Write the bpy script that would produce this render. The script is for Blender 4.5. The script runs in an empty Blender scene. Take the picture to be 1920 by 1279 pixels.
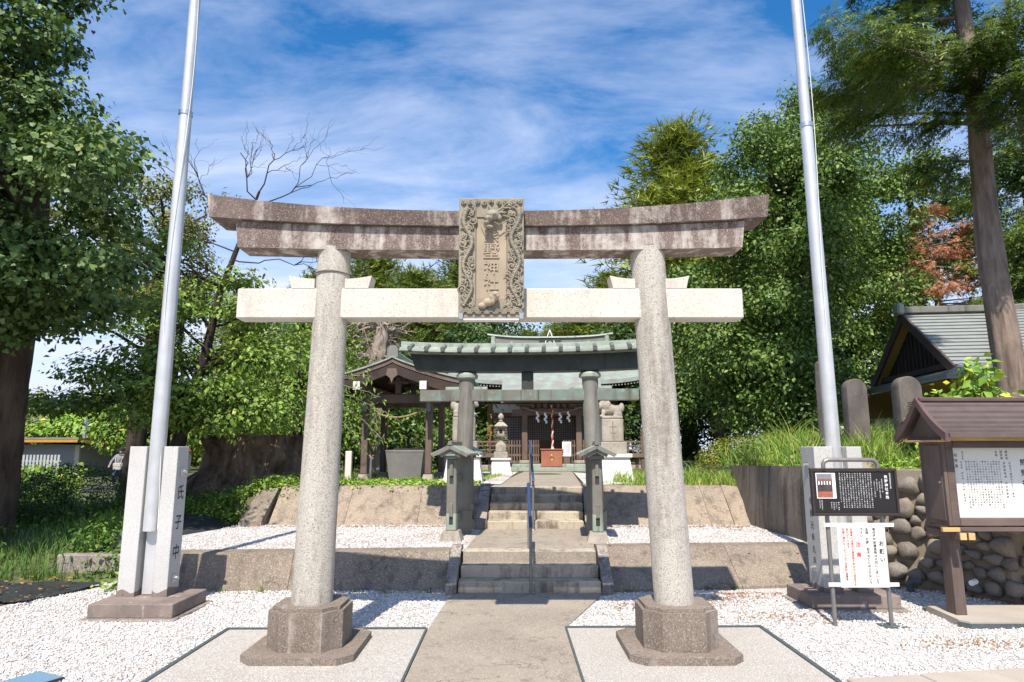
import bpy, bmesh, math, random
import numpy as np
from mathutils import Vector, Matrix, noise

sc = bpy.context.scene
COL = sc.collection
R = math.radians
random.seed(11)

# ---------------------------------------------------------------- camera
cam = bpy.data.cameras.new("camera")
camo = bpy.data.objects.new("camera", cam)
COL.objects.link(camo)
cam.sensor_width = 36.0
cam.lens = 36.0 * 1235.0 / 1920.0
cam.shift_x = 5.0 / 1920.0
cam.clip_start = 0.1
cam.clip_end = 2500
camo.location = (0, 0, 2.0)
camo.rotation_euler = (R(90) + math.atan(205 / 1235.0), 0, 0)
sc.camera = camo

# ---------------------------------------------------------------- sky, sun, exposure
SUN_EL, SUN_ROT = R(55.0), R(188.5)      # behind the camera, a little to the left
world = bpy.data.worlds.new("World")
sc.world = world
world.use_nodes = True
wt = world.node_tree
for n in list(wt.nodes):
    wt.nodes.remove(n)
def wn(t, **k):
    n = wt.nodes.new(t)
    for a, b in k.items():
        setattr(n, a, b)
    return n
w_out = wn('ShaderNodeOutputWorld')
w_bg = wn('ShaderNodeBackground')
w_bg.inputs[1].default_value = 0.092
w_sky = wn('ShaderNodeTexSky', sky_type='NISHITA', sun_disc=False, sun_elevation=SUN_EL, sun_rotation=SUN_ROT)
w_sky.air_density = 1.0; w_sky.dust_density = 0.6; w_sky.ozone_density = 3.0
w_hsv = wn('ShaderNodeHueSaturation'); w_hsv.inputs['Saturation'].default_value = 1.36; w_hsv.inputs['Value'].default_value = 1.5
w_tc = wn('ShaderNodeTexCoord')
w_sep = wn('ShaderNodeSeparateXYZ')
w_add = wn('ShaderNodeMath', operation='ADD'); w_add.inputs[1].default_value = 0.22
w_max = wn('ShaderNodeMath', operation='MAXIMUM'); w_max.inputs[1].default_value = 0.05
w_dx = wn('ShaderNodeMath', operation='DIVIDE'); w_dy = wn('ShaderNodeMath', operation='DIVIDE')
w_cmb = wn('ShaderNodeCombineXYZ')
w_map = wn('ShaderNodeMapping'); w_map.inputs['Rotation'].default_value = (0, 0, R(28)); w_map.inputs['Scale'].default_value = (0.9, 1.9, 1.0); w_map.inputs['Location'].default_value = (0.35, 0.9, 0.0)
w_n1 = wn('ShaderNodeTexNoise'); w_n1.inputs['Scale'].default_value = 2.1; w_n1.inputs['Detail'].default_value = 12; w_n1.inputs['Roughness'].default_value = 0.62; w_n1.inputs['Distortion'].default_value = 0.35
w_n2 = wn('ShaderNodeTexNoise'); w_n2.inputs['Scale'].default_value = 0.8; w_n2.inputs['Detail'].default_value = 4
w_mul = wn('ShaderNodeMath', operation='MULTIPLY_ADD'); w_mul.inputs[1].default_value = 0.55
w_rmp = wn('ShaderNodeValToRGB'); w_sc = wn('ShaderNodeMath', operation='MULTIPLY'); w_sc.inputs[1].default_value = 0.88
w_rmp.color_ramp.elements[0].position = 0.56; w_rmp.color_ramp.elements[0].color = (0, 0, 0, 1)
w_rmp.color_ramp.elements[1].position = 0.96; w_rmp.color_ramp.elements[1].color = (0.80, 0.80, 0.80, 1)
w_hz = wn('ShaderNodeMapRange'); w_hz.inputs['From Min'].default_value = 0.05; w_hz.inputs['From Max'].default_value = 0.42; w_hz.inputs['To Min'].default_value = 0.85; w_hz.inputs['To Max'].default_value = 0.0
w_cl = wn('ShaderNodeMath', operation='ADD', use_clamp=True)
w_mix = wn('ShaderNodeMix', data_type='RGBA')
w_mix.inputs[7].default_value = (6.4, 7.1, 9.0, 1)
L = wt.links.new
L(w_tc.outputs['Generated'], w_sep.inputs[0])
L(w_sep.outputs[2], w_max.inputs[0]); L(w_max.outputs[0], w_add.inputs[0])
L(w_sep.outputs[0], w_dx.inputs[0]); L(w_add.outputs[0], w_dx.inputs[1])
L(w_sep.outputs[1], w_dy.inputs[0]); L(w_add.outputs[0], w_dy.inputs[1])
L(w_dx.outputs[0], w_cmb.inputs[0]); L(w_dy.outputs[0], w_cmb.inputs[1])
L(w_cmb.outputs[0], w_map.inputs[0]); L(w_map.outputs[0], w_n1.inputs['Vector']); L(w_map.outputs[0], w_n2.inputs['Vector'])
L(w_n2.outputs[0], w_mul.inputs[0]); L(w_n1.outputs[0], w_mul.inputs[2])
L(w_mul.outputs[0], w_sc.inputs[0]); L(w_sc.outputs[0], w_rmp.inputs[0])
L(w_sep.outputs[2], w_hz.inputs[0])
L(w_rmp.outputs[0], w_cl.inputs[0]); L(w_hz.outputs[0], w_cl.inputs[1])
L(w_sky.outputs[0], w_hsv.inputs['Color']); L(w_hsv.outputs[0], w_mix.inputs[6])
L(w_cl.outputs[0], w_mix.inputs[0])
L(w_mix.outputs[2], w_bg.inputs[0]); L(w_bg.outputs[0], w_out.inputs[0])

sun = bpy.data.lights.new("sun", 'SUN')
sun.energy = 5.0; sun.angle = R(0.53); sun.color = (1.0, 0.925, 0.815)
suno = bpy.data.objects.new("sun", sun)
COL.objects.link(suno)
sd = Vector((math.sin(SUN_ROT) * math.cos(SUN_EL), math.cos(SUN_ROT) * math.cos(SUN_EL), math.sin(SUN_EL)))
suno.rotation_euler = sd.to_track_quat('Z', 'Y').to_euler()
suno.location = sd * 60

vs = sc.view_settings
vs.view_transform = 'Standard'; vs.look = 'None'; vs.exposure = 0.55; vs.gamma = 1.0; vs.use_curve_mapping = False
sc.cycles.max_bounces = 6; sc.cycles.diffuse_bounces = 3; sc.cycles.transmission_bounces = 3; sc.cycles.transparent_max_bounces = 4
sc.cycles.use_denoising = True

# ---------------------------------------------------------------- helpers
def thing(name, label, cat, loc=(0, 0, 0), rz=0.0, group=None, kind=None):
    o = bpy.data.objects.new(name, None); COL.objects.link(o)
    o.location = loc; o.rotation_euler = (0, 0, rz); o.empty_display_size = 0.2
    if label: o['label'] = label
    if cat: o['category'] = cat
    if group: o['group'] = group
    if kind: o['kind'] = kind
    return o
def tag(o, label=None, cat=None, group=None, kind=None):
    if label: o['label'] = label
    if cat: o['category'] = cat
    if group: o['group'] = group
    if kind: o['kind'] = kind
    return o
def put(name, me, m=None, parent=None, loc=None, rot=None, scale=None):
    o = bpy.data.objects.new(name, me); COL.objects.link(o)
    if parent: o.parent = parent
    if loc is not None: o.location = loc
    if rot is not None: o.rotation_euler = rot
    if scale is not None: o.scale = scale if hasattr(scale, '__len__') else (scale,) * 3
    if m and not me.materials: me.materials.append(m)
    return o
def copy_tree(o, parent=None, loc=None, rz=None):
    c = o.copy(); COL.objects.link(c)
    if parent: c.parent = parent
    if loc is not None: c.location = loc
    if rz is not None: c.rotation_euler = (0, 0, rz)
    for ch in list(o.children): copy_tree(ch, c)
    return c

class MB:
    """collects shapes into one mesh"""
    def __init__(s): s.v = []; s.f = []; s.mi = []; s.cur = 0
    def add(s, vs, fs):
        b = len(s.v); s.v += [tuple(p) for p in vs]
        for f in fs: s.f.append(tuple(i + b for i in f)); s.mi.append(s.cur)
        return s
    def bm(s, bm, M=None):
        bm.verts.index_update()
        s.add([(M @ v.co) if M else v.co for v in bm.verts], [[v.index for v in f.verts] for f in bm.faces]); bm.free(); return s
    def box(s, x0, x1, y0, y1, z0, z1, bev=0.0, M=None, seg=1):
        bm = bmesh.new(); bmesh.ops.create_cube(bm, size=1)
        for v in bm.verts: v.co = Vector(((x0 + x1) / 2 + v.co.x * (x1 - x0), (y0 + y1) / 2 + v.co.y * (y1 - y0), (z0 + z1) / 2 + v.co.z * (z1 - z0)))
        if bev > 0: bmesh.ops.bevel(bm, geom=bm.edges[:], offset=bev, segments=seg, affect='EDGES', profile=0.5)
        return s.bm(bm, M)
    def bar(s, p0, p1, w, h, bev=0.0, up=(0, 0, 1)):
        p0 = Vector(p0); p1 = Vector(p1); d = p1 - p0; l = d.length; d.normalize()
        u = Vector(up); r = d.cross(u)
        if r.length < 1e-4: r = d.cross(Vector((0, 1, 0)))
        r.normalize(); u = r.cross(d).normalized()
        M = Matrix(((r.x, d.x, u.x, p0.x), (r.y, d.y, u.y, p0.y), (r.z, d.z, u.z, p0.z), (0, 0, 0, 1)))
        return s.box(-w / 2, w / 2, 0, l, -h / 2, h / 2, bev, M)
    def tube(s, pts, rad, n=8, caps=True):
        pts = [Vector(p) for p in pts]; m = len(pts)
        if not hasattr(rad, '__len__'): rad = [rad] * m
        vs = []; ref = None
        for i, p in enumerate(pts):
            t = (pts[min(i + 1, m - 1)] - pts[max(i - 1, 0)])
            if t.length < 1e-9: t = Vector((0, 0, 1))
            t.normalize()
            if ref is None: ref = t.orthogonal().normalized()
            a = (ref - t * ref.dot(t))
            a = a.normalized() if a.length > 1e-6 else t.orthogonal().normalized()
            ref = a; b = t.cross(a)
            for k in range(n):
                an = 2 * math.pi * k / n
                vs.append(p + (a * math.cos(an) + b * math.sin(an)) * rad[i])
        fs = [(i * n + k, i * n + (k + 1) % n, (i + 1) * n + (k + 1) % n, (i + 1) * n + k) for i in range(m - 1) for k in range(n)]
        if caps: fs += [tuple(reversed(range(n))), tuple((m - 1) * n + k for k in range(n))]
        return s.add(vs, fs)
    def cyl(s, p0, p1, r0, r1=None, n=16): return s.tube([p0, p1], [r0, r0 if r1 is None else r1], n)
    def lathe(s, prof, c=(0, 0, 0), n=20, caps=True):
        vs = [(c[0] + r * math.cos(2 * math.pi * k / n), c[1] + r * math.sin(2 * math.pi * k / n), c[2] + z) for r, z in prof for k in range(n)]
        m = len(prof)
        fs = [(i * n + k, i * n + (k + 1) % n, (i + 1) * n + (k + 1) % n, (i + 1) * n + k) for i in range(m - 1) for k in range(n)]
        if caps: fs += [tuple(reversed(range(n))), tuple((m - 1) * n + k for k in range(n))]
        return s.add(vs, fs)
    def loft(s, rings, closed=True, caps=True):
        n = len(rings[0]); m = len(rings); vs = [p for r in rings for p in r]
        kk = range(n if closed else n - 1)
        fs = [(i * n + k, i * n + (k + 1) % n, (i + 1) * n + (k + 1) % n, (i + 1) * n + k) for i in range(m - 1) for k in kk]
        if caps and closed: fs += [tuple(reversed(range(n))), tuple((m - 1) * n + k for k in range(n))]
        return s.add(vs, fs)
    def prism(s, poly, a, b, axis='y'):
        """poly: 2D outline; extruded from a to b along axis (x: poly is y,z; y: poly is x,z; z: poly is x,y)"""
        def p(u, v, t): return {'x': (t, u, v), 'y': (u, t, v), 'z': (u, v, t)}[axis]
        return s.loft([[p(u, v, a) for u, v in poly], [p(u, v, b) for u, v in poly]])
    def ball(s, c, r, sub=2, M=None):
        bm = bmesh.new(); bmesh.ops.create_icosphere(bm, subdivisions=sub, radius=1)
        r = r if hasattr(r, '__len__') else (r, r, r)
        for v in bm.verts:
            q = Vector((v.co.x * r[0], v.co.y * r[1], v.co.z * r[2]))
            if M: q = M @ q
            v.co = q + Vector(c)
        return s.bm(bm)
    def mesh(s, name):
        me = bpy.data.meshes.new(name); me.from_pydata(s.v, [], s.f)
        bm = bmesh.new(); bm.from_mesh(me); bmesh.ops.recalc_face_normals(bm, faces=bm.faces[:]); bm.to_mesh(me); bm.free()
        return me
    def build(s, name, m, parent=None, smooth=None, loc=None, rot=None, label=None):
        me = s.mesh(name)
        ms = m if isinstance(m, (list, tuple)) else [m]
        for q in ms: me.materials.append(q)
        if len(ms) > 1: me.polygons.foreach_set('material_index', s.mi)
        if smooth is not None:
            me.polygons.foreach_set('use_smooth', [True] * len(me.polygons))
            me.set_sharp_from_angle(angle=R(smooth))
        o = put(name, me, None, parent, loc, rot)
        if label: o['label'] = label
        return o

def from_mods(me, mods):
    """run modifiers on a mesh and return the result"""
    o = bpy.data.objects.new("tmp", me); COL.objects.link(o)
    for t, kw in mods:
        md = o.modifiers.new(t.lower(), t)
        for a, b in kw.items(): setattr(md, a, b)
    dg = bpy.context.evaluated_depsgraph_get()
    out = bpy.data.meshes.new_from_object(o.evaluated_get(dg))
    bpy.data.objects.remove(o)
    return out

def np_mesh(name, V, quads=None, tris=None, tint=None, smooth=False):
    me = bpy.data.meshes.new(name)
    V = np.asarray(V, dtype=np.float32)
    me.vertices.add(len(V)); me.vertices.foreach_set('co', V.ravel())
    loops = []; tot = []
    if quads is not None and len(quads): loops.append(np.asarray(quads).ravel()); tot.append(np.full(len(quads), 4))
    if tris is not None and len(tris): loops.append(np.asarray(tris).ravel()); tot.append(np.full(len(tris), 3))
    lp = np.concatenate(loops).astype(np.int32); tt = np.concatenate(tot).astype(np.int32)
    st = np.concatenate([[0], np.cumsum(tt)[:-1]]).astype(np.int32)
    me.loops.add(len(lp)); me.loops.foreach_set('vertex_index', lp)
    me.polygons.add(len(tt)); me.polygons.foreach_set('loop_start', st); me.polygons.foreach_set('loop_total', tt)
    if smooth: me.polygons.foreach_set('use_smooth', np.ones(len(tt), dtype=bool))
    me.update(calc_edges=True)
    if tint is not None:
        a = me.attributes.new('tint', 'FLOAT', 'FACE'); a.data.foreach_set('value', np.asarray(tint, dtype=np.float32))
    return me

# glyphs: flat letter shapes from Blender's own font
_GL = {}
def glyph(ch, bold=0.0):
    key = (ch, bold)
    if key not in _GL:
        c = bpy.data.curves.new("g", 'FONT'); c.body = ch; c.resolution_u = 2; c.offset = bold
        o = bpy.data.objects.new("g", c); COL.objects.link(o)
        dg = bpy.context.evaluated_depsgraph_get()
        me = bpy.data.meshes.new_from_object(o.evaluated_get(dg))
        _GL[key] = ([(v.co.x - 0.5, v.co.y - 0.38) for v in me.vertices], [tuple(p.vertices) for p in me.polygons])
        bpy.data.objects.remove(o); bpy.data.curves.remove(c); bpy.data.meshes.remove(me)
    return _GL[key]
def column(mb, s, x, z, size, y=0.0, pitch=1.08, wide=1.0, bold=0.0):
    """vertical line of characters facing -y; x is the column's centre, z the top"""
    for i, ch in enumerate(s):
        if ch == ' ': continue
        v, f = glyph(ch, bold)
        if ch == 'ー': v = [(-b, a) for a, b in v]
        dx, dz = (0.28, 0.3) if ch in '、。' else (0, 0)
        zz = z - size * (0.5 + i * pitch)
        mb.add([(x + (a + dx) * size * wide, y, zz + (b + dz) * size) for a, b in v], f)

# ---------------------------------------------------------------- materials
def mat(name):
    m = bpy.data.materials.new(name); m.use_nodes = True
    nt = m.node_tree; b = nt.nodes['Principled BSDF']
    return m, nt, b
def N(nt, t, **k):
    n = nt.nodes.new(t)
    for a, v in k.items():
        if a in n.inputs: n.inputs[a].default_value = v
        else: setattr(n, a, v)
    return n
def noise_n(nt, vec, scale, detail=4, rough=0.55, dist=0.0):
    n = N(nt, 'ShaderNodeTexNoise'); n.inputs['Scale'].default_value = scale; n.inputs['Detail'].default_value = detail
    n.inputs['Roughness'].default_value = rough; n.inputs['Distortion'].default_value = dist
    nt.links.new(vec, n.inputs['Vector']); return n.outputs[0]
def ramp(nt, fac, lo, hi, c0=(0, 0, 0), c1=(1, 1, 1)):
    r = N(nt, 'ShaderNodeValToRGB'); e = r.color_ramp.elements
    e[0].position = lo; e[1].position = hi; e[0].color = (*c0, 1); e[1].color = (*c1, 1)
    nt.links.new(fac, r.inputs[0]); return r.outputs[0]
def mix(nt, fac, a, b, mode='MIX'):
    m = N(nt, 'ShaderNodeMix', data_type='RGBA', blend_type=mode)
    for sock, val in ((m.inputs[0], fac), (m.inputs[6], a), (m.inputs[7], b)):
        if isinstance(val, (int, float)): sock.default_value = val
        elif isinstance(val, tuple): sock.default_value = (*val, 1)
        else: nt.links.new(val, sock)
    return m.outputs[2]
def coords(nt, scale=(1, 1, 1), shuffle=True):
    tc = N(nt, 'ShaderNodeTexCoord'); mp = N(nt, 'ShaderNodeMapping'); mp.inputs['Scale'].default_value = scale
    v = tc.outputs['Object']
    if shuffle:
        oi = N(nt, 'ShaderNodeObjectInfo'); ml = N(nt, 'ShaderNodeVectorMath', operation='ADD')
        sc_ = N(nt, 'ShaderNodeMath', operation='MULTIPLY'); sc_.inputs[1].default_value = 37.0
        nt.links.new(oi.outputs['Random'], sc_.inputs[0]); nt.links.new(v, ml.inputs[0]); nt.links.new(sc_.outputs[0], ml.inputs[1]); v = ml.outputs[0]
    nt.links.new(v, mp.inputs[0]); return mp.outputs[0]
def bump(nt, b, h, strength=0.3, dist=0.01):
    n = N(nt, 'ShaderNodeBump'); n.inputs['Strength'].default_value = strength; n.inputs['Distance'].default_value = dist
    nt.links.new(h, n.inputs['Height']); nt.links.new(n.outputs[0], b.inputs['Normal'])

def stone(name, c1, c2, speck=(0.12, 0.11, 0.1), sp_scale=55, sp_lo=0.60, sp_hi=0.70, blotch=1.6, streak=None, streak_amt=(0.45, 0.7), rough=0.85, bstr=0.35, bdist=0.006, white=None, crack=None):
    m, nt, b = mat(name); v = coords(nt)
    big = noise_n(nt, v, blotch, 6, 0.6)
    col = mix(nt, ramp(nt, big, 0.35, 0.68), c1, c2)
    fine = noise_n(nt, v, sp_scale, 3, 0.65)
    col = mix(nt, ramp(nt, fine, sp_lo, sp_hi), col, speck)
    if white:
        f2 = noise_n(nt, v, sp_scale * 0.83, 2, 0.6); col = mix(nt, ramp(nt, f2, 0.56, 0.66), col, white)
    if streak:
        vs_ = coords(nt, (3.2, 3.2, 0.35)); s = noise_n(nt, vs_, 1.6, 5, 0.62)
        g = noise_n(nt, v, 14, 4, 0.7); sm = N(nt, 'ShaderNodeMath', operation='MULTIPLY_ADD'); sm.inputs[1].default_value = 0.35
        nt.links.new(g, sm.inputs[0]); nt.links.new(s, sm.inputs[2])
        col = mix(nt, ramp(nt, sm.outputs[0], streak_amt[0] + 0.17, streak_amt[1] + 0.17), col, streak)
    if crack:
        cn = noise_n(nt, v, 0.9, 7, 0.6, 0.6); ab = N(nt, 'ShaderNodeMath', operation='SUBTRACT'); ab.inputs[1].default_value = 0.5; nt.links.new(cn, ab.inputs[0])
        a2 = N(nt, 'ShaderNodeMath', operation='ABSOLUTE'); nt.links.new(ab.outputs[0], a2.inputs[0])
        gate = ramp(nt, noise_n(nt, v, 0.7, 2), 0.5, 0.56); line = ramp(nt, a2.outputs[0], 0.0, 0.0045, (1, 1, 1), (0, 0, 0))
        cm = N(nt, 'ShaderNodeMath', operation='MULTIPLY'); nt.links.new(gate, cm.inputs[0]); nt.links.new(line, cm.inputs[1])
        col = mix(nt, cm.outputs[0], col, crack)
    nt.links.new(col, b.inputs['Base Color']); b.inputs['Roughness'].default_value = rough; b.inputs['Specular IOR Level'].default_value = 0.25
    h = noise_n(nt, v, sp_scale * 1.2, 5, 0.7); bump(nt, b, h, bstr, bdist)
    return m
def plain(name, c, rough=0.6, metal=0.0, var=0.12, scale=6, spec=0.4, bstr=0.0, c2=None):
    m, nt, b = mat(name); v = coords(nt)
    n = noise_n(nt, v, scale, 5, 0.6)
    d = tuple(max(0, x * (1 - var * 2)) for x in c) if c2 is None else c2
    nt.links.new(mix(nt, ramp(nt, n, 0.3, 0.7), d, c), b.inputs['Base Color'])
    b.inputs['Roughness'].default_value = rough; b.inputs['Metallic'].default_value = metal; b.inputs['Specular IOR Level'].default_value = spec
    if bstr: bump(nt, b, noise_n(nt, v, scale * 6, 4), bstr, 0.004)
    return m
def wood(name, c1, c2, axis=2, rough=0.7, scale=9):
    m, nt, b = mat(name); s = [scale * 3] * 3; s[axis] = scale * 0.18
    v = coords(nt, tuple(s)); n = noise_n(nt, v, 1.0, 6, 0.65, 0.4)
    v2 = coords(nt); n2 = noise_n(nt, v2, 1.7, 4)
    col = mix(nt, ramp(nt, n, 0.32, 0.7), c1, c2); col = mix(nt, ramp(nt, n2, 0.35, 0.75), col, tuple(x * 1.25 for x in c2), 'MIX')
    nt.links.new(col, b.inputs['Base Color']); b.inputs['Roughness'].default_value = rough; b.inputs['Specular IOR Level'].default_value = 0.25
    bump(nt, b, n, 0.35, 0.004); return m
def leaf_mat(name, c1, c2, c3=None, trans=0.17, rough=0.5, spec=0.35, odd=0.93):
    """leaves: colour differs leaf by leaf (face attribute), with a little light passing through"""
    m, nt, b = mat(name)
    at = N(nt, 'ShaderNodeAttribute', attribute_name='tint'); f = at.outputs['Fac']
    col = mix(nt, ramp(nt, f, 0.0, 0.9), c1, c2)
    if c3: col = mix(nt, ramp(nt, f, odd, odd + 0.03), col, c3)
    nt.links.new(col, b.inputs['Base Color']); b.inputs['Roughness'].default_value = rough; b.inputs['Specular IOR Level'].default_value = spec
    tr = N(nt, 'ShaderNodeBsdfTranslucent'); nt.links.new(mix(nt, 1.0, col, (1.35, 1.3, 0.55), 'MULTIPLY'), tr.inputs[0])
    ms = N(nt, 'ShaderNodeMixShader'); ms.inputs[0].default_value = trans
    nt.links.new(b.outputs[0], ms.inputs[1]); nt.links.new(tr.outputs[0], ms.inputs[2])
    nt.links.new(ms.outputs[0], nt.nodes['Material Output'].inputs[0]); return m

M = {}
M['nuki'] = stone('white_granite', (0.60, 0.565, 0.50), (0.53, 0.49, 0.425), (0.22, 0.195, 0.17), 80, 0.55, 0.72, 1.3, streak=(0.42, 0.38, 0.34), streak_amt=(0.56, 0.78))
M['pillar'] = stone('pillar_granite', (0.58, 0.54, 0.475), (0.47, 0.43, 0.372), (0.18, 0.16, 0.138), 72, 0.50, 0.70, 0.8, streak=(0.24, 0.205, 0.172), streak_amt=(0.51, 0.76), bstr=1.0, bdist=0.014, white=(0.60, 0.56, 0.49))
M['kasagi'] = stone('lichen_stone', (0.086, 0.062, 0.054), (0.16, 0.118, 0.102), (0.34, 0.285, 0.245), 75, 0.54, 0.70, 2.2, streak=(0.44, 0.39, 0.35), streak_amt=(0.53, 0.73), bstr=0.7, bdist=0.01)
M['lintel'] = stone('weathered_lintel_stone', (0.115, 0.080, 0.070), (0.20, 0.15, 0.128), (0.42, 0.36, 0.315), 75, 0.52, 0.70, 2.0, streak=(0.50, 0.45, 0.405), streak_amt=(0.47, 0.64), bstr=0.7, bdist=0.01)
M['plinth'] = stone('brown_granite', (0.175, 0.14, 0.112), (0.25, 0.205, 0.168), (0.07, 0.058, 0.048), 75, 0.50, 0.70, 1.6, streak=(0.36, 0.31, 0.27), streak_amt=(0.58, 0.78), bstr=0.6, white=(0.34, 0.29, 0.25))
M['plaque'] = stone('plaque_stone', (0.33, 0.285, 0.215), (0.225, 0.205, 0.16), (0.20, 0.17, 0.13), 60, 0.62, 0.72, 4.0, streak=(0.20, 0.19, 0.16), streak_amt=(0.52, 0.72), bstr=0.3)
M['plaque_panel'] = stone('plaque_panel_stone', (0.40, 0.32, 0.23), (0.31, 0.255, 0.19), (0.26, 0.21, 0.16), 60, 0.66, 0.74, 3.0, streak=(0.28, 0.23, 0.19), streak_amt=(0.58, 0.76), bstr=0.2)
M['base_granite'] = stone('pale_granite', (0.53, 0.525, 0.51), (0.46, 0.455, 0.44), (0.24, 0.235, 0.23), 80, 0.54, 0.68, 1.2, bstr=0.15)
M['base_dark'] = stone('stained_granite', (0.17, 0.135, 0.12), (0.26, 0.21, 0.185), (0.08, 0.07, 0.065), 40, 0.6, 0.7, 2.5, streak=(0.42, 0.37, 0.32), streak_amt=(0.62, 0.72))
M['white_stone'] = stone('white_cut_stone', (0.68, 0.67, 0.64), (0.6, 0.59, 0.56), (0.4, 0.39, 0.37), 60, 0.64, 0.72, 2.0)
M['old_stone'] = stone('old_carved_stone', (0.40, 0.36, 0.30), (0.27, 0.235, 0.195), (0.14, 0.12, 0.1), 30, 0.58, 0.7, 2.2, streak=(0.16, 0.14, 0.12), streak_amt=(0.55, 0.8))
M['grey_stone'] = stone('grey_stone', (0.24, 0.235, 0.23), (0.18, 0.178, 0.175), (0.10, 0.1, 0.1), 40, 0.6, 0.7, 2.0)
M['stele'] = stone('stele_stone', (0.145, 0.125, 0.11), (0.095, 0.083, 0.075), (0.26, 0.24, 0.21), 30, 0.6, 0.72, 2.5, streak=(0.08, 0.07, 0.065), streak_amt=(0.5, 0.7))
M['path'] = stone('path_concrete', (0.31, 0.265, 0.212), (0.235, 0.20, 0.16), (0.42, 0.375, 0.32), 70, 0.54, 0.68, 1.1, streak=(0.17, 0.145, 0.118), streak_amt=(0.55, 0.8), bstr=0.8, bdist=0.006, white=(0.44, 0.39, 0.33), crack=(0.11, 0.095, 0.08))
M['pad'] = stone('washed_aggregate', (0.43, 0.40, 0.36), (0.38, 0.35, 0.31), (0.17, 0.15, 0.135), 85, 0.50, 0.66, 1.3, white=(0.62, 0.59, 0.55), bstr=0.5, bdist=0.004)
M['wall_low'] = stone('low_wall_concrete', (0.27, 0.222, 0.172), (0.195, 0.158, 0.122), (0.115, 0.095, 0.078), 50, 0.50, 0.70, 1.3, streak=(0.10, 0.085, 0.072), streak_amt=(0.52, 0.76), bstr=0.8, bdist=0.01, white=(0.36, 0.31, 0.255), crack=(0.06, 0.05, 0.042))
M['wall_up'] = stone('upper_wall_concrete', (0.315, 0.252, 0.19), (0.235, 0.19, 0.145), (0.15, 0.125, 0.10), 45, 0.52, 0.72, 1.1, streak=(0.115, 0.096, 0.08), streak_amt=(0.50, 0.76), bstr=0.6, bdist=0.008, white=(0.40, 0.335, 0.265), crack=(0.07, 0.058, 0.046))
M['wall_side'] = stone('black_streaked_concrete', (0.22, 0.182, 0.148), (0.16, 0.135, 0.112), (0.27, 0.23, 0.19), 30, 0.62, 0.74, 1.0, streak=(0.075, 0.064, 0.056), streak_amt=(0.44, 0.68), bstr=0.4)
M['step'] = stone('step_concrete', (0.50, 0.435, 0.335), (0.40, 0.345, 0.265), (0.20, 0.175, 0.15), 55, 0.54, 0.72, 1.3, streak=(0.16, 0.132, 0.11), streak_amt=(0.47, 0.68), bstr=0.6)
M['kerb'] = stone('kerb_concrete', (0.20, 0.172, 0.152), (0.33, 0.285, 0.245), (0.08, 0.07, 0.065), 50, 0.54, 0.7, 2.6, streak=(0.10, 0.088, 0.082), streak_amt=(0.52, 0.70), bstr=0.6, white=(0.42, 0.37, 0.33))
M['mortar'] = stone('mortar', (0.29, 0.24, 0.18), (0.22, 0.18, 0.135), (0.13, 0.11, 0.085), 34, 0.58, 0.7, 2.0, bstr=0.7, bdist=0.012)
M['cobble'] = None
M['paver'] = stone('tan_paver', (0.42, 0.37, 0.31), (0.35, 0.305, 0.255), (0.25, 0.22, 0.185), 55, 0.6, 0.7, 1.8)
M['asphalt'] = stone('asphalt', (0.06, 0.058, 0.055), (0.045, 0.044, 0.042), (0.1, 0.095, 0.09), 60, 0.55, 0.7, 1.0)
M['edging'] = plain('edging_slate', (0.085, 0.105, 0.11), 0.6, var=0.15, scale=20)
M['steel'] = plain('brushed_steel', (0.62, 0.63, 0.66), 0.32, 0.9, 0.06, 3)
M['pole'] = plain('pole_aluminium', (0.66, 0.665, 0.67), 0.38, 0.45, 0.10, 3)
M['grey_pipe'] = plain('grey_pipe', (0.26, 0.245, 0.235), 0.42, 0.5, 0.12, 10)
M['blue_grip'] = plain('blue_grip', (0.035, 0.070, 0.165), 0.4, 0, 0.1)
M['white_metal'] = plain('white_metal', (0.78, 0.78, 0.78), 0.4, 0.0, 0.05)
M['black_panel'] = plain('black_panel', (0.016, 0.014, 0.014), 0.45, 0, 0.1)
M['black_frame'] = plain('dark_frame', (0.038, 0.028, 0.026), 0.45, 0, 0.1)
M['ink_white'] = plain('white_ink', (0.82, 0.82, 0.82), 0.6, 0, 0.02)
M['ink_black'] = plain('black_ink', (0.02, 0.02, 0.022), 0.7, 0, 0.02)
M['ink_red'] = plain('red_ink', (0.72, 0.06, 0.035), 0.6, 0, 0.03)
M['notice'] = plain('notice_board_white', (0.66, 0.64, 0.595), 0.5, 0, 0.03, 3)
M['board_white'] = plain('board_white', (0.66, 0.65, 0.615), 0.5, 0, 0.02, 3)
M['rust'] = plain('rust_spot', (0.42, 0.22, 0.10), 0.8, 0, 0.2, 40)
M['board_wood'] = wood('brown_painted_wood', (0.075, 0.052, 0.044), (0.125, 0.092, 0.08), 0)
M['board_wood_v'] = wood('brown_painted_post', (0.085, 0.060, 0.052), (0.14, 0.105, 0.09), 2)
M['cut_wood'] = wood('cut_end_wood', (0.42, 0.25, 0.09), (0.55, 0.36, 0.15), 0)
M['roof_plum'] = plain('plum_metal_roof', (0.155, 0.095, 0.092), 0.45, 0.2, 0.15, 3)
M['roof_slat'] = plain('brown_metal_slat', (0.145, 0.112, 0.10), 0.5, 0.2, 0.14, 4)
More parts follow.
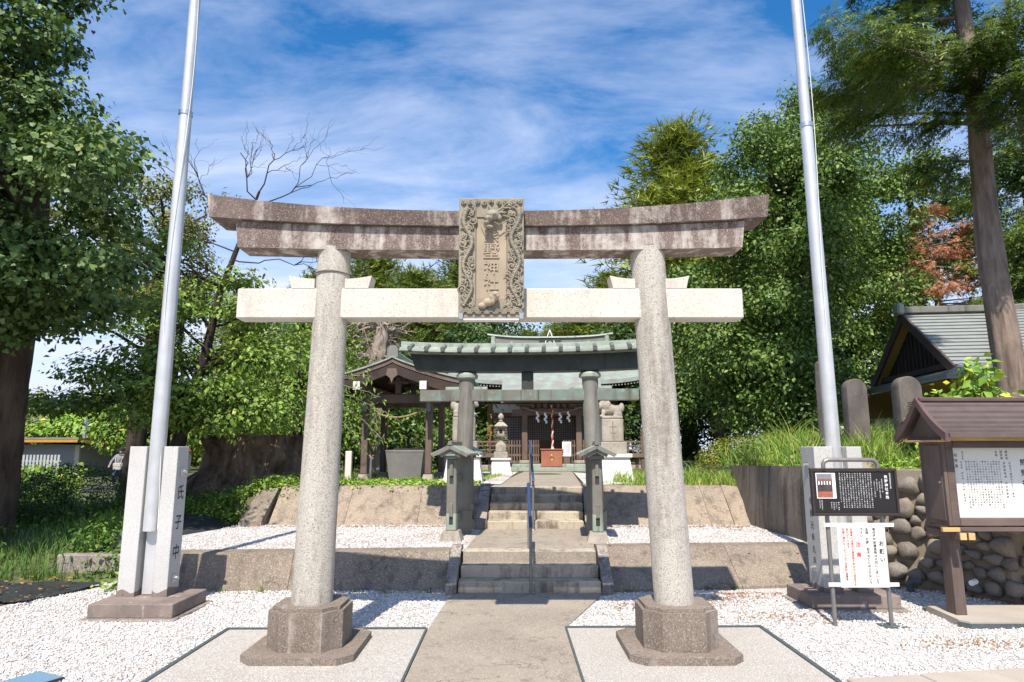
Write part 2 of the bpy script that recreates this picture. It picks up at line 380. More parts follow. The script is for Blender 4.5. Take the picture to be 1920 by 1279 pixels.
def copper(name, c1, c2, c3, lo=0.4, hi=0.62, streak=True):
    m, nt, b = mat(name); v = coords(nt); n = noise_n(nt, v, 2.4, 7, 0.66, 0.3); n2 = noise_n(nt, v, 9, 5, 0.7)
    vs_ = coords(nt, (5, 5, 0.5)); n3 = noise_n(nt, vs_, 1.2, 5, 0.6)
    col = mix(nt, ramp(nt, n, lo, hi), c1, c2); col = mix(nt, ramp(nt, n2, 0.58, 0.74), col, c3)
    if streak: col = mix(nt, ramp(nt, n3, 0.56, 0.70), col, tuple(x * 0.55 for x in c1))
    nt.links.new(col, b.inputs['Base Color']); b.inputs['Roughness'].default_value = 0.6; b.inputs['Metallic'].default_value = 0.15
    bump(nt, b, n2, 0.15, 0.004); return m
M['copper'] = copper('weathered_copper', (0.155, 0.15, 0.125), (0.16, 0.245, 0.205), (0.25, 0.35, 0.30), 0.44, 0.66)
M['copper_brown'] = copper('brown_copper', (0.165, 0.145, 0.122), (0.185, 0.19, 0.165), (0.18, 0.255, 0.215), 0.38, 0.62)
M['copper_green'] = copper('verdigris', (0.235, 0.275, 0.225), (0.35, 0.395, 0.33), (0.36, 0.365, 0.315), 0.35, 0.65)
M['copper_dark'] = copper('dark_copper', (0.026, 0.031, 0.026), (0.048, 0.057, 0.047), (0.065, 0.078, 0.064), 0.4, 0.7)
M['roof_copper'] = copper('roof_copper', (0.25, 0.245, 0.225), (0.285, 0.355, 0.315), (0.31, 0.28, 0.27), 0.42, 0.6, False)
M['hall_wood'] = wood('hall_wood', (0.075, 0.053, 0.042), (0.15, 0.105, 0.08), 2)
M['hall_wood_h'] = wood('hall_wood_beam', (0.09, 0.066, 0.054), (0.17, 0.125, 0.10), 0)
M['hall_red'] = wood('reddish_hall_wood', (0.16, 0.065, 0.036), (0.24, 0.10, 0.055), 0)
M['pav_wood'] = wood('pavilion_wood', (0.085, 0.06, 0.052), (0.155, 0.112, 0.096), 2)
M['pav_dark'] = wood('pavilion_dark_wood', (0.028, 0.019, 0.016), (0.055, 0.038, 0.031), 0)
M['plaster'] = plain('plaster', (0.72, 0.70, 0.64), 0.85, 0, 0.04)
M['dark'] = plain('dark_interior', (0.012, 0.011, 0.011), 0.8, 0, 0.1)
M['lattice_back'] = plain('lattice_paper', (0.34, 0.34, 0.33), 0.5, 0, 0.15)
M['saisen'] = wood('offertory_wood', (0.25, 0.095, 0.058), (0.31, 0.125, 0.08), 0, 0.5)
M['gold'] = plain('gold_crest', (0.55, 0.38, 0.10), 0.35, 0.7, 0.05)
M['rope_red'] = plain('rope_red', (0.5, 0.06, 0.035), 0.8, 0, 0.1)
M['rope_white'] = plain('rope_white', (0.7, 0.66, 0.58), 0.8, 0, 0.1)
M['straw'] = plain('straw_rope', (0.36, 0.27, 0.14), 0.9, 0, 0.15, 30)
M['paper'] = plain('white_paper', (0.82, 0.82, 0.83), 0.8, 0, 0.02)
M['tile'] = plain('slate_roof', (0.27, 0.285, 0.27), 0.6, 0.0, 0.16, 2.2, c2=(0.205, 0.22, 0.21))
M['ochre'] = plain('ochre_soffit', (0.40, 0.25, 0.06), 0.7, 0, 0.1)
M['cream'] = plain('cream_wall', (0.66, 0.60, 0.50), 0.8, 0, 0.05)
M['barge'] = plain('barge_board', (0.075, 0.055, 0.05), 0.6, 0, 0.1)
M['orange_eave'] = plain('orange_eave', (0.50, 0.24, 0.055), 0.6, 0, 0.1)
M['pale_slat'] = plain('pale_slat', (0.40, 0.40, 0.42), 0.7, 0, 0.08)
M['grey_wall'] = plain('grey_cladding', (0.33, 0.33, 0.36), 0.7, 0, 0.05)
M['sheet'] = plain('weed_sheet', (0.030, 0.036, 0.037), 0.8, 0, 0.25, 3.0, bstr=0.3)
M['blue_tray'] = plain('blue_tray', (0.15, 0.265, 0.36), 0.5, 0, 0.05, 30)
M['skin'] = plain('skin', (0.52, 0.31, 0.22), 0.6, 0, 0.04)
M['shirt'] = plain('grey_cloth', (0.24, 0.24, 0.26), 0.9, 0, 0.08, 20)
M['denim'] = plain('denim', (0.05, 0.075, 0.16), 0.9, 0, 0.1, 20)
M['navy'] = plain('navy_cloth', (0.02, 0.022, 0.045), 0.9, 0, 0.1)
M['bag'] = plain('pale_bag', (0.45, 0.43, 0.38), 0.6, 0, 0.05)
M['red_roof'] = plain('red_roof', (0.55, 0.06, 0.03), 0.6, 0, 0.1)
M['util'] = plain('utility_concrete', (0.48, 0.47, 0.45), 0.8, 0, 0.05)
M['wire'] = plain('thin_wire', (0.25, 0.25, 0.25), 0.5, 0.5, 0.05)
M['soil'] = stone('soil', (0.10, 0.075, 0.05), (0.15, 0.115, 0.075), (0.05, 0.04, 0.03), 20, 0.55, 0.7, 0.8, bstr=0.6)

def bark(name, c1, c2, fiss=7.0):
    m, nt, b = mat(name); v = coords(nt, (fiss, fiss, fiss * 0.16)); n = noise_n(nt, v, 1.0, 8, 0.68, 0.6)
    v2 = coords(nt); n2 = noise_n(nt, v2, 1.3, 4)
    col = mix(nt, ramp(nt, n, 0.36, 0.66), c1, c2); col = mix(nt, ramp(nt, n2, 0.45, 0.8), col, tuple(x * 1.25 for x in c2))
    nt.links.new(col, b.inputs['Base Color']); b.inputs['Roughness'].default_value = 0.9; b.inputs['Specular IOR Level'].default_value = 0.15
    bump(nt, b, n, 0.9, 0.03); return m
M['bark_cedar'] = bark('cedar_bark', (0.12, 0.085, 0.068), (0.27, 0.205, 0.17), 9)
M['bark_dark'] = bark('dark_bark', (0.028, 0.021, 0.017), (0.065, 0.05, 0.042), 9)
M['bark_mid'] = bark('brown_bark', (0.045, 0.032, 0.024), (0.115, 0.083, 0.061), 8)
M['bark_grey'] = bark('grey_dead_bark', (0.17, 0.135, 0.115), (0.33, 0.275, 0.235), 9)
M['stump'] = bark('stump_bark', (0.035, 0.025, 0.019), (0.21, 0.15, 0.11), 4.2)

# cobbles, colour by stone
m, nt, b = mat('river_stone'); v = coords(nt)
oi = N(nt, 'ShaderNodeObjectInfo')
r = N(nt, 'ShaderNodeValToRGB'); e = r.color_ramp.elements
e[0].color = (0.10, 0.088, 0.08, 1); e[1].color = (0.32, 0.255, 0.19, 1); q = e.new(0.45); q.color = (0.22, 0.18, 0.14, 1); q = e.new(0.7); q.color = (0.155, 0.145, 0.135, 1)
nt.links.new(oi.outputs['Random'], r.inputs[0])
n = noise_n(nt, v, 7, 6, 0.65); col = mix(nt, ramp(nt, n, 0.42, 0.75), r.outputs[0], (0.30, 0.26, 0.21))
nt.links.new(col, b.inputs['Base Color']); b.inputs['Roughness'].default_value = 0.75
bump(nt, b, noise_n(nt, v, 16, 6, 0.7), 0.6, 0.012); M['cobble'] = m

# white gravel sheet and pebbles
m, nt, b = mat('white_gravel'); v = coords(nt, shuffle=False)
vo = N(nt, 'ShaderNodeTexVoronoi'); vo.inputs['Scale'].default_value = 42; nt.links.new(v, vo.inputs['Vector'])
pc = N(nt, 'ShaderNodeSeparateColor'); nt.links.new(vo.outputs['Color'], pc.inputs[0])
col = mix(nt, ramp(nt, pc.outputs[0], 0.0, 1.0), (0.38, 0.358, 0.34), (0.70, 0.682, 0.664))
n = noise_n(nt, v, 0.55, 7, 0.7, 0.3); n2 = noise_n(nt, v, 7.0, 5, 0.7)
ad = N(nt, 'ShaderNodeMath', operation='MULTIPLY_ADD'); ad.inputs[1].default_value = 0.5; nt.links.new(n2, ad.inputs[0]); nt.links.new(n, ad.inputs[2])
col = mix(nt, ramp(nt, ad.outputs[0], 0.80, 0.98), col, (0.30, 0.205, 0.145))
nt.links.new(col, b.inputs['Base Color']); b.inputs['Roughness'].default_value = 0.9; b.inputs['Specular IOR Level'].default_value = 0.1
iv = N(nt, 'ShaderNodeMath', operation='SUBTRACT'); iv.inputs[0].default_value = 1.0; nt.links.new(vo.outputs['Distance'], iv.inputs[1])
bump(nt, b, iv.outputs[0], 0.9, 0.02); M['gravel'] = m
M['pebble'] = leaf_mat('pebble_stone', (0.36, 0.338, 0.324), (0.76, 0.745, 0.727), (0.36, 0.28, 0.22), trans=0.0, rough=0.85, spec=0.15, odd=0.955)
M['litter'] = leaf_mat('dry_leaf', (0.25, 0.11, 0.045), (0.50, 0.26, 0.09), (0.16, 0.09, 0.06), trans=0.1)

# terrain: grass-coloured soil
m, nt, b = mat('terrain_soil'); v = coords(nt, shuffle=False)
n = noise_n(nt, v, 0.6, 7, 0.65); n2 = noise_n(nt, v, 9, 5, 0.7)
col = mix(nt, ramp(nt, n, 0.38, 0.62), (0.10, 0.082, 0.052), (0.085, 0.115, 0.034)); col = mix(nt, ramp(nt, n2, 0.4, 0.7), col, (0.07, 0.095, 0.03))
nt.links.new(col, b.inputs['Base Color']); b.inputs['Roughness'].default_value = 0.95; bump(nt, b, n2, 0.8, 0.04); M['terrain'] = m

M['lf_ginkgo'] = leaf_mat('ginkgo_leaf', (0.034, 0.080, 0.022), (0.150, 0.235, 0.070), (0.34, 0.36, 0.08), odd=0.975)
M['lf_olive'] = leaf_mat('olive_leaf', (0.10, 0.135, 0.026), (0.23, 0.235, 0.055), (0.42, 0.30, 0.08), odd=0.95)
M['lf_cherry'] = leaf_mat('cherry_leaf', (0.046, 0.112, 0.014), (0.235, 0.345, 0.056), (0.45, 0.38, 0.07), odd=0.965)
M['lf_broad'] = leaf_mat('broad_leaf', (0.028, 0.075, 0.012), (0.180, 0.275, 0.058), (0.30, 0.32, 0.07), odd=0.97)
M['lf_dark'] = leaf_mat('dark_leaf', (0.022, 0.058, 0.013), (0.070, 0.135, 0.030), (0.16, 0.20, 0.05), odd=0.97)
M['lf_cedar'] = leaf_mat('cedar_needles', (0.030, 0.072, 0.012), (0.175, 0.250, 0.038), (0.36, 0.33, 0.07), odd=0.96)
M['lf_sugi'] = leaf_mat('sugi_needles', (0.075, 0.12, 0.016), (0.33, 0.37, 0.052), (0.32, 0.26, 0.07), odd=0.96)
M['lf_sugi_d'] = leaf_mat('far_sugi_needles', (0.048, 0.095, 0.016), (0.235, 0.295, 0.048), (0.30, 0.22, 0.07), odd=0.95)
M['lf_brown'] = leaf_mat('dead_needles', (0.30, 0.115, 0.050), (0.52, 0.235, 0.115), (0.60, 0.36, 0.20), trans=0.15, odd=0.95)
M['lf_grass'] = leaf_mat('grass_blade', (0.09, 0.19, 0.020), (0.34, 0.46, 0.080), (0.55, 0.47, 0.16), odd=0.90)
M['lf_weed'] = leaf_mat('weed_leaf', (0.040, 0.100, 0.015), (0.125, 0.225, 0.040), (0.36, 0.37, 0.07), odd=0.97)
M['lf_azalea'] = leaf_mat('azalea_leaf', (0.13, 0.17, 0.020), (0.28, 0.30, 0.040), (0.32, 0.20, 0.05), odd=0.94)
M['lf_bright'] = leaf_mat('bright_leaf', (0.12, 0.25, 0.032), (0.32, 0.46, 0.075), (0.66, 0.60, 0.05), odd=0.93)
M['lf_far'] = leaf_mat('far_leaf', (0.10, 0.145, 0.035), (0.215, 0.265, 0.070), None)
# ================================================================ terrain
def ss(a, b, t):
    t = min(1.0, max(0.0, (t - a) / (b - a))); return t * t * (3 - 2 * t)
RUB = [(4.92, 10.75), (5.9, 10.35), (6.35, 9.75), (6.7, 9.15), (9.5, 8.95), (14, 8.9)]
def rub_y(x):
    for (x0, y0), (x1, y1) in zip(RUB, RUB[1:]):
        if x0 <= x <= x1: return y0 + (y1 - y0) * (x - x0) / (x1 - x0)
    return RUB[0][1] if x < RUB[0][0] else RUB[-1][1]
def H(x, y):
    cen = -0.15
    if y > 10.9: cen = 0.36
    if y > 14.6: cen = 1.19 * ss(14.5, 14.8, y) + 0.36 * (1 - ss(14.5, 14.8, y))
    if y > 17: cen += 0.03 * math.sin(x * 1.3) * math.sin(y * 0.9)
    lef = 0.02 + 0.45 * ss(10.2, 12.8, y) + 0.30 * ss(13, 15.2, y) * ss(-9.6, -7.6, x) + 0.35 * ss(15.5, 18, y) * ss(-9.2, -7.2, x)
    far = 0.42
    lef = lef + (far - lef) * ss(-8.5, -12.5, x) * ss(17, 22, y)
    lef += 0.06 * (noise.noise(Vector((x * 0.5, y * 0.5, 3.1))))* ss(9.5, 11, y)
    if y < 10.6:
        e_ = -6.7 - 2.8 * (1 - ss(7.9, 8.8, y)); a = ss(e_, e_ + .35, x)
    else:
        a = ss(-6.6, -5.3, x)
    z = lef + (cen - lef) * a
    if x > 4.9:
        if x <= 5.12: z = cen if y < 15.2 else 1.3
        elif y > rub_y(x) + 0.42 and x > 5.12:
            r = 1.62 + 0.33 * ss(11.5, 14, y) * ss(5.4, 6.6, x) - 0.4 * ss(16, 22, y)
            r += 0.05 * noise.noise(Vector((x, y, 0)))
            z = r
        else:
            z = -0.15
    if y > 30: z = z + 0.0
    if y < 5: z = -0.15
    if abs(x) > 30 or y > 45:
        z += 0.02 * 0
    return z
xs = np.unique(np.round(np.concatenate([np.linspace(-70, -16, 28), np.linspace(-16, 14, 151), np.linspace(14, 70, 29)]), 3))
ys = np.unique(np.round(np.concatenate([np.linspace(-14, 5, 12), np.linspace(5, 26, 141), np.linspace(26, 90, 40)]), 3))
V = np.array([(x, y, H(x, y)) for y in ys for x in xs])
nx = len(xs)
Q = np.array([(j * nx + i, j * nx + i + 1, (j + 1) * nx + i + 1, (j + 1) * nx + i) for j in range(len(ys) - 1) for i in range(nx - 1)])
tag(put('terrain', np_mesh('terrain', V, Q, smooth=True), M['terrain']), kind='structure')
mb = MB(); mb.add([(-1600, -1600, -0.5), (1600, -1600, -0.5), (1600, 1600, -0.5), (-1600, 1600, -0.5)], [(0, 1, 2, 3)])
tag(mb.build('ground', M['terrain']), kind='structure')

# white gravel: lower court and middle terrace
def sheet(name, pts, z, m, thick=0.0):
    b = MB()
    if thick: b.prism([(p[0], p[1]) for p in pts], z - thick, z, 'z')
    else: b.add([(p[0], p[1], z) for p in pts], [tuple(range(len(pts)))])
    o = b.build(name, m); o['kind'] = 'structure'; return o
def GZ(x, y):      # raked and trodden gravel is never flat
    return .009 * noise.noise(Vector((x * .9, y * .9, 1))) + .008 * noise.noise(Vector((x * 3.3, y * 3.3, 4)))
def inside(p, poly):
    c = False; n = len(poly)
    for i in range(n):
        (x0, y0), (x1, y1) = poly[i], poly[(i + 1) % n]
        if (y0 > p[1]) != (y1 > p[1]) and p[0] < (x1 - x0) * (p[1] - y0) / (y1 - y0) + x0: c = not c
    return c
gp = [(-9.3, -8), (9.5, -8), (9.5, 9.3), (6.9, 9.4), (6.2, 10.3), (5.4, 10.75), (4.6, 10.75), (-5.6, 10.75), (-6.3, 10.6), (-6.55, 9), (-6.9, 8.5), (-9.3, 8.1)]
gx = np.linspace(-9.5, 9.5, 150); gy = np.linspace(-8, 10.8, 172)
V = [(x + .06 * noise.noise(Vector((x, y, 8))), y + .06 * noise.noise(Vector((x, y, 9))), GZ(x, y)) for y in gy for x in gx]
Q = [(j * 150 + i, j * 150 + i + 1, (j + 1) * 150 + i + 1, (j + 1) * 150 + i) for j in range(171) for i in range(149) if inside((gx[i] + .05, gy[j] + .05), gp)]
tag(put('gravel_court', np_mesh('gravel_court', V, Q, smooth=True), M['gravel']), kind='structure')
sheet('gravel_terrace', [(-5.75, 10.05), (-0.7, 10.38), (1.3, 10.55), (1.4, 10.78), (5.02, 10.95), (5.02, 14.4), (-5.3, 14.4), (-5.9, 12.2)], 0.492, M['gravel'])

# approach path
sheet('approach_path', [(-0.92, -8), (0.63, -8), (0.63, 7.88), (1.27, 9.6), (1.32, 9.78), (-0.74, 9.78), (-0.83, 9.4), (-0.915, 7.84)], 0.016, M['path'], 0.1)
sheet('stair_landing', [(-0.69, 10.28), (1.30, 10.28), (1.53, 13.22), (-0.53, 13.22)], 0.5, M['path'], 0.2)
sheet('upper_path', [(-0.42, 14.72), (1.60, 14.72), (2.35, 25.1), (0.55, 25.1)], 1.212, M['path'], 0.2)
sheet('upper_gravel', [(-2.2, 16.5), (-0.2, 15.6), (0.3, 24.5), (-0.9, 24.5)], 1.225, M['gravel'])
sheet('upper_gravel', [(1.72, 15.2), (3.9, 16.2), (4.1, 18.6), (2.3, 24.0)], 1.225, M['gravel'])

def pad(name, pts, edges, label):
    t = thing(name, label, 'ground slab', (0, 0, 0))
    b = MB(); b.prism(pts, -0.08, 0.020, 'z'); b.build('slab', M['pad'], t)
    for p, q in edges:
        e = MB(); e.bar((*p, 0.004), (*q, 0.004), 0.045 if abs(p[0]) > 1.5 or p[1] > 3 else 0.022, 0.055); e.build('edging', M['edging'], t)
    return t
pad('aggregate_pad', [(-3.14, 2.0), (-0.945, 2.0), (-0.945, 7.82), (-3.14, 7.80)], [((-0.935, 2.0), (-0.93, 7.84)), ((-3.16, 2.0), (-3.16, 7.80)), ((-3.18, 7.83), (-0.94, 7.85))], 'speckled aggregate slab with dark edging under the torii foot nearer the flagpole in shade trees')
pad('aggregate_pad', [(0.655, 2.0), (2.83, 2.0), (2.83, 7.90), (0.655, 7.87)], [((0.645, 2.0), (0.64, 7.9)), ((2.855, 2.0), (2.855, 7.93)), ((0.65, 7.90), (2.87, 7.93))], 'speckled aggregate slab with dark edging under the torii foot nearer the notice boards')

kr = thing('paver_row', 'row of tan paving slabs along the gravel edge below the notice boards', 'paving', (2.95, 6.18, 0))
for i in range(6):
    b = MB(); b.box(i * 0.72 + 0.005, i * 0.72 + 0.712, -0.62, 0, -0.05, 0.028 + 0.004 * (i % 2), 0.008, Matrix.Rotation(R(9.5), 4, 'Z')); b.build('slab', M['paver'], kr)

# ---------------------------------------------------------------- retaining walls
def ramp_wall(t, x0, x1, f, zb, zt, m, thick=0.35, name='wall_segment', foot=0.0):
    """f(x) -> (y of the base, y of the top edge)"""
    b = MB(); rings = []
    n = 6
    for i in range(n + 1):
        x = x0 + (x1 - x0) * i / n; yb, yt = f(x)
        ring = [(x, yb - foot, zb)]
        if foot: ring += [(x, yb - foot, zb + 0.14), (x, yb, zb + 0.16)]
        ring += [(x, yt - 0.02, zt - 0.012), (x, yt + 0.03, zt), (x, yt + thick, zt), (x, yt + thick, zb)]
        rings.append(ring)
    b.loft(rings); return b.build(name, m, t)
lw = thing('retaining_wall', 'low sloping brown concrete wall beside the lowest steps, on the flagpole and tree side', 'retaining wall')
lf = lambda x: (9.88, 10.04 + 0.30 * (x + 5.2) / 4.4)
ramp_wall(lw, -5.55, -3.2, lf, -0.1, 0.51, M['wall_low']); ramp_wall(lw, -3.194, -0.90, lf, -0.1, 0.51, M['wall_low'])
rw = thing('retaining_wall', 'low sloping brown concrete wall between the lowest steps and the black information sign', 'retaining wall')
rf = lambda x: (9.87 + 0.36 * (x - 1.45) / 3.0, 10.72 + 0.06 * (x - 1.4))
ramp_wall(rw, 1.47, 3.4, rf, -0.1, 0.51, M['wall_low'], foot=0.03); ramp_wall(rw, 3.406, 5.0, rf, -0.1, 0.51, M['wall_low'], foot=0.03)
uw = thing('retaining_wall', 'upper tan concrete wall topped with leafy ground cover below the water pavilion', 'retaining wall')
uf = lambda x: (13.85, 14.75)
for a, c in ((-4.95, -3.4), (-3.394, -1.9), (-1.894, -0.66)): ramp_wall(uw, a, c, uf, 0.4, 1.24, M['wall_up'], 0.25)
ur = thing('retaining_wall', 'upper tan concrete wall with fine cracks and grass along its top beside the dark streaked wall', 'retaining wall')
for a, c in ((1.78, 3.1), (3.106, 4.15), (4.156, 4.62)): ramp_wall(ur, a, c, uf, 0.4, 1.24, M['wall_up'], 0.25)
b = MB(); b.loft([[(4.63, 13.83, 0.4), (4.63, 14.76, 1.26), (4.63, 15.0, 1.26), (4.63, 15.0, 0.4)], [(4.98, 13.83, 0.4), (4.98, 14.72, 1.22), (4.98, 15.0, 1.22), (4.98, 15.0, 0.4)]]); b.build('drain_channel', M['wall_up'], ur)
sw = thing('side_wall', 'tall dark streaked concrete wall running back from the flagpole base to the grassy bank', 'retaining wall')
b = MB(); b.loft([[(4.93, 15.3, 0.3), (5.06, 15.3, 1.66), (5.3, 15.3, 1.66), (5.3, 15.3, 0.3)], [(4.98, 10.82, 0.3), (5.0, 10.82, 1.75), (5.3, 10.82, 1.75), (5.3, 10.82, 0.3)]]); b.build('wall_face', M['wall_side'], sw)

# rubble wall of river stones
rub = thing('rubble_wall', 'bank wall of rounded river stones set in mortar behind the notice boards', 'stone wall')
b = MB(); rings = []
for x, y in RUB:
    rings.append([(x, y, -0.1), (x, y + 0.10, 1.70), (x + 0.02, y + 0.55, 1.72), (x, y + 0.55, -0.1)])
b.loft(rings); b.build('mortar_bed', M['mortar'], rub)
rng = random.Random(5)
svar = []
for k in range(7):
    bm = bmesh.new(); bmesh.ops.create_icosphere(bm, subdivisions=2, radius=1)
    off = Vector((k * 7.3, 1, 2))
    for v in bm.verts:
        p = v.co.copy(); s = 1 + 0.26 * noise.noise(p * 0.95 + off) + 0.08 * noise.noise(p * 2.6 + off)
        v.co = Vector((math.copysign(abs(p.x) ** 0.78, p.x), math.copysign(abs(p.y) ** 0.9, p.y), math.copysign(abs(p.z) ** 0.78, p.z))) * s
    pr_ = random.Random(k)
    for _q in range(12):
        nn = Vector((pr_.gauss(0, 1), pr_.gauss(0, 1), pr_.gauss(0, 1))).normalized(); cut = pr_.uniform(.62, .86)
        for v in bm.verts:
            ex = v.co.dot(nn) - cut
            if ex > 0: v.co -= nn * ex * .88
    me = bpy.data.meshes.new('stone'); bm.to_mesh(me); bm.free(); me.polygons.foreach_set('use_smooth', [True] * len(me.polygons)); me.materials.append(M['cobble']); svar.append(me)
seg = []; acc = 0
for (x0, y0), (x1, y1) in zip(RUB[:5], RUB[1:5]):
    l = math.hypot(x1 - x0, y1 - y0); seg.append((acc, l, x0, y0, x1, y1)); acc += l
def rub_pt(s):
    for a, l, x0, y0, x1, y1 in seg:
        if s <= a + l + 1e-6:
            t = (s - a) / l; return x0 + (x1 - x0) * t, y0 + (y1 - y0) * t, math.atan2(y1 - y0, x1 - x0)
placed = []
for _ in range(9000):
    s = rng.uniform(0.08, acc - 0.05); z = rng.uniform(0.07, 1.62); r_ = rng.choice((0.15, 0.135, 0.12, 0.105, 0.09))
    if _ > 4500: r_ = rng.choice((0.11, 0.09, 0.075))
    if all(((s - a) / 1.14) ** 2 + (z - c) ** 2 > (0.86 * (r_ + q)) ** 2 for a, c, q in placed): placed.append((s, z, r_))
for s, z, r_ in placed:
    x, y, an = rub_pt(s)
    o = put('stone', rng.choice(svar), None, rub, (x + math.sin(an) * 0.02, y + 0.10 * z / 1.7 - 0.035, z), (rng.uniform(-.2, .2), rng.uniform(-.35, .35), an + rng.uniform(-.15, .15)), (r_ * 1.30, r_ * rng.uniform(0.95, 1.2), r_ * rng.uniform(0.98, 1.15)))

# ---------------------------------------------------------------- steps
st = thing('stone_steps', 'lowest flight of three worn concrete steps in front of the stone torii path', 'steps')
for i, (xa, xb, y) in enumerate(((-0.73, 1.30, 9.74), (-0.71, 1.30, 10.01), (-0.695, 1.30, 10.285))):
    z = 0.167 * (i + 1)
    b = MB(); b.box(xa, xb, y, y + 0.33 if i < 2 else y + 0.30, z - 0.17, z + (0.004 if i == 2 else 0), 0.012)
    b.build('step', M['step'], st)
for xa, xb in ((-0.90, -0.745), (1.31, 1.465)):
    b = MB(); b.loft([[(xa, 9.66, 0), (xb, 9.66, 0), (xb, 9.66, 0.13), (xa, 9.66, 0.13)], [(xa, 9.74, 0), (xb, 9.74, 0), (xb, 9.74, 0.19), (xa, 9.74, 0.19)], [(xa + .02, 10.42, 0), (xb + .02, 10.42, 0), (xb + .02, 10.42, 0.57), (xa + .02, 10.42, 0.57)], [(xa + .02, 10.75, 0), (xb + .02, 10.75, 0), (xb + .02, 10.75, 0.55), (xa + .02, 10.75, 0.55)]])
    b.build('side_kerb', M['kerb'], st)
s2 = thing('stone_steps', 'upper flight of five concrete steps between the two copper torii posts', 'steps')
for i in range(5):
    z = 0.5 + 0.142 * (i + 1); y = 13.2 + 0.37 * i; xa = -0.43 + 0.012 * i; xb = 1.45 + 0.035 * i
    b = MB(); b.box(xa, xb, y, y + 0.46, z - 0.16, z + (0.003 if i == 4 else 0), 0.012); b.build('step', M['step'], s2)
for xa, xb, dx in ((-0.66, -0.445, 0.03), (1.465, 1.70, 0.14)):
    b = MB(); b.loft([[(xa, 13.12, 0.4), (xb, 13.12, 0.4), (xb, 13.12, 0.62), (xa, 13.12, 0.62)], [(xa + dx / 2, 13.9, 0.4), (xb + dx / 2, 13.9, 0.4), (xb + dx / 2, 13.9, 0.99), (xa + dx / 2, 13.9, 0.99)], [(xa + dx, 14.7, 0.4), (xb + dx, 14.7, 0.4), (xb + dx, 14.7, 1.29), (xa + dx, 14.7, 1.29)], [(xa + dx, 15.1, 0.4), (xb + dx, 15.1, 0.4), (xb + dx, 15.1, 1.27), (xa + dx, 15.1, 1.27)]])
    b.build('side_kerb', M['kerb'], s2)
def handrail(label, x, y0, z0, h0, y1, z1, h1):
    t = thing('handrail', label, 'handrail', (x, y0, z0), group='blue gripped handrails up the middle of the steps')
    dy, dz = y1 - y0, z1 - z0
    b = MB(); b.cyl((0, 0, 0), (0, 0, h0), 0.021, n=10); b.build('post', M['grey_pipe'], t, 40)
    b = MB(); b.cyl((0, dy, dz), (0, dy, dz + h1), 0.021, n=10); b.build('post', M['grey_pipe'], t, 40)
    b = MB(); b.tube([(0, -0.07, h0 - 0.02), (0, -0.06, h0 + 0.015), (0, -0.02, h0 + 0.03), (0, dy + 0.05, dz + h1 + 0.03), (0, dy + 0.12, dz + h1 + 0.01), (0, dy + 0.13, dz + h1 - 0.05)], 0.025, 10); b.build('grip', M['blue_grip'], t, 50)
    b = MB(); b.lathe([(0.06, 0.001), (0.055, 0.012), (0.03, 0.016)], n=14); b.build('flange', M['grey_pipe'], t, 40)
handrail('handrail with blue grip standing on the lowest flight, nearer the stone torii', 0.30, 9.62, 0.016, 0.93, 10.55, 0.5, 0.95)
handrail('handrail with blue grip standing on the upper flight, nearer the shrine hall', 0.46, 13.05, 0.5, 0.93, 14.9, 1.21, 0.95)

# dark weed-control sheets, draped on the slope
def drape(name, corners, label, n=26, seed=0):
    V = []; F = []
    for j in range(n + 1):
        for i in range(n + 1):
            u, v = i / n, j / n
            p = [(corners[0][k] * (1 - u) + corners[1][k] * u) * (1 - v) + (corners[3][k] * (1 - u) + corners[2][k] * u) * v for k in (0, 1)]
            wv = noise.noise(Vector((p[0] * 1.3, p[1] * 1.3, seed)))
            ed = min(u, 1 - u, v, 1 - v)
            p[0] += 0.10 * noise.noise(Vector((v * 5, u * 5, seed + 3))) ; p[1] += 0.12 * noise.noise(Vector((u * 6, v * 3, seed + 9)))
            V.append((p[0], p[1], max(H(p[0], p[1]), 0.0) + 0.045 + 0.035 * wv + 0.012 * noise.noise(Vector((p[0] * 5, p[1] * 5, seed)))))
    for j in range(n):
        for i in range(n): F.append((j * (n + 1) + i, j * (n + 1) + i + 1, (j + 1) * (n + 1) + i + 1, (j + 1) * (n + 1) + i))
    b = MB(); b.add(V, F); return tag(b.build(name, M['sheet'], None, 60), label, 'weed sheet')
drape('weed_sheet', [(-9.6, 8.5), (-6.5, 9.1), (-6.0, 10.3), (-9.4, 10.6)], 'dark weed sheet with fallen leaves lying below the weeds and old tree trunk', seed=1)
drape('weed_sheet', [(-7.1, 11.6), (-5.75, 11.7), (-5.15, 13.75), (-6.9, 14.5)], 'dark weed sheet on the slope in front of the big tree stump', seed=2)
b = MB(); b.box(-7.2, -6.0, 10.9, 11.12, 0.0, 0.36, 0.015); b.box(-5.98, -5.62, 10.7, 10.9, 0.0, 0.40, 0.02)
tag(b.build('kerb_edging', M['kerb']), 'low mossy concrete edging below the weeds beside the flagpole base', 'edging')
b = MB(); b.loft([[(-5.45, 13.62, 0.3), (-5.45, 13.66, 0.56), (-5.45, 14.7, 1.14), (-5.45, 14.9, 1.1), (-5.45, 14.9, 0.3)], [(-5.02, 13.72, 0.3), (-5.02, 13.76, 0.60), (-5.02, 14.7, 1.20), (-5.02, 14.9, 1.15), (-5.02, 14.9, 0.3)]]); tag(b.build('kerb_stone', M['wall_low']), 'short stone kerb end between the dark sheet and upper wall', 'kerb')
sheet('asphalt_path', [(-19, 24.5), (-13.2, 26), (-13.0, 30), (-19, 30)], 0.47, M['asphalt'], 0.1)
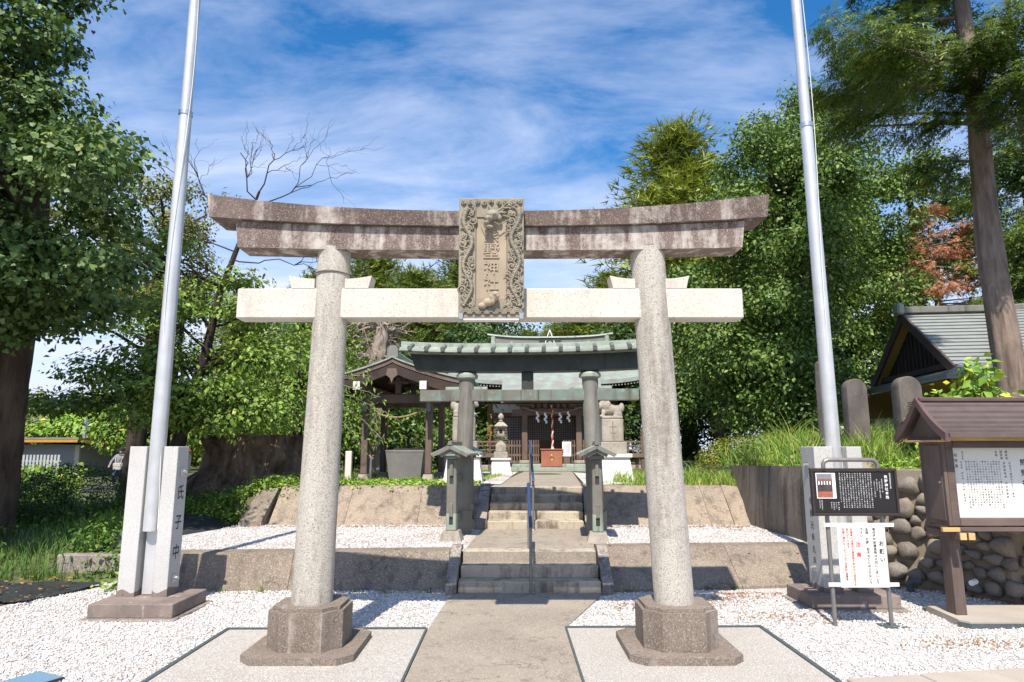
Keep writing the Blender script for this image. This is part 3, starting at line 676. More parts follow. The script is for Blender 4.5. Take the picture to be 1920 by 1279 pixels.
# ================================================================ stone torii
T = thing('stone_torii', 'large granite torii gate with dark lichened top beams and white tie beam', 'torii gate', (-0.17, 7.08, 0))
def oct_plinth(cx, s, c, z0, z1, bev=0.02):
    h = s / 2
    p = [(-h + c, -h), (h - c, -h), (h - c * .55, -h + c * .62), (h, -h + c), (h, h - c), (h - c * .55, h - c * .62), (h - c, h), (-h + c, h), (-h + c * .55, h - c * .62), (-h, h - c), (-h, -h + c), (-h + c * .55, -h + c * .62)]
    bm = bmesh.new(); vs = [bm.verts.new((x + cx, y, z0)) for x, y in p]; f = bm.faces.new(vs)
    r = bmesh.ops.extrude_face_region(bm, geom=[f]); 
    for v in r['geom']:
        if isinstance(v, bmesh.types.BMVert): v.co.z = z1
    bmesh.ops.bevel(bm, geom=[e for e in bm.edges if abs(e.verts[0].co.z - z1) < 1e-5 and abs(e.verts[1].co.z - z1) < 1e-5], offset=bev, segments=2, affect='EDGES')
    return bm
for xb, rb, xt, rt in ((-1.85, 0.208, -1.775, 0.178), (1.855, 0.202, 1.705, 0.186)):
    b = MB(); b.prism([(xb + px, py) for px, py in ((-.54, -.41), (-.41, -.54), (.41, -.54), (.54, -.41), (.54, .41), (.41, .54), (-.41, .54), (-.54, .41))], 0.012, 0.085, 'z'); b.build('footing_slab', M['plinth'], T, 40)
    b = MB(); b.bm(oct_plinth(xb + 0.005, 0.74, 0.16, 0.085, 0.475, 0.035)); b.build('plinth', M['plinth'], T, 40)
    b = MB(); n = 22; b.tube([(xb + (xt - xb) * i / n, 0, 0.46 + 3.74 * i / n) for i in range(n + 1)], [rb + (rt - rb) * (i / n) ** 0.9 for i in range(n + 1)], 36)
    b.build('pillar', M['pillar'], T, 50)
b = MB(); b.tube([(-1.79 + 0.188 * math.cos(a), 0.188 * math.sin(a), 3.915 + 0.003 * math.sin(3 * a)) for a in [2 * math.pi * k / 28 for k in range(29)]], 0.010, 6, False); b.build('joint_band', M['plinth'], T, 40)
# curved top beams
def beam(name, xl, xr, z_bot, z_top, y0, y1, m, slant=0.0, n=40):
    b = MB(); rings = []
    for i in range(n + 1):
        u = -1 + 2 * i / n; x = xl + (xr - xl) * (i / n)
        sx = slant * u
        zb, zt = z_bot(u), z_top(u)
        rings.append([(x, y0, zb), (x, y1, zb), (x + sx, y1, zt), (x + sx * 0.999, (y0 + y1) / 2, zt + 0.045), (x + sx, y0, zt)])
    b.loft(rings)
    return b.build(name, m, T, 35)
up = lambda u: 0.19 * abs(u) ** 2.3
beam('lintel_beam', -2.79, 2.71, lambda u: 4.150 + up(u) * 0.18, lambda u: 4.405 + up(u) * 0.42, -0.17, 0.17, M['lintel'], 0.04)
beam('top_beam', -3.10, 2.98, lambda u: 4.407 + up(u) * 0.55, lambda u: 4.575 + up(u) * 1.02, -0.23, 0.23, M['kasagi'], 0.035)
b = MB(); b.box(-2.78, 2.70, -0.12, 0.12, 3.405, 3.735, 0.012); b.build('tie_beam', M['nuki'], T)
for xp, sgn, w in ((-1.785, -1, 0.245), (-1.785, 1, 0.255), (1.705, -1, 0.24), (1.705, 1, 0.225)):
    r_ = 0.165; x0 = xp + sgn * r_; x1 = xp + sgn * (r_ + w)
    b = MB(); rings = []
    for i in range(7):
        u = i / 6; x = x0 + (x1 - x0) * u; k = 0.035 * u ** 2
        rings.append([(x, -0.115, 3.738), (x, 0.115, 3.738), (x + sgn * 0.035 * u, 0.115, 3.845 + k), (x + sgn * 0.035 * u, -0.115, 3.845 + k)])
    b.loft(rings); b.build('wedge', M['nuki'], T)

# carved plaque on the gate
PQ = thing('shrine_plaque', 'carved stone name plaque with dragon border hanging at the middle of the stone torii', 'plaque', (-0.19, 6.80, 3.365))
PQ.rotation_euler = (R(2.5), 0, 0)
W, HH = 0.69, 1.30
b = MB(); b.box(-W / 2, W / 2, -0.02, 0.10, 0, HH, 0.008); b.build('back_slab', M['plaque'], PQ)
for x0, x1, z0, z1 in ((-W / 2, -0.165, 0, HH), (0.165, W / 2, 0, HH), (-0.163, 0.163, 0, 0.20), (-0.163, 0.163, 1.085, HH)):
    b = MB(); b.box(x0, x1, -0.046, -0.021, z0, z1, 0.006); b.build('frame', M['plaque'], PQ)
b = MB(); b.box(-0.162, 0.162, -0.034, -0.0205, 0.202, 1.083, 0.004); b.build('panel', M['plaque_panel'], PQ)
for i, ch in enumerate('熊墅神社'):
    v, f = glyph(ch, 0.004); b = MB(); s = 0.165 if i != 1 else 0.185; z = (0.90, 0.725, 0.545, 0.375)[i]
    ring_v = []; n = len(v)
    # raised strokes: front face, back face and the sides between them
    e = {}
    for q in f:
        for a_, b_ in zip(q, q[1:] + q[:1]): e[(a_, b_)] = 1
    front = [(x * s, -0.045, zz * s + z) for x, zz in v]; back = [(x * s, -0.030, zz * s + z) for x, zz in v]
    sides = [(a_, b_, b_ + n, a_ + n) for a_, b_ in e if (b_, a_) not in e]
    b.add(front + back, list(f) + sides); b.build('character', M['plaque_panel'], PQ)
# border relief
rng = random.Random(3)
def spiral(b, cx, cz, r, turns=1.6, a0=0.0, d=1, y=-0.058, w=0.011):
    pts = []; rad = []
    n = int(18 * turns)
    for i in range(n + 1):
        t = i / n; a = a0 + d * t * turns * 2 * math.pi; q = r * (1 - t * 0.86)
        pts.append((cx + q * math.cos(a), y - 0.008 * t, cz + q * math.sin(a))); rad.append(w * (1 - 0.3 * t) if i else w * 0.5)
    b.tube(pts, rad, 6); b.ball((cx, y - 0.010, cz), (r * 0.30, 0.016, r * 0.30), 1)
cv = MB()
for sx in (-1, 1):
    # two coiling bodies down each side
    pts = []; rad = []
    for i in range(61):
        t = i / 60; z = 1.18 - t * 1.05
        x = sx * (0.252 + 0.045 * math.sin(t * 13.5 + (0.6 if sx > 0 else 0)))
        pts.append((x, -0.060 - 0.006 * math.cos(t * 13.5), z)); rad.append(0.030 - 0.010 * t + 0.004 * math.sin(i * 2.1))
    cv.tube(pts, rad, 8)
    for i in range(2, 60):      # scales along the body
        p = pts[i]; cv.ball((p[0] + rad[i] * .5, p[1] - rad[i] * 0.7, p[2]), (0.010, 0.010, 0.008), 1); cv.ball((p[0] - rad[i] * .5, p[1] - rad[i] * 0.7, p[2] + .008), (0.010, 0.010, 0.008), 1)
    for k in range(13):
        z = 0.14 + k * 0.082; x = sx * (0.252 - 0.055 * math.sin((1.18 - z) / 1.05 * 13.5 + (0.6 if sx > 0 else 0)))
        x = max(0.195, min(0.315, abs(x))) * sx
        spiral(cv, x, z, 0.030 + 0.008 * (k % 3), 1.5, rng.uniform(0, 6), rng.choice((-1, 1)))
    for k in range(70):         # flame and wave strands
        z = 0.10 + k * 0.0165; x0 = sx * rng.uniform(0.19, 0.33); l = rng.uniform(0.05, 0.09)
        a = rng.uniform(0.6, 2.4); q = []
        for i in range(7):
            t = i / 6; q.append((x0 + l * t * math.cos(a + 1.2 * t), -0.060, z + l * t * math.sin(a + 1.2 * t)))
        if all(abs(p[0]) < 0.338 and 0.01 < p[2] < 1.29 for p in q): cv.tube(q, [0.010, 0.010, 0.009, 0.008, 0.007, 0.005, 0.002], 6)
for k in range(9): spiral(cv, -0.30 + k * 0.075, 1.255 - 0.012 * (k % 2), 0.026, 1.3, k, 1 if k % 2 else -1)
for k in range(7):               # waves along the foot
    cx = -0.27 + k * 0.09
    for r_ in (0.055, 0.040, 0.025):
        cv.tube([(cx + r_ * math.cos(a), -0.060, 0.045 + r_ * 1.1 * math.sin(a)) for a in [math.pi * i / 10 for i in range(11)]], 0.007, 6)
cv.build('border_carving', M['plaque'], PQ, 60)['kind'] = 'stuff'
def remesh(balls, vox, name):
    b = MB()
    for c, r_ in balls: b.ball(c, r_, 2)
    return from_mods(b.mesh(name), [('REMESH', dict(mode='VOXEL', voxel_size=vox)), ('SMOOTH', dict(factor=0.5, iterations=3))])
hd = remesh([((0.01, -0.085, 1.10), (0.075, 0.06, 0.062)), ((-0.035, -0.115, 1.045), (0.048, 0.05, 0.042)), ((-0.05, -0.125, 1.005), (0.035, 0.035, 0.022)), ((-0.058, -0.15, 1.052), (0.017, 0.02, 0.015)), ((-0.022, -0.155, 1.052), (0.017, 0.02, 0.015)), ((-0.02, -0.135, 1.095), (0.020, 0.02, 0.016)), ((0.03, -0.135, 1.10), (0.022, 0.02, 0.016)), ((0.085, -0.08, 1.07), (0.03, 0.03, 0.035)), ((0.10, -0.075, 1.13), (0.07, 0.014, 0.016)), ((0.14, -0.075, 1.18), (0.05, 0.012, 0.014)), ((0.06, -0.075, 1.17), (0.014, 0.012, 0.05)), ((-0.03, -0.11, 0.965), (0.055, 0.03, 0.02))], 0.008, 'dragon_head')
hd.materials.append(M['plaque']); hd.polygons.foreach_set('use_smooth', [True] * len(hd.polygons)); put('dragon_head', hd, None, PQ)
for sx, l in ((-1, 0.10), (1, 0.14)):
    b = MB()
    b.tube([(0.0 + sx * 0.03, -0.10, 1.02), (sx * 0.08, -0.10, 0.99), (sx * l, -0.09, 1.02), (sx * (l + 0.02), -0.08, 1.06)], [0.007, 0.006, 0.005, 0.002], 6); b.build('whisker', M['plaque'], PQ, 60); b = MB()
    b.tube([(0.03 + sx * 0.03, -0.08, 1.14), (0.05 + sx * 0.06, -0.075, 1.18), (0.06 + sx * 0.10, -0.07, 1.235)], [0.012, 0.010, 0.003], 6); b.build('horn', M['plaque'], PQ, 60)
ln = remesh([((0.03, -0.085, 0.215), (0.055, 0.05, 0.05)), ((0.045, -0.11, 0.245), (0.04, 0.04, 0.032)), ((-0.03, -0.075, 0.165), (0.06, 0.04, 0.045)), ((-0.09, -0.07, 0.13), (0.05, 0.03, 0.035)), ((0.02, -0.10, 0.175), (0.025, 0.03, 0.045)), ((0.07, -0.12, 0.22), (0.02, 0.025, 0.018))], 0.008, 'beast')
ln.materials.append(M['plaque_panel']); ln.polygons.foreach_set('use_smooth', [True] * len(ln.polygons)); put('beast_carving', ln, None, PQ)
for sx in (-1, 1):
    b = MB(); b.box(sx * 0.315 - 0.022, sx * 0.315 + 0.022, -0.075, 0.12, -0.012, 0.05, 0.004); b.build('bracket', M['steel'], PQ)
b = MB(); b.box(-0.29, 0.29, -0.05, 0.10, -0.018, -0.004); b.build('shelf', M['white_metal'], PQ)

# ================================================================ flagpoles
def flagbase(name, loc, stones, xr, label, text, side):
    t = thing(name, label, 'flagpole base', loc)
    x0, x1, y0, y1 = xr
    b = MB(); b.box(x0 - 0.06, x1 + 0.07, y0 - 0.08, y1 + 0.06, -0.05, 0.02, 0.01); b.build('footing', M['kerb'], t)
    b = MB(); b.box(x0, x1, y0, y1, 0.02, 0.18, 0.008); b.build('plinth', M['base_dark'], t)
    for k, (a, c, d, e) in enumerate(stones):
        b = MB(); b.box(a, c, d, e, 0.18, 2.05, 0.006); s = b.build('stone_post', M['base_granite'], t)
        q = MB()
        q.box(a - 0.002, c + 0.002, d - 0.002, e + 0.002, 0.181, 0.24)
        # damp rim at the foot with a ragged top
        ring = [];  nseg = 12
        per = [(a, d), (c, d), (c, e), (a, e)]
        vs = []; fs = []
        for j in range(4):
            p0, p1 = per[j], per[(j + 1) % 4]
            for i in range(nseg):
                u = i / nseg; x = p0[0] + (p1[0] - p0[0]) * u; y = p0[1] + (p1[1] - p0[1]) * u
                ox = 0.003 if x >= c - 1e-6 else (-0.003 if x <= a + 1e-6 else 0); oy = 0.003 if y >= e - 1e-6 else (-0.003 if y <= d + 1e-6 else 0)
                vs += [(x + ox, y + oy, 0.181), (x + ox, y + oy, 0.25 + 0.05 * noise.noise(Vector((x * 9, y * 9, k + 5))))]
        nn = len(vs) // 2
        fs = [(2 * i, 2 * ((i + 1) % nn), 2 * ((i + 1) % nn) + 1, 2 * i + 1) for i in range(nn)]
        q = MB(); q.add(vs, fs); q.build('damp_stain', M['base_dark'], t)
        if (k == 1 and side > 0) or (k == 0 and side < 0):
            xf = c + 0.0015 if side > 0 else a - 0.0015
            Rm = Matrix.Rotation(R(90 * side), 3, 'Z')
            for i, ch in enumerate(text):
                if ch == ' ': continue
                v, f = glyph(ch, 0.008); sz = 0.20 if side > 0 else 0.11; zz = (1.46 - i * 0.375) if side > 0 else 1.32 - i * 0.155
                g = MB(); g.add([(xf + 0.001 * side, (d + e) / 2 + (px * sz * 0.9) * side, zz + pz * sz) for px, pz in v], f); g.build('character', M['ink_black'], t)
            for zz in ((1.72, 0.38) if side > 0 else (1.80, 0.46)):
                g = MB(); g.box(min(xf, xf + side * 0.012), max(xf, xf + side * 0.012), (d + e) / 2 - 0.05, (d + e) / 2 + 0.05, zz - 0.05, zz + 0.05, 0.003, None)
                pl = g.build('bolt_plate', M['steel'], t, loc=(0, 0, 0))
                g = MB(); g.cyl((xf + side * 0.012, (d + e) / 2, zz), (xf + side * 0.055, (d + e) / 2, zz), 0.026, n=6); g.ball((xf + side * 0.055, (d + e) / 2, zz), 0.018, 1); g.build('bolt', M['steel'], pl, 40)
    return t
FL = (-4.6, 8.7, 0)
flagbase('flagpole_plinth', FL, [(-0.345, -0.125, 0.0, 0.30), (0.10, 0.285, 0.0, 0.30)], (-0.45, 0.57, -0.40, 0.50), 'pale granite flagpole base with carved characters beside the weeds and tree stump', '氏子中', 1)
def flagpole(loc, lean, label):
    t = thing('flagpole', label, 'flagpole', loc)
    z0, zj, z1 = 0.98, 6.75, 12.6
    b = MB(); b.box(-0.075, 0.075, 0.03, 0.15, 0.185, 1.2, 0.01); b.build('foot_channel', M['pole'], t)
    b = MB(); b.tube([(lean * z * 0.0 + lean * (z - z0), 0, z) for z in (z0, 2.2, 4.4, zj)], [0.099, 0.098, 0.093, 0.083], 28); b.build('lower_tube', M['pole'], t, 40)
    b = MB(); b.tube([(lean * (z - z0), 0, z) for z in (zj - 0.05, 9, 11, z1)], [0.076, 0.071, 0.064, 0.056], 28); b.build('upper_tube', M['pole'], t, 40)
    b = MB(); b.lathe([(0.078, 0), (0.094, 0.01), (0.094, 0.07), (0.078, 0.085)], (lean * (zj - z0), 0, zj - 0.04), 28); b.build('collar', M['steel'], t, 40)
    b = MB(); b.ball((lean * (z1 - z0), 0, z1 + 0.08), 0.1, 2); b.build('finial', M['gold'], t, 60)
    b = MB(); b.tube([(0.05 + lean * (z - z0) + 0.07 * math.sin(z * 0.9 + 1) * (1 - z / 20), -0.085 + 0.03 * math.sin(z), z) for z in np.linspace(1.0, 12.4, 40)], 0.005, 5); b.build('halyard', M['white_metal'], t, 60)
flagpole((-4.612, 8.765, 0), -0.003, 'tall aluminium flagpole rising from the carved granite base by the weeds')
FRr = (4.3, 9.0, 0)
flagbase('flagpole_plinth', FRr, [(-0.22, 0.03, -0.05, 0.35), (0.22, 0.42, -0.05, 0.35)], (-0.46, 0.66, -0.24, 0.56), 'granite flagpole base half hidden behind the black information sign', '令和元年九月', -1)
flagpole((4.43, 9.12, 0), -0.004, 'tall aluminium flagpole rising behind the black information sign')

# ================================================================ copper torii behind
G = thing('copper_torii', 'green weathered copper torii with roofed side posts standing before the upper steps', 'torii gate', (0.355, 12.45, 0.49), R(-5))
for sx in (-1, 1):
    xb, xt = sx * 1.235, sx * 1.165
    b = MB(); b.tube([(xb, 0, 0.0), (xb, 0, 0.42)], 0.185, 24); b.build('pillar_foot', M['copper_brown'], G, 40)
    z = [0.42, 1.05, 1.06, 1.75, 1.76, 2.35, 2.36, 2.86]
    b = MB(); b.tube([(xb + (xt - xb) * q / 2.9, 0, q) for q in z], [0.158 - 0.011 * q / 2.9 + (0.003 if i % 2 else 0) for i, q in enumerate(z)], 28); b.build('pillar', M['copper_brown'], G, 30)
    b = MB(); b.lathe([(0.15, 0), (0.205, 0.03), (0.205, 0.085), (0.17, 0.125), (0.15, 0.13)], (xt, 0, 2.84), 28); b.build('capital', M['copper_green'], G, 35)
def gbeam(name, xh, zb, zt, y0, y1, m, crv, ends=0.0):
    b = MB(); rings = []
    for i in range(33):
        u = -1 + i / 16; x = xh * u; k = crv * abs(u) ** 2.6
        rings.append([(x, y0, zb + k), (x, y1, zb + k), (x + ends * u, y1, zt + k), (x + ends * u, y0, zt + k)])
    b.loft(rings); return b.build(name, m, G, 30)
gbeam('lintel_beam', 2.14, 2.975, 3.285, -0.17, 0.17, M['copper_dark'], 0.05, 0.10)
b = MB(); b.box(-2.06, -0.13, -0.085, 0.085, 2.43, 2.64, 0.006); b.box(-0.126, 0.2, -0.084, 0.084, 2.431, 2.639, 0.006); b.box(0.204, 2.06, -0.085, 0.085, 2.43, 2.64, 0.006); b.build('tie_beam', M['copper'], G)
b = MB(); b.box(-0.12, 0.10, -0.07, 0.07, 2.642, 2.972, 0.006); b.build('centre_strut', M['copper_dark'], G)
for sx in (-1, 1):
    for d in (-1, 1):
        x = sx * 1.17 + d * 0.27
        b = MB(); b.box(x - 0.13, x + 0.13, -0.07, 0.07, 2.643, 2.70, 0.006); b.build('wedge', M['copper_green'], G)
# roof on the top beam: ridge band, sloping skirt, rolls
b = MB(); rings = []
for i in range(33):
    u = -1 + i / 16; x = 2.44 * u; k = 0.065 * abs(u) ** 2.6
    rings.append([(x, -0.13, 3.41 + k), (x, -0.13, 3.51 + k), (x, 0, 3.54 + k), (x, 0.13, 3.51 + k), (x, 0.13, 3.41 + k)])
b.loft(rings); b.build('ridge', M['copper_green'], G, 30)
for sy in (-1, 1):
    b = MB(); rings = []
    for i in range(33):
        u = -1 + i / 16; x = 2.40 * u; k = 0.065 * abs(u) ** 2.6
        rings.append([(x, sy * 0.135, 3.40 + k), (x, sy * 0.135, 3.44 + k), (x, sy * 0.40, 3.345 + k), (x, sy * 0.40, 3.30 + k)])
    b.loft(rings); b.build('roof_skirt', M['copper_green'], G, 20)
    for i in range(15):
        u = -1 + (i + 0.5) / 7.5; x = 2.36 * u; k = 0.065 * abs(u) ** 2.6
        if sy > 0 and i % 2: continue
        b = MB(); b.tube([(x, sy * 0.13, 3.46 + k), (x, sy * 0.27, 3.415 + k), (x, sy * 0.45, 3.352 + k)], [0.034, 0.037, 0.040], 10); b.build('roll_rib', M['copper'], G, 40)
    b = MB(); b.loft([[(2.38 * u, sy * 0.38, 3.285 + 0.065 * abs(u) ** 2.6), (2.38 * u, sy * 0.405, 3.285 + 0.065 * abs(u) ** 2.6), (2.38 * u, sy * 0.405, 3.305 + 0.065 * abs(u) ** 2.6), (2.38 * u, sy * 0.38, 3.305 + 0.065 * abs(u) ** 2.6)] for u in [-1 + i / 16 for i in range(33)]]); b.build('eave_edge', M['copper_dark'], G)
# braces: short roofed posts before and behind each pillar
for sx in (-1, 1):
    for sy in (-1, 1):
        x, y = sx * 1.235 - 0.02, sy * 0.98
        b = MB(); b.loft([[(x - .19, y - .17, 0), (x + .19, y - .17, 0), (x + .19, y + .17, 0), (x - .19, y + .17, 0)], [(x - .135, y - .125, 0.17), (x + .135, y - .125, 0.17), (x + .135, y + .125, 0.17), (x - .135, y + .125, 0.17)]]); b.build('foot_stone', M['old_stone'], G)
        b = MB(); b.box(x - .085, x + .085, y - .085, y + .085, 0.17, 1.36, 0.014); po = b.build('side_post', M['copper_brown'], G)
        b = MB(); b.box(x - .088, x + .088, y - .088, y + .088, 0.171, 0.46, 0.014); b.build('post_sleeve', M['copper_green'], po)
        for zz in (0.40, 1.08):
            b = MB(); b.box(x - .030, x + .030, y - .118 if sy < 0 else y + .087, y - .087 if sy < 0 else y + .118, zz, zz + 0.22, 0.006); b.build('key_block', M['copper_brown'], po)
            b = MB(); b.box(x - .034, x + .034, y - .090 if sy < 0 else y + .086, y - .086 if sy < 0 else y + .090, zz - .13, zz - .005); b.build('key_slot', M['copper_dark'], po)
            yy0, yy1 = (y + .085, -0.15) if sy < 0 else (0.15, y - .085)
            b = MB(); b.box(x - .035, x + .035, yy0, yy1, zz - 0.12, zz + 0.0, 0.004); b.build('brace_bar', M['copper'], G)
        # little gabled roof whose ridge runs back to the pillar
        ya, yb = (y - 0.27, -0.16) if sy < 0 else (0.16, y + 0.27)
        b = MB()
        for s in (-1, 1):
            b.loft([[(x, yy, 1.615), (x, yy, 1.575), (x + s * 0.16, yy, 1.485), (x + s * 0.32, yy, 1.425), (x + s * 0.33, yy, 1.46), (x + s * 0.17, yy, 1.53)] for yy in (ya, yb)])
        rf_ = b.build('brace_roof', M['copper_green'], G, 25)
        b = MB(); b.prism([(x - .04, 1.60), (x + .04, 1.60), (x + .03, 1.665), (x - .03, 1.665)], ya - 0.04, yb, 'y'); b.build('brace_ridge', M['copper_brown'], rf_)
        ye = ya if sy < 0 else yb
        for s in (-1, 1):
            b = MB(); b.bar((x, ye - 0.012 * -sy, 1.57), (x + s * 0.30, ye - 0.012 * -sy, 1.425), 0.03, 0.06); b.build('barge_board', M['copper_brown'], rf_)
            b = MB(); b.bar((x, ye - 0.04 * sy, 1.50), (x + s * 0.17, ye - 0.04 * sy, 1.415), 0.05, 0.05); b.build('inner_gable', M['copper_brown'], rf_)
        b = MB(); b.box(x - .12, x + .12, min(ye - .1 * sy, y - .1), max(ye - .1 * sy, y + .1), 1.36, 1.425, 0.006); b.build('post_cap', M['copper'], G)
# ================================================================ shrine hall
S = thing('shrine_hall', 'dark timber shrine hall with copper roof and lattice doors at the end of the path', 'shrine hall', (1.66, 26.0, 1.2), R(-3))
b = MB(); b.box(-4.2, 4.2, 0.9, 7.0, 0.0, 0.22, 0.02); b.build('foundation', M['old_stone'], S)
b = MB(); b.box(-1.75, 1.75, -0.55, 0.9, 0.0, 0.15, 0.015); b.box(-1.55, 1.55, -0.25, 0.9, 0.151, 0.28, 0.015); b.build('copper_step', M['copper_green'], S)
for x in (-1.06, 1.06):
    b = MB(); b.box(x - .2, x + .2, -.12, .28, 0.28, 0.42, 0.03); b.build('pillar_stone', M['old_stone'], S)
    b = MB(); b.box(x - .115, x + .115, -.035, .195, 0.42, 2.55, 0.025); b.build('porch_pillar', M['hall_wood'], S)
    b = MB(); b.box(x - .2, x + .2, -.10, .26, 2.40, 2.52, 0.03); b.box(x - .34, x + .34, -.06, .22, 2.521, 2.62, 0.03); b.build('bracket', M['hall_wood_h'], S)
# rainbow beam, carved nosings
b = MB(); rings = []
for i in range(13):
    u = -1 + i / 6; rings.append([(1.55 * u, -0.03, 2.12 + 0.06 * (1 - u * u)), (1.55 * u, 0.17, 2.12 + 0.06 * (1 - u * u)), (1.55 * u, 0.17, 2.38 + 0.04 * (1 - u * u)), (1.55 * u, -0.03, 2.38 + 0.04 * (1 - u * u))])
b.loft(rings); b.build('porch_beam', M['hall_wood_h'], S, 30)
b = MB(); b.box(-2.0, 2.0, -0.05, 0.21, 2.64, 2.80, 0.01); b.build('purlin', M['hall_wood_h'], S)
for i in range(7): 
    b = MB(); x = -0.75 + i * 0.25; b.box(x - .09, x + .09, 0.0, 0.14, 2.43 + 0.02 * (i % 2), 2.63, 0.03); b.build('carved_block', M['hall_wood'], S)
# walls
yw = 1.75
b = MB(); b.box(-2.62, 2.62, yw + 0.10, 6.4, 0.22, 3.75); b.build('wall', M['hall_wood'], S)
for x in (-2.58, -1.12, 1.12, 2.58):
    b = MB(); b.box(x - .1, x + .1, yw - .06, yw + .14, 0.5, 2.75, 0.015); b.build('wall_post', M['hall_red'], S)
b = MB(); b.box(-2.7, 2.7, yw - .08, yw + .12, 2.20, 2.34, 0.01); b.build('lintel', M['hall_red'], S)
for x0, x1 in ((-2.46, -1.24), (1.24, 2.46)):
    b = MB(); b.box(x0, x1, yw + .03, yw + .09, 2.36, 2.72); b.build('plaster_panel', M['plaster'], S)
def lattice(x0, x1, z0, z1, y, nx_, nz_):
    b = MB(); b.box(x0, x1, y + .035, y + .06, z0, z1); p = b.build('door_panel', M['lattice_back'], S)
    b = MB()
    for i in range(nx_ + 1):
        x = x0 + (x1 - x0) * i / nx_; w = .03 if i in (0, nx_) else .014; b.box(x - w, x + w, y, y + .032, z0, z1)
    for i in range(nz_ + 1):
        z = z0 + (z1 - z0) * i / nz_; w = .03 if i in (0, nz_) else .014; b.box(x0, x1, y - .004, y + .03, z - w, z + w)
    b.build('lattice', M['hall_wood'], p)['kind'] = 'stuff'
lattice(-2.44, -1.26, 0.82, 2.16, yw, 11, 13); lattice(1.26, 2.44, 0.82, 2.16, yw, 11, 13)
for x0, x1 in ((-0.98, -0.03), (0.03, 0.98)):
    lattice(x0, x1, 1.18, 2.16, yw + .02, 10, 11)
    for k in range(2):
        w = (x1 - x0) / 2
        b = MB(); b.box(x0 + k * w + .03, x0 + (k + 1) * w - .03, yw + .02, yw + .06, 0.78, 1.12, 0.012); b.build('door_board', M['hall_red'], S)
    b = MB(); b.box(x0, x1, yw + .03, yw + .09, 0.68, 1.17); b.build('door_frame', M['hall_wood'], S)
# veranda and rails
b = MB(); b.box(-3.7, 3.7, 0.75, yw + .1, 0.60, 0.68, 0.008); b.build('veranda', M['hall_wood_h'], S)
b = MB(); b.box(-3.72, 3.72, 0.70, 0.748, 0.52, 0.66, 0.006); b.build('veranda_edge', M['hall_wood_h'], S)
for x0, x1 in ((-3.62, -1.35), (1.35, 3.62)):
    for z, r_ in ((0.82, .025), (0.98, .025), (1.14, .035)):
        b = MB(); b.box(x0, x1, 0.80, 0.80 + 2 * r_, z - r_, z + r_, 0.006); b.build('rail', M['hall_wood_h'], S)
    for i in range(5):
        x = x0 + (x1 - x0) * i / 4; b = MB(); b.box(x - .03, x + .03, 0.795, 0.855, 0.68, 1.10); b.build('rail_post', M['hall_wood'], S)
    x = x1 if x1 > 2 else x0
    b = MB(); b.box(x - .075, x + .075, 0.75, 0.90, 0.0, 1.38, 0.01); b.lathe([(.05, 0), (.085, .03), (.085, .06), (.045, .09), (.075, .15), (.07, .2), (.015, .27)], (x, 0.825, 1.38), 12); b.build('newel_post', M['hall_wood'], S, 40)
for x in (-3.4, -2.5, -1.6, 1.6, 2.5, 3.4):
    b = MB(); b.box(x - .07, x + .07, 0.9, 1.05, 0.0, 0.6); b.build('veranda_leg', M['hall_wood'], S)
# main roof: curved copper roof, ridge along x
def roof_prof(t):      # t 0 ridge .. 1 eave, returns (run, drop)
    return t, 1.62 * (1 - (1 - t) ** 1.75 * 1.0) if False else 1.62 * (t ** 0.82)
def slope(name, xh0, xh1, yr, ye, zr, ze, m, curl=0.22, nx_=24, ny_=8, thick=0.16, sag=0.25):
    b = MB(); top = []; 
    for j in range(ny_ + 1):
        t = j / ny_
        for i in range(nx_ + 1):
            u = -1 + 2 * i / nx_
            xh = xh0 + (xh1 - xh0) * t
            z = zr + (ze - zr) * t - sag * math.sin(math.pi * t) * 0.5 + curl * abs(u) ** 4 * t
            top.append((xh * u, yr + (ye - yr) * t, z))
    n1 = nx_ + 1; k = len(top)
    bot = [(x, y, z - thick) for x, y, z in top]
    fs = [(j * n1 + i, j * n1 + i + 1, (j + 1) * n1 + i + 1, (j + 1) * n1 + i) for j in range(ny_) for i in range(nx_)]
    fs += [tuple(q + k for q in reversed(f)) for f in fs]
    for i in range(nx_): fs.append((ny_ * n1 + i, ny_ * n1 + i + 1, ny_ * n1 + i + 1 + k, ny_ * n1 + i + k))
    for j in range(ny_):
        for c in (0, nx_): fs.append((j * n1 + c, (j + 1) * n1 + c, (j + 1) * n1 + c + k, j * n1 + c + k))
    for i in range(nx_): fs.append((i, i + 1, i + 1 + k, i + k))
    b.add(top + bot, fs); return b.build(name, m, S, 40)
slope('main_roof', 2.9, 4.2, 4.0, 0.55, 5.55, 3.58, M['roof_copper'], 0.34, sag=0.35)
slope('main_roof', 2.9, 4.2, 4.0, 7.6, 5.55, 3.58, M['roof_copper'], 0.34, sag=0.35)
for sx in (-1, 1):
    b = MB(); b.loft([[(sx * 2.88, 4.0, 5.4), (sx * 3.45, 1.6, 3.6), (sx * 3.45, 6.4, 3.6)], [(sx * 2.75, 4.0, 5.4), (sx * 3.3, 1.6, 3.6), (sx * 3.3, 6.4, 3.6)]]); b.build('gable', M['hall_wood'], S)
pr = slope('porch_roof', 2.05, 1.9, 2.1, -1.0, 4.55, 3.02, M['roof_copper'], 0.0, sag=0.22, thick=0.14)
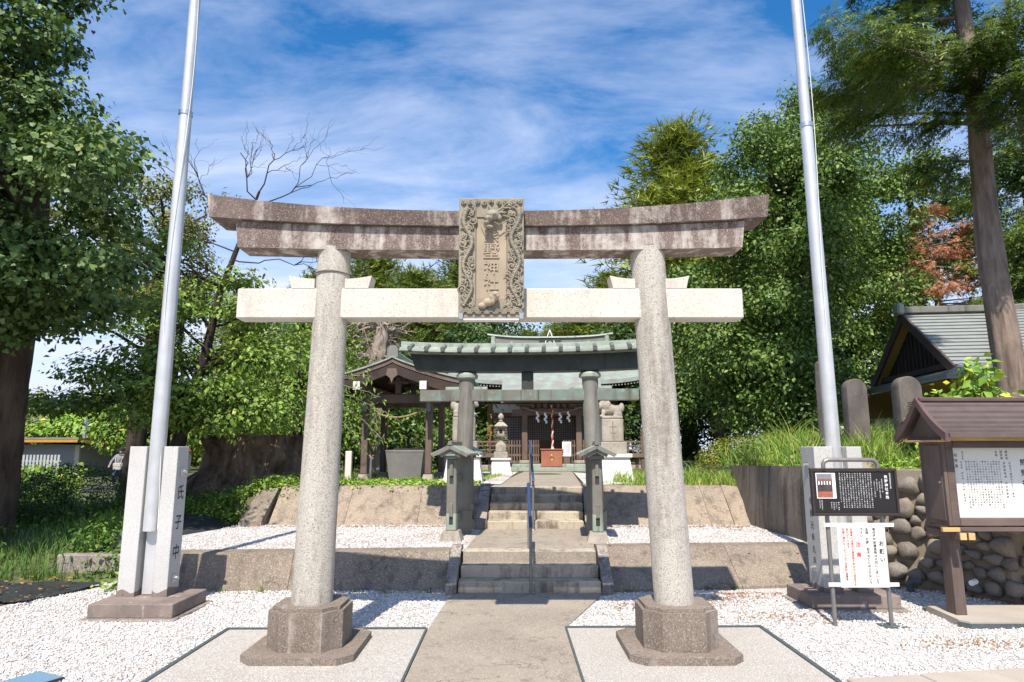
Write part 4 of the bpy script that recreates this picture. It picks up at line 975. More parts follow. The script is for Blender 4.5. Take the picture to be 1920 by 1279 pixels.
# rafters with white-painted ends
for sx in (-1, 1):
    for i in range(16):
        x = sx * (2.1 + i * 0.125)
        k = 0.34 * abs(x / 4.2) ** 4
        b = MB(); b.bar((x, 0.62, 3.36 + k), (x, 1.9, 3.70), 0.055, 0.06); rf_ = b.build('rafter', M['hall_wood'], S)
        b = MB(); b.box(x - .026, x + .026, 0.606, 0.618, 3.33 + k, 3.385 + k); b.build('rafter_end', M['plaster'], rf_)
for i in range(19):
    x = -1.8 + i * 0.2; b = MB(); b.bar((x, -0.86, 2.87), (x, 1.5, 3.55), 0.055, 0.06); b.build('rafter', M['hall_wood'], S)
# ridge
b = MB(); rings = []
for i in range(17):
    u = -1 + i / 8; x = 2.62 * u; k = 0.10 * abs(u) ** 3; rings.append([(x, 3.78, 5.42 + k), (x, 4.22, 5.42 + k), (x, 4.20, 5.88 + k), (x, 3.80, 5.88 + k)])
b.loft(rings); b.build('ridge_box', M['copper_brown'], S, 30)
b = MB(); rings = []
for i in range(17):
    u = -1 + i / 8; x = 2.88 * u; k = 0.16 * abs(u) ** 3; rings.append([(x, 3.72, 5.885 + k), (x, 4.28, 5.885 + k), (x, 4.2, 5.96 + k), (x, 4.0, 6.0 + k), (x, 3.8, 5.96 + k)])
b.loft(rings); b.build('ridge_cap', M['copper_green'], S, 30)
for sx in (-1, 1):
    b = MB(); b.box(sx * 2.60 - .10, sx * 2.60 + .10, 3.70, 4.3, 5.35, 5.97, 0.03); b.build('ridge_end', M['copper_green'], S)
b = MB(); b.box(-0.50, 0.50, 3.755, 3.778, 5.60, 5.87); b.build('ridge_patch', M['copper_dark'], S)
for x in (-1.75, 0, 1.75):
    b = MB(); b.lathe([(0.0, 0), (0.085, 0), (0.085, 0.02), (0.06, 0.03), (0.06, 0.02), (0.0, 0.03)], (0, 0, 0), 16, False)
    b.build('ridge_crest', M['copper_green'] , S, 30, (x, 3.752, 5.64), (R(90), 0, 0))
b = MB(); b.cyl((0, 3.95, 5.9), (0, 3.95, 7.9), 0.018, 0.008, 8); rodp = b.build('lightning_rod', M['steel'], S)
b = MB()
for sx in (-1, 1): b.bar((sx * 0.22, 3.72, 5.62), (0, 3.95, 6.3), 0.03, 0.03)
b.bar((-0.22, 3.72, 5.62), (0.22, 3.72, 5.62), 0.03, 0.03); b.build('rod_bracket', M['white_metal'], rodp)
# picket screens in front of the veranda
for x0, x1 in ((-1.72, -1.2), (-0.92, -0.48), (0.42, 0.93), (1.19, 1.7)):
    t = thing('picket_screen', {-1.72: 'low slatted timber screen left outside the porch pillar behind the lantern', -0.92: 'low slatted timber screen between the porch pillar and offertory box on its lantern side', 0.42: 'low slatted timber screen behind the paper notice beside the offertory box', 1.19: 'low slatted timber screen outside the porch pillar beside the guardian lion pedestal'}[x0], 'wooden screen', (1.66 + x0, 26.1 - 0.05 * x0, 1.2), R(-3), 'slatted screens across the hall front')
    w = x1 - x0
    for z in (0.36, 0.62, 0.98):
        b = MB(); b.box(0, w, -.02, .02, z - .035, z + .035); b.build('rail', M['hall_wood_h'], t)
    n = 5
    for i in range(n):
        x = (i + .5) * w / n; b = MB(); b.box(x - .026, x + .026, -.045, -.021, 0.30, 1.20, 0.004); b.build('slat', M['hall_wood'], t)
# offertory box, bell rope, straw festoon
ob = thing('offertory_box', 'reddish wooden offertory box with gold crest between the porch pillars', 'offertory box', (1.63, 25.72, 1.35), R(-3))
b = MB(); b.box(-.41, .41, 0, .5, 0.03, 0.66, 0.012); b.build('body', M['saisen'], ob)
b = MB(); b.box(-.44, .44, -.03, .53, 0.662, 0.71, 0.008); b.build('rim', M['saisen'], ob)
b = MB(); b.box(-.43, .43, -.02, .52, 0.0, 0.03); b.build('foot', M['hall_wood_h'], ob)
b = MB()
for k in range(3):
    a = k * 2 * math.pi / 3; pts = []; rad = []
    for i in range(9):
        t_ = i / 8; an = a + t_ * 2.3; rr = 0.035 + 0.04 * t_; pts.append((rr * math.cos(an), -.006, 0.38 + rr * math.sin(an))); rad.append(0.018 * (1 - t_) + 0.003)
    b.tube(pts, rad, 6)
b.tube([(0.09 * math.cos(a), -.004, 0.38 + 0.09 * math.sin(a)) for a in [2 * math.pi * i / 24 for i in range(25)]], 0.006, 5, False)
b.build('crest', M['gold'], ob, 40)
br = thing('bell_rope', 'red and white twisted bell rope hanging above the offertory box', 'rope', (1.68, 25.95, 2.15))
for ph, mm in ((0, 'rope_red'), (math.pi, 'rope_white')):
    b = MB(); b.tube([(0.022 * math.cos(ph + z * 16), 0.022 * math.sin(ph + z * 16), z) for z in np.linspace(-0.02, 1.6, 70)], 0.028, 6); b.build('strand', M[mm], br, 50)
b = MB(); b.lathe([(0.09, 0), (0.07, 0.08), (0.035, 0.16)], (0, 0, -0.17), 12); b.build('tassel', M['rope_white'], br, 40)
fs_ = thing('straw_festoon', 'thin straw rope with four white paper streamers strung between the porch pillars', 'sacred rope', (1.66, 25.78, 3.42), R(-3))
b = MB(); b.tube([(1.15 * u, 0, 0.22 * u * u + 0.02) for u in [-1 + i / 12 for i in range(25)]], 0.018, 6); b.build('rope', M['straw'], fs_, 50)
for x in (-0.58, -0.27, 0.30, 0.62):
    z = 0.22 * (x / 1.15) ** 2; b = MB()
    for k, (dx, w) in enumerate(((0, .075), (.045, .08), (-.005, .085), (.05, .07))):
        b.box(x + dx - w / 2, x + dx + w / 2, -.012 - .004 * k, -.008 - .004 * k, z - 0.10 * (k + 1), z - 0.10 * k + 0.015)
    b.build('streamer', M['paper'], fs_)
nt_ = thing('paper_notice', 'pale paper notice on a stand beside the offertory box', 'notice', (2.22, 25.82, 1.35))
b = MB(); b.box(-.17, .17, 0, .02, 0.42, 0.98, 0.004); b.build('sheet', M['paper'], nt_)
b = MB(); b.box(-.13, .13, .021, .05, 0, 0.5); b.build('stand', M['hall_wood'], nt_)
b = MB()
for i in range(6): b.box(-.12 + i * .045, -.105 + i * .045, -.003, -.001, 0.55, 0.9)
b.build('writing', M['ink_black'], nt_)['kind'] = 'stuff'

# ================================================================ water pavilion
W_ = thing('water_pavilion', 'dark timber water pavilion with a curved gable roof beside the copper torii', 'pavilion', (-3.12, 18.5, 1.18), R(-4)); W_.scale = (1, 1, 1.09)
XP, YP = 0.90, 2.0
for x in (-XP, XP):
    for y in (0, YP):
        b = MB(); b.loft([[(x - .16, y - .16, 0), (x + .16, y - .16, 0), (x + .16, y + .16, 0), (x - .16, y + .16, 0)], [(x - .12, y - .12, .16), (x + .12, y - .12, .16), (x + .12, y + .12, .16), (x - .12, y + .12, .16)]]); b.build('post_stone', M['old_stone'], W_)
        b = MB(); b.box(x - .09, x + .09, y - .09, y + .09, 0.16, 2.10, 0.02); b.build('post', M['pav_wood'], W_)
        b = MB(); b.box(x - .12, x + .12, y - .12, y + .12, 2.10, 2.22, 0.03); b.build('bracket', M['pav_wood'], W_)
for y in (0, YP):
    b = MB(); b.box(-1.20, 1.20, y - .075, y + .075, 1.95, 2.18, 0.02); b.build('tie_beam', M['pav_wood'], W_)
    b = MB(); b.box(-.08, .08, y - .06, y + .06, 2.19, 2.62, 0.01); b.build('king_post', M['pav_wood'], W_)
    b = MB(); b.box(-.30, .30, y - .05, y + .05, 2.44, 2.56, 0.04); b.build('frog_leg_strut', M['pav_wood'], W_)
for x in (-XP, XP):
    b = MB(); b.box(x - .09, x + .09, -.98, YP + 1.02, 2.225, 2.42, 0.015); b.build('eave_beam', M['pav_wood'], W_)
    b = MB(); b.box(x - .092, x + .092, -1.005, -.982, 2.22, 2.425); b.build('white_beam_end', M['plaster'], W_)
    b = MB(); b.box(x - .062, x + .062, -.28, -.11, 1.72, 1.98, 0.03); b.build('nosing', M['grey_stone'], W_)
b = MB(); b.box(-.09, .09, -.7, YP + 1.0, 2.64, 2.82, 0.01); b.build('ridge_beam', M['pav_wood'], W_)
def pprof(u):          # gable curve, u 0 ridge..1 eave
    return 3.05 - 0.66 * (u ** 0.85) + 0.07 * u ** 4
def shell(xw, y0, y1, off0, off1, name, m):
    b = MB(); n = 20
    for s in (-1, 1):
        rings = []
        for i in range(n + 1):
            u = i / n; x = s * xw * u; z = pprof(u); rings.append([(x, y0, z - off0), (x, y1, z - off0), (x, y1, z - off1), (x, y0, z - off1)])
        b.loft(rings)
    return b.build(name, m, W_, 30)
shell(2.18, -0.82, YP + 1.18, -0.03, 0.012, 'copper_roof', M['copper_green'])
shell(2.16, -0.78, YP + 1.12, 0.015, 0.13, 'roof_layer', M['pav_wood'])
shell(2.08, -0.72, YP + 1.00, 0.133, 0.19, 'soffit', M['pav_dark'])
for y in (-0.76, YP + 1.04):
    b = MB()
    for s in (-1, 1):
        b.loft([[(s * 2.11 * u, y, pprof(u) - .135), (s * 2.11 * u, y + .05, pprof(u) - .135), (s * 2.11 * u, y + .05, pprof(u) - .37 - .03 * u), (s * 2.11 * u, y, pprof(u) - .37 - .03 * u)] for u in [i / 16 for i in range(17)]])
    b.build('barge_board', M['pav_dark'], W_, 30)
b = MB(); b.prism([(-.12, 2.76), (.12, 2.76), (.16, 2.60), (.05, 2.52), (0, 2.40), (-.05, 2.52), (-.16, 2.60)], -.81, -.765, 'y'); b.build('gable_pendant', M['pav_wood'], W_)
for i in range(15):
    y = -0.66 + i * (YP + 1.55) / 14
    for s in (-1, 1):
        b = MB(); b.bar((s * .05, y, 2.80), (s * 2.0, y, 2.22), 0.05, 0.06); b.build('rafter', M['pav_dark'], W_)
b = MB(); b.box(-.13, .13, -.66, YP + 1.0, 3.04, 3.20, 0.03); b.build('ridge', M['copper_green'], W_)
b = MB(); b.prism([(-.16, 3.04), (.16, 3.04), (.14, 3.24), (.08, 3.34), (-.08, 3.34), (-.14, 3.24)], -.80, -.68, 'y'); b.build('ridge_end', M['grey_stone'], W_, 20)
b = MB(); b.tube([(-.95 + 1.9 * u, -.16, 1.86 - 0.28 * math.sin(math.pi * u)) for u in [i / 20 for i in range(21)]], 0.022, 6); b.build('straw_rope', M['straw'], W_, 50)
bs = thing('water_basin', 'grey stone water basin with flared sides under the pavilion', 'water basin', (-2.92, 19.6, 1.15), R(-4))
def frus(b, w0, d0, w1, d1, z0, z1): b.loft([[(-w0, -d0, z0), (w0, -d0, z0), (w0, d0, z0), (-w0, d0, z0)], [(-w1, -d1, z1), (w1, -d1, z1), (w1, d1, z1), (-w1, d1, z1)]])
b = MB(); frus(b, .44, .60, .54, .70, 0, .80); b.build('basin', M['grey_stone'], bs)
b = MB()
for (x0, x1, y0, y1) in ((-.55, .55, -.71, -.62), (-.55, .55, .62, .71), (-.55, -.46, -.615, .615), (.46, .55, -.615, .615)): b.box(x0, x1, y0, y1, .801, .86, 0.01)
b.build('rim', M['grey_stone'], bs)
b = MB(); b.box(-.455, .455, -.615, .615, .801, .83); b.build('water', M['steel'], bs)
b = MB(); b.tube([(-.4, -.3, .9), (.5, -.2, .87)], 0.03, 8); b.build('bamboo_rest', M['straw'], bs)
b = MB(); b.tube([(-.15, .5, .8), (-.17, .5, 1.12), (-.12, .4, 1.28), (-.05, .25, 1.26)], [.05, .045, .05, .02], 8); b.ball((-.05, .22, 1.27), (.06, .09, .06), 1); b.build('dragon_spout', M['copper_dark'], bs, 50)
for i, (x, y, h, lb) in enumerate(((-4.55, 19.0, .78, 'short white stone post at the pavilion corner nearest the big torii pillar'), (-2.0, 21.5, .80, 'short white stone post behind the right pavilion posts'), (-1.72, 20.8, .78, 'short white stone post close behind the guardian lion base'))):
    b = MB(); b.box(x - .09, x + .09, y - .09, y + .09, 1.1, 1.2 + h, 0.015); tag(b.build('stone_post', M['white_stone']), lb, 'stone post')
b = MB(); b.box(-4.05, -3.85, 18.72, 18.9, 1.1, 1.75, 0.02); tag(b.build('utility_box', M['grey_stone']), 'small grey box standing behind the front pavilion post', 'box')

# ================================================================ lantern and guardian lions
def pedestal(t, w0, w1, h, z0=0.0, m='white_stone'):
    nb = 3
    for k in range(nb):
        a, c = k / nb, (k + 1) / nb
        b = MB(); frus(b, w0 + (w1 - w0) * a ** .8, w0 + (w1 - w0) * a ** .8, w0 + (w1 - w0) * c ** .8 - .004, w0 + (w1 - w0) * c ** .8 - .004, z0 + h * a + .004, z0 + h * c); b.build('pedestal_course', M[m], t)
ln_ = thing('stone_lantern', 'small tiered stone lantern on a white pedestal left of the shrine path', 'stone lantern', (-0.28, 22.0, 1.2))
ln_.scale = (.9, .9, .88)
pedestal(ln_, .42, .31, .55)
b = MB(); b.box(-.37, .37, -.37, .37, .552, .63, .012); b.build('pedestal_cap', M['white_stone'], ln_)
b = MB(); b.box(-.25, .25, -.25, .25, .632, .86, .015); b.build('block', M['old_stone'], ln_)
b = MB(); b.box(-.19, .19, -.19, .19, .862, 1.08, .015); b.build('upper_block', M['old_stone'], ln_)
b = MB(); b.lathe([(.20, 1.082), (.17, 1.15), (.10, 1.22), (.075, 1.34), (.10, 1.38), (.20, 1.43), (.21, 1.48)], (0, 0, 0), 12); b.build('shaft', M['old_stone'], ln_, 30)
b = MB(); b.box(-.13, .13, -.13, .13, 1.482, 1.72, .01); fb = b.build('fire_box', M['old_stone'], ln_)
b = MB(); b.box(-.06, .06, -.134, -.131, 1.53, 1.68); b.build('opening', M['dark'], fb)
b = MB(); b.loft([[(.30 * c, .30 * s_, 1.722 + .03) for c, s_ in [(math.cos(a), math.sin(a)) for a in [math.pi / 4 + k * math.pi / 2 for k in range(4)]]], [(.36 * math.cos(math.pi / 4 + k * math.pi / 2), .36 * math.sin(math.pi / 4 + k * math.pi / 2), 1.80) for k in range(4)], [(.16 * math.cos(math.pi / 4 + k * math.pi / 2), .16 * math.sin(math.pi / 4 + k * math.pi / 2), 1.94) for k in range(4)], [(.07 * math.cos(math.pi / 4 + k * math.pi / 2), .07 * math.sin(math.pi / 4 + k * math.pi / 2), 1.97) for k in range(4)]]); b.build('cap', M['old_stone'], ln_)
b = MB(); b.lathe([(.06, 1.972), (.10, 1.99), (.05, 2.02), (.10, 2.10), (.115, 2.17), (.08, 2.24), (.02, 2.30)], (0, 0, 0), 14); b.build('jewel', M['old_stone'], ln_, 50)
def lion(name, label, loc, face, low):
    t = thing(name, label, 'stone lion', loc)
    pedestal(t, .50, .40, .64 if not low else .66)
    zc = .645 if not low else .665
    b = MB(); b.box(-.46, .46, -.46, .46, zc, zc + .10, .012); b.build('pedestal_cap', M['white_stone'], t)
    b = MB(); b.box(-.35, .35, -.35, .35, zc + .102, zc + .40, .02); b.build('dark_course', M['old_stone'], t)
    b = MB(); b.box(-.28, .28, -.28, .28, zc + .402, zc + 1.0, .02); b.build('inscribed_block', M['old_stone'], t)
    z = zc + 1.0
    b = MB(); b.box(-.27, .27, -.28, .28, z + .002, z + .08, .02); b.build('slab', M['old_stone'], t)
    f = face
    balls = [((0.02 * f, 0, z + .28), (.27, .17, .17)), ((-.18 * f, 0, z + .24), (.15, .17, .19)), ((.20 * f, -.02, z + .42), (.16, .16, .18)), ((.30 * f, -.05, z + .40), (.10, .12, .10)), ((.34 * f, -.06, z + .34), (.08, .10, .05)), ((.12 * f, 0, z + .40), (.14, .18, .20)),
             ((.24 * f, -.10, z + .17), (.06, .06, .15)), ((.22 * f, .10, z + .17), (.06, .06, .15)), ((.28 * f, -.10, z + .09), (.09, .06, .04)), ((.26 * f, .10, z + .09), (.09, .06, .04)), ((-.20 * f, -.13, z + .13), (.13, .07, .10)), ((-.20 * f, .13, z + .13), (.13, .07, .10)), ((-.12 * f, -.14, z + .09), (.10, .06, .04)), ((-.32 * f, 0, z + .34), (.09, .10, .16)), ((.16 * f, -.13, z + .55), (.05, .05, .05)), ((.16 * f, .10, z + .55), (.05, .05, .05)), ((.10 * f, -.14, z + .42), (.08, .06, .12)), ((.05 * f, -.12, z + .33), (.07, .06, .09))]
    me = remesh(balls, 0.022, 'lion_figure'); me.materials.append(M['old_stone']); me.polygons.foreach_set('use_smooth', [True] * len(me.polygons)); put('lion_figure', me, None, t, (0, 0, z * .12), None, (.9, .9, .88))
    b = MB(); b.box(-.012, .012, -.284, -.281, zc + .5, zc + .93); b.box(-.09, .09, -.2845, -.2805, zc + .78, zc + .80); b.box(-.07, .07, -.2845, -.2805, zc + .62, zc + .64); b.build('inscription', M['base_dark'], t)
    return t
lion('guardian_lion', 'crouching stone guardian lion on a tall pedestal between copper torii pillar and veranda end', (2.70, 17.6, 1.17), -1, False)
lion('guardian_lion', 'stone guardian lion on a pedestal mostly hidden behind the copper pillar near the pavilion', (-1.15, 17.0, 1.17), 1, True)
# ================================================================ information sign and notice on one frame of posts
IS = thing('information_sign', 'black information sign with white text and a photo on two steel posts', 'information sign', (4.085, 8.03, 0))
for x in (-0.325, 0.325):
    b = MB(); b.cyl((x, 0, 0.0), (x, 0, 1.80), 0.024, n=14); b.build('post', M['grey_pipe'], IS, 40)
b = MB(); b.tube([(-0.325, 0, 1.78), (-0.325, 0, 1.84), (-0.30, 0, 1.875), (-0.26, 0, 1.888), (0.26, 0, 1.888), (0.30, 0, 1.875), (0.325, 0, 1.84), (0.325, 0, 1.78)], 0.0245, 12); b.build('top_bar', M['grey_pipe'], IS, 50)
b = MB(); b.box(0.20, 0.48, -0.10, 0.10, 0.003, 0.010); b.build('base_plate', M['edging'], IS)
b = MB(); b.box(-0.485, 0.475, -0.062, -0.030, 1.275, 1.755); b.build('panel', M['black_panel'], IS)
for x0, x1, z0, z1 in ((-0.515, 0.505, 1.757, 1.79), (-0.515, 0.505, 1.24, 1.273), (-0.515, -0.487, 1.2735, 1.7565), (0.477, 0.505, 1.2735, 1.7565)):
    b = MB(); b.box(x0, x1, -0.078, -0.028, z0, z1, 0.004); b.build('frame_bar', M['black_frame'], IS)
b = MB(); b.box(-0.455, -0.225, -0.0655, -0.0625, 1.44, 1.735); ph = b.build('photo', M['paper'], IS)
b = MB(); b.box(-0.445, -0.265, -0.0675, -0.066, 1.452, 1.725); b.build('photo_dark', plain('photo_brown', (0.10, 0.075, 0.07), 0.5, 0, 0.3, 14), ph)
b = MB(); b.box(-0.445, -0.265, -0.0690, -0.0678, 1.452, 1.52); b.box(-0.445, -0.265, -0.0690, -0.0678, 1.645, 1.66); b.build('photo_red', plain('photo_red', (0.42, 0.13, 0.08), 0.5, 0, 0.2, 30), ph)
b = MB(); b.box(-0.445, -0.265, -0.0690, -0.0678, 1.664, 1.725); b.build('photo_sky', plain('photo_grey', (0.22, 0.22, 0.24), 0.5, 0, 0.1, 30), ph)
b = MB()
for i in range(5): b.box(-0.430 + i * 0.033, -0.416 + i * 0.033, -0.0690, -0.0678, 1.60, 1.64)
b.build('photo_white', M['paper'], ph)
body = '熊野神社本殿は一間社流造の社殿で身舎の三方に縁をめぐらし正面に向拝を設ける屋根は板葺で覆屋の中に建つ彫刻は細部まで丁寧に仕上げられ当時の大工の技術をよく伝える棟札により建立の年代が知られ市内に残る神社建築として貴重であり長く地域の人々に守られてきた境内には石造の鳥居と燈籠があり祭礼には今も多くの氏子が集う'
b = MB()
column(b, '熊野神社本殿', 0.375, 1.71, 0.040, -0.0635, 1.18, bold=0.012)
column(b, '町田市指定有形文化財', 0.425, 1.735, 0.017, -0.0635, bold=0.01)
for k, (z, n) in enumerate(((1.665, 9), (1.665, 12), (1.665, 8), (1.665, 11))): column(b, body[k * 7:k * 7 + n], 0.325 - k * 0.030, z - .02 * (k % 2), 0.015, -0.0635, 1.15)
for k in range(13):
    x = 0.195 - k * 0.0305; n = 19 if k < 12 else 16
    s = (body * 3)[k * 11:k * 11 + n]; column(b, s, x, 1.735, 0.0165, -0.0635, 1.30)
for k in range(4): column(b, (body * 2)[k * 13 + 5:k * 13 + 10 - k % 2], -0.205 - k * 0.028, 1.40, 0.0155, -0.0635, 1.25)
column(b, '町田市教育委員会', -0.40, 1.425, 0.013, -0.0635); column(b, '平成三十年三月', -0.425, 1.425, 0.013, -0.0635)
b.build('lettering', M['ink_white'], IS)['kind'] = 'stuff'

NB = thing('caution_notice', 'white metal notice with black and red Japanese text strapped below the black sign', 'notice board', (4.12, 7.985, 0))
b = MB(); b.box(-0.285, 0.28, -0.012, 0.0, 0.435, 1.155, 0.003); b.build('panel', M['notice'], NB)
for z in (1.135, 0.465):
    b = MB(); b.box(-0.42, 0.40, 0.004, 0.010, z - .022, z + .022, 0.002); b.build('strap', M['white_metal'], NB)
    for x in (-0.262, 0.255):
        b = MB(); b.lathe([(0.0, -.004), (.014, -.003), (.014, 0)], (0, 0, 0), 10, False); b.build('screw', M['rust'], NB, None, (x, -0.0125, z), (R(90), 0, 0))
b = MB(); column(b, '境内歴史的建造物は大切にしましょう', 0.145, 1.105, 0.0345, -0.0135, 1.08, bold=0.022); column(b, '玉垣・灯籠・狛犬などには上らないで', 0.062, 1.105, 0.0345, -0.0135, 1.08, bold=0.022); column(b, '下さい。', 0.0, 1.105, 0.0345, -0.0135, 1.08, bold=0.022); column(b, 'お願い', 0.222, 0.96, 0.062, -0.0135, 1.45, bold=0.022); column(b, '社務所', -0.205, 0.60, 0.024, -0.0135, 1.35, bold=0.022)
b.build('black_lettering', M['ink_black'], NB)['kind'] = 'stuff'
b = MB(); column(b, '注意', -0.048, 0.945, 0.062, -0.0135, 1.85, bold=0.022); column(b, '災害時には境内の建造物や樹木など倒壊する', -0.118, 1.10, 0.0305, -0.0135, 1.06, bold=0.022); column(b, '恐れがあります', -0.165, 1.10, 0.0305, -0.0135, 1.06, bold=0.022); column(b, '災害に遭わないよう十分ご注意願います', -0.210, 1.10, 0.0305, -0.0135, 1.06, bold=0.022)
b.build('red_lettering', M['ink_red'], NB)['kind'] = 'stuff'

# ================================================================ roofed shrine notice board
B = thing('roofed_notice_board', 'large brown roofed notice board with white brush-lettered panel at the edge', 'notice board', (5.2, 8.0, 0))
b = MB(); b.prism([(-0.02, 0.02), (0.05, -0.08), (2.9, -0.08), (2.9, 0.75), (0.05, 0.75)], -0.05, 0.075, 'z'); b.build('footing', M['paver'], B)
b = MB(); b.prism([(-0.035, 0.02), (0.045, -0.095), (2.92, -0.095), (2.92, -0.08), (0.05, -0.08), (-0.02, 0.02)], -0.05, 0.055, 'z'); b.build('footing_edge', M['edging'], B)
for x in (0.16, 2.45):
    b = MB(); b.box(x - .065, x + .065, 0.22, 0.40, 0.075, 1.02, 0.006); b.build('post', M['board_wood_v'], B)
    for dx in (-.045, .055):
        b = MB(); b.box(x + dx - .04, x + dx + .04, -0.015, 0.62, 0.962, 1.046, 0.005); cb = b.build('cross_beam', M['board_wood_v'], B)
        b = MB(); b.box(x + dx - .037, x + dx + .037, -0.024, -0.016, 0.966, 1.042); b.build('beam_end', M['cut_wood'], cb)
b = MB(); b.box(-0.05, 2.7, 0.06, 0.14, 1.05, 1.10, 0.005); b.build('sill_beam', M['board_wood'], B)
b = MB(); b.box(-0.09, 0.115, 0.018, 0.058, 1.052, 1.10, 0.004); b.build('cut_beam', M['cut_wood'], B)
b = MB(); b.box(0.02, 2.62, 0.44, 0.50, 1.10, 2.12); b.build('back_board', M['board_wood'], B)
b = MB(); b.box(0.02, 0.06, 0.06, 0.44, 1.115, 2.12, 0.004); sd_ = b.build('side_board', M['board_wood_v'], B)
b = MB(); b.box(0.012, 0.0195, 0.10, 0.40, 1.17, 2.06, 0.003); b.build('side_door', M['board_wood_v'], sd_)
b = MB(); b.ball((0.0, 0.13, 1.62), 0.016, 1); b.build('knob', M['steel'], sd_, 50)
b = MB(); b.box(2.58, 2.62, 0.06, 0.44, 1.115, 2.12, 0.004); b.build('side_board', M['board_wood_v'], B)
for x0, x1, z0, z1 in ((0.065, 0.16, 1.115, 2.12), (2.48, 2.575, 1.115, 2.12), (0.163, 2.477, 1.115, 1.20), (0.163, 2.477, 2.03, 2.12)):
    b = MB(); b.box(x0, x1, 0.065, 0.115, z0, z1, 0.005); b.build('frame_bar', M['board_wood'], B)
b = MB(); b.box(0.165, 2.475, 0.16, 0.18, 1.20, 2.03); b.build('panel', M['board_white'], B)
b = MB(); yf = 0.1585
column(b, '熊野神社', 1.06, 1.90, 0.085, yf, 1.48, bold=0.012)
c2 = ['鎮座地', '御祭神', '由緒']
for k, s in enumerate(c2): column(b, s, 0.865 - k * 0.062, 2.0, 0.034, yf, 1.15)
column(b, '町田市三輪町千六百十八番地', 0.895, 1.86, 0.027, yf, 1.22); column(b, '伊邪那岐命　伊邪那美命', 0.825, 1.86, 0.032, yf, 1.25)
yu = '当社は古くより三輪の里の鎮守として崇敬され社伝によれば鎌倉の頃に紀州熊野より勧請されたと伝える本殿は度々修理を重ね氏子の手により大切に守られて今日に至る祭礼には獅子舞が奉納され里人の無病息災と五穀豊穣を祈願した'
for k in range(13): column(b, (yu * 3)[k * 17:k * 17 + 19 - (k * 5) % 3], 0.765 - k * 0.0335, 1.875, 0.0235, yf, 1.28)
column(b, '祝祭事', 0.245, 1.965, 0.044, yf, 1.5); column(b, '元旦祭　節分祭　例大祭　新嘗祭', 0.305, 1.87, 0.025, yf, 1.3); column(b, '祈年祭', 0.212, 1.90, 0.026, yf, 1.7); column(b, '歳旦初詣', 0.33, 1.99, 0.022, yf, 1.2)
for k in range(8): column(b, (yu * 2)[k * 9:k * 9 + 16], 1.2 + k * 0.07 + .06, 1.9, 0.028, yf, 1.3)
b.build('lettering', M['ink_black'], B)['kind'] = 'stuff'
# roof: curved plum gable ends, rows of metal slats
ye, yr, ze, zr = -0.22, 0.30, 2.165, 2.62
def bp(t): return ye + (yr - ye) * t, ze + (zr - ze) * (0.62 * t + 0.38 * t ** 2.2)
nrow = 7
for side in (1, -1):
    for k in range(nrow):
        y0, z0 = bp(k / nrow); y1, z1 = bp((k + 1) / nrow)
        if side < 0: y0, y1 = 2 * yr - y0, 2 * yr - y1
        b = MB(); b.loft([[(x, y0, z0 - .015), (x, y0, z0 + .034), (x, y1, z1 + .004), (x, y1, z1 - .02)] for x in (-0.06, 2.72)]); b.build('roof_slat', M['roof_slat'], B)
b = MB(); b.box(-0.07, 2.73, yr - .06, yr + .06, zr - 0.02, zr + 0.035, 0.012); b.build('ridge_cap', M['roof_plum'], B)
for x in (-0.10, 2.70):
    b = MB()
    for side in (1, -1):
        rings = []
        for i in range(11):
            y, z = bp(i / 10); y = y if side > 0 else 2 * yr - y
            rings.append([(x, y, z - .065), (x + .05, y, z - .065), (x + .05, y, z + .04), (x, y, z + .04)])
        b.loft(rings)
    b.build('barge_board', M['roof_plum'], B, 40)
b = MB(); b.box(-0.02, 2.66, -0.05, 0.65, 2.125, 2.15); b.build('soffit', M['board_wood'], B)
b = MB(); b.box(-0.05, 2.70, -0.10, -0.055, 2.115, 2.155, 0.004); b.build('eave_batten', M['cut_wood'], B)
b = MB(); b.box(-0.075, 0.02, -0.04, 0.64, 2.10, 2.124, 0.004); b.build('end_batten', M['cut_wood'], B)
b = MB(); b.prism([(-0.05, 2.155), (0.65, 2.155), (0.30, 2.52)], 0.0, 0.03, 'x'); b.build('gable_board', M['board_wood'], B)

# small things
tr = thing('blue_tray', 'pale blue panel with a dark rim lying on the white gravel', 'panel', (-4.16, 6.05, 0.0), R(-26))
b = MB(); b.box(-0.24, 0.14, -0.30, 0.26, 0.004, 0.026, 0.004); b.build('rim', M['black_frame'], tr)
b = MB(); b.box(-0.225, 0.125, -0.285, 0.245, 0.0265, 0.030); b.build('top', M['blue_tray'], tr)
b = MB(); b.tube([(5.75, 9.9, 0.0), (5.75, 9.9, 0.12), (5.78, 9.84, 0.16), (5.85, 9.78, 0.16)], 0.05, 10); tag(b.build('drain_pipe', M['edging'], None, 50), 'small dark green pipe end at the foot of the river stone wall', 'pipe')
b = MB(); b.cyl((6.0, 8.95, 0.30), (6.12, 9.05, 0.30), 0.035, 0.035, 12); tag(b.build('drain_pipe', M['white_metal'], None, 50), 'short white pipe end poking from stones behind the roofed board post', 'pipe')

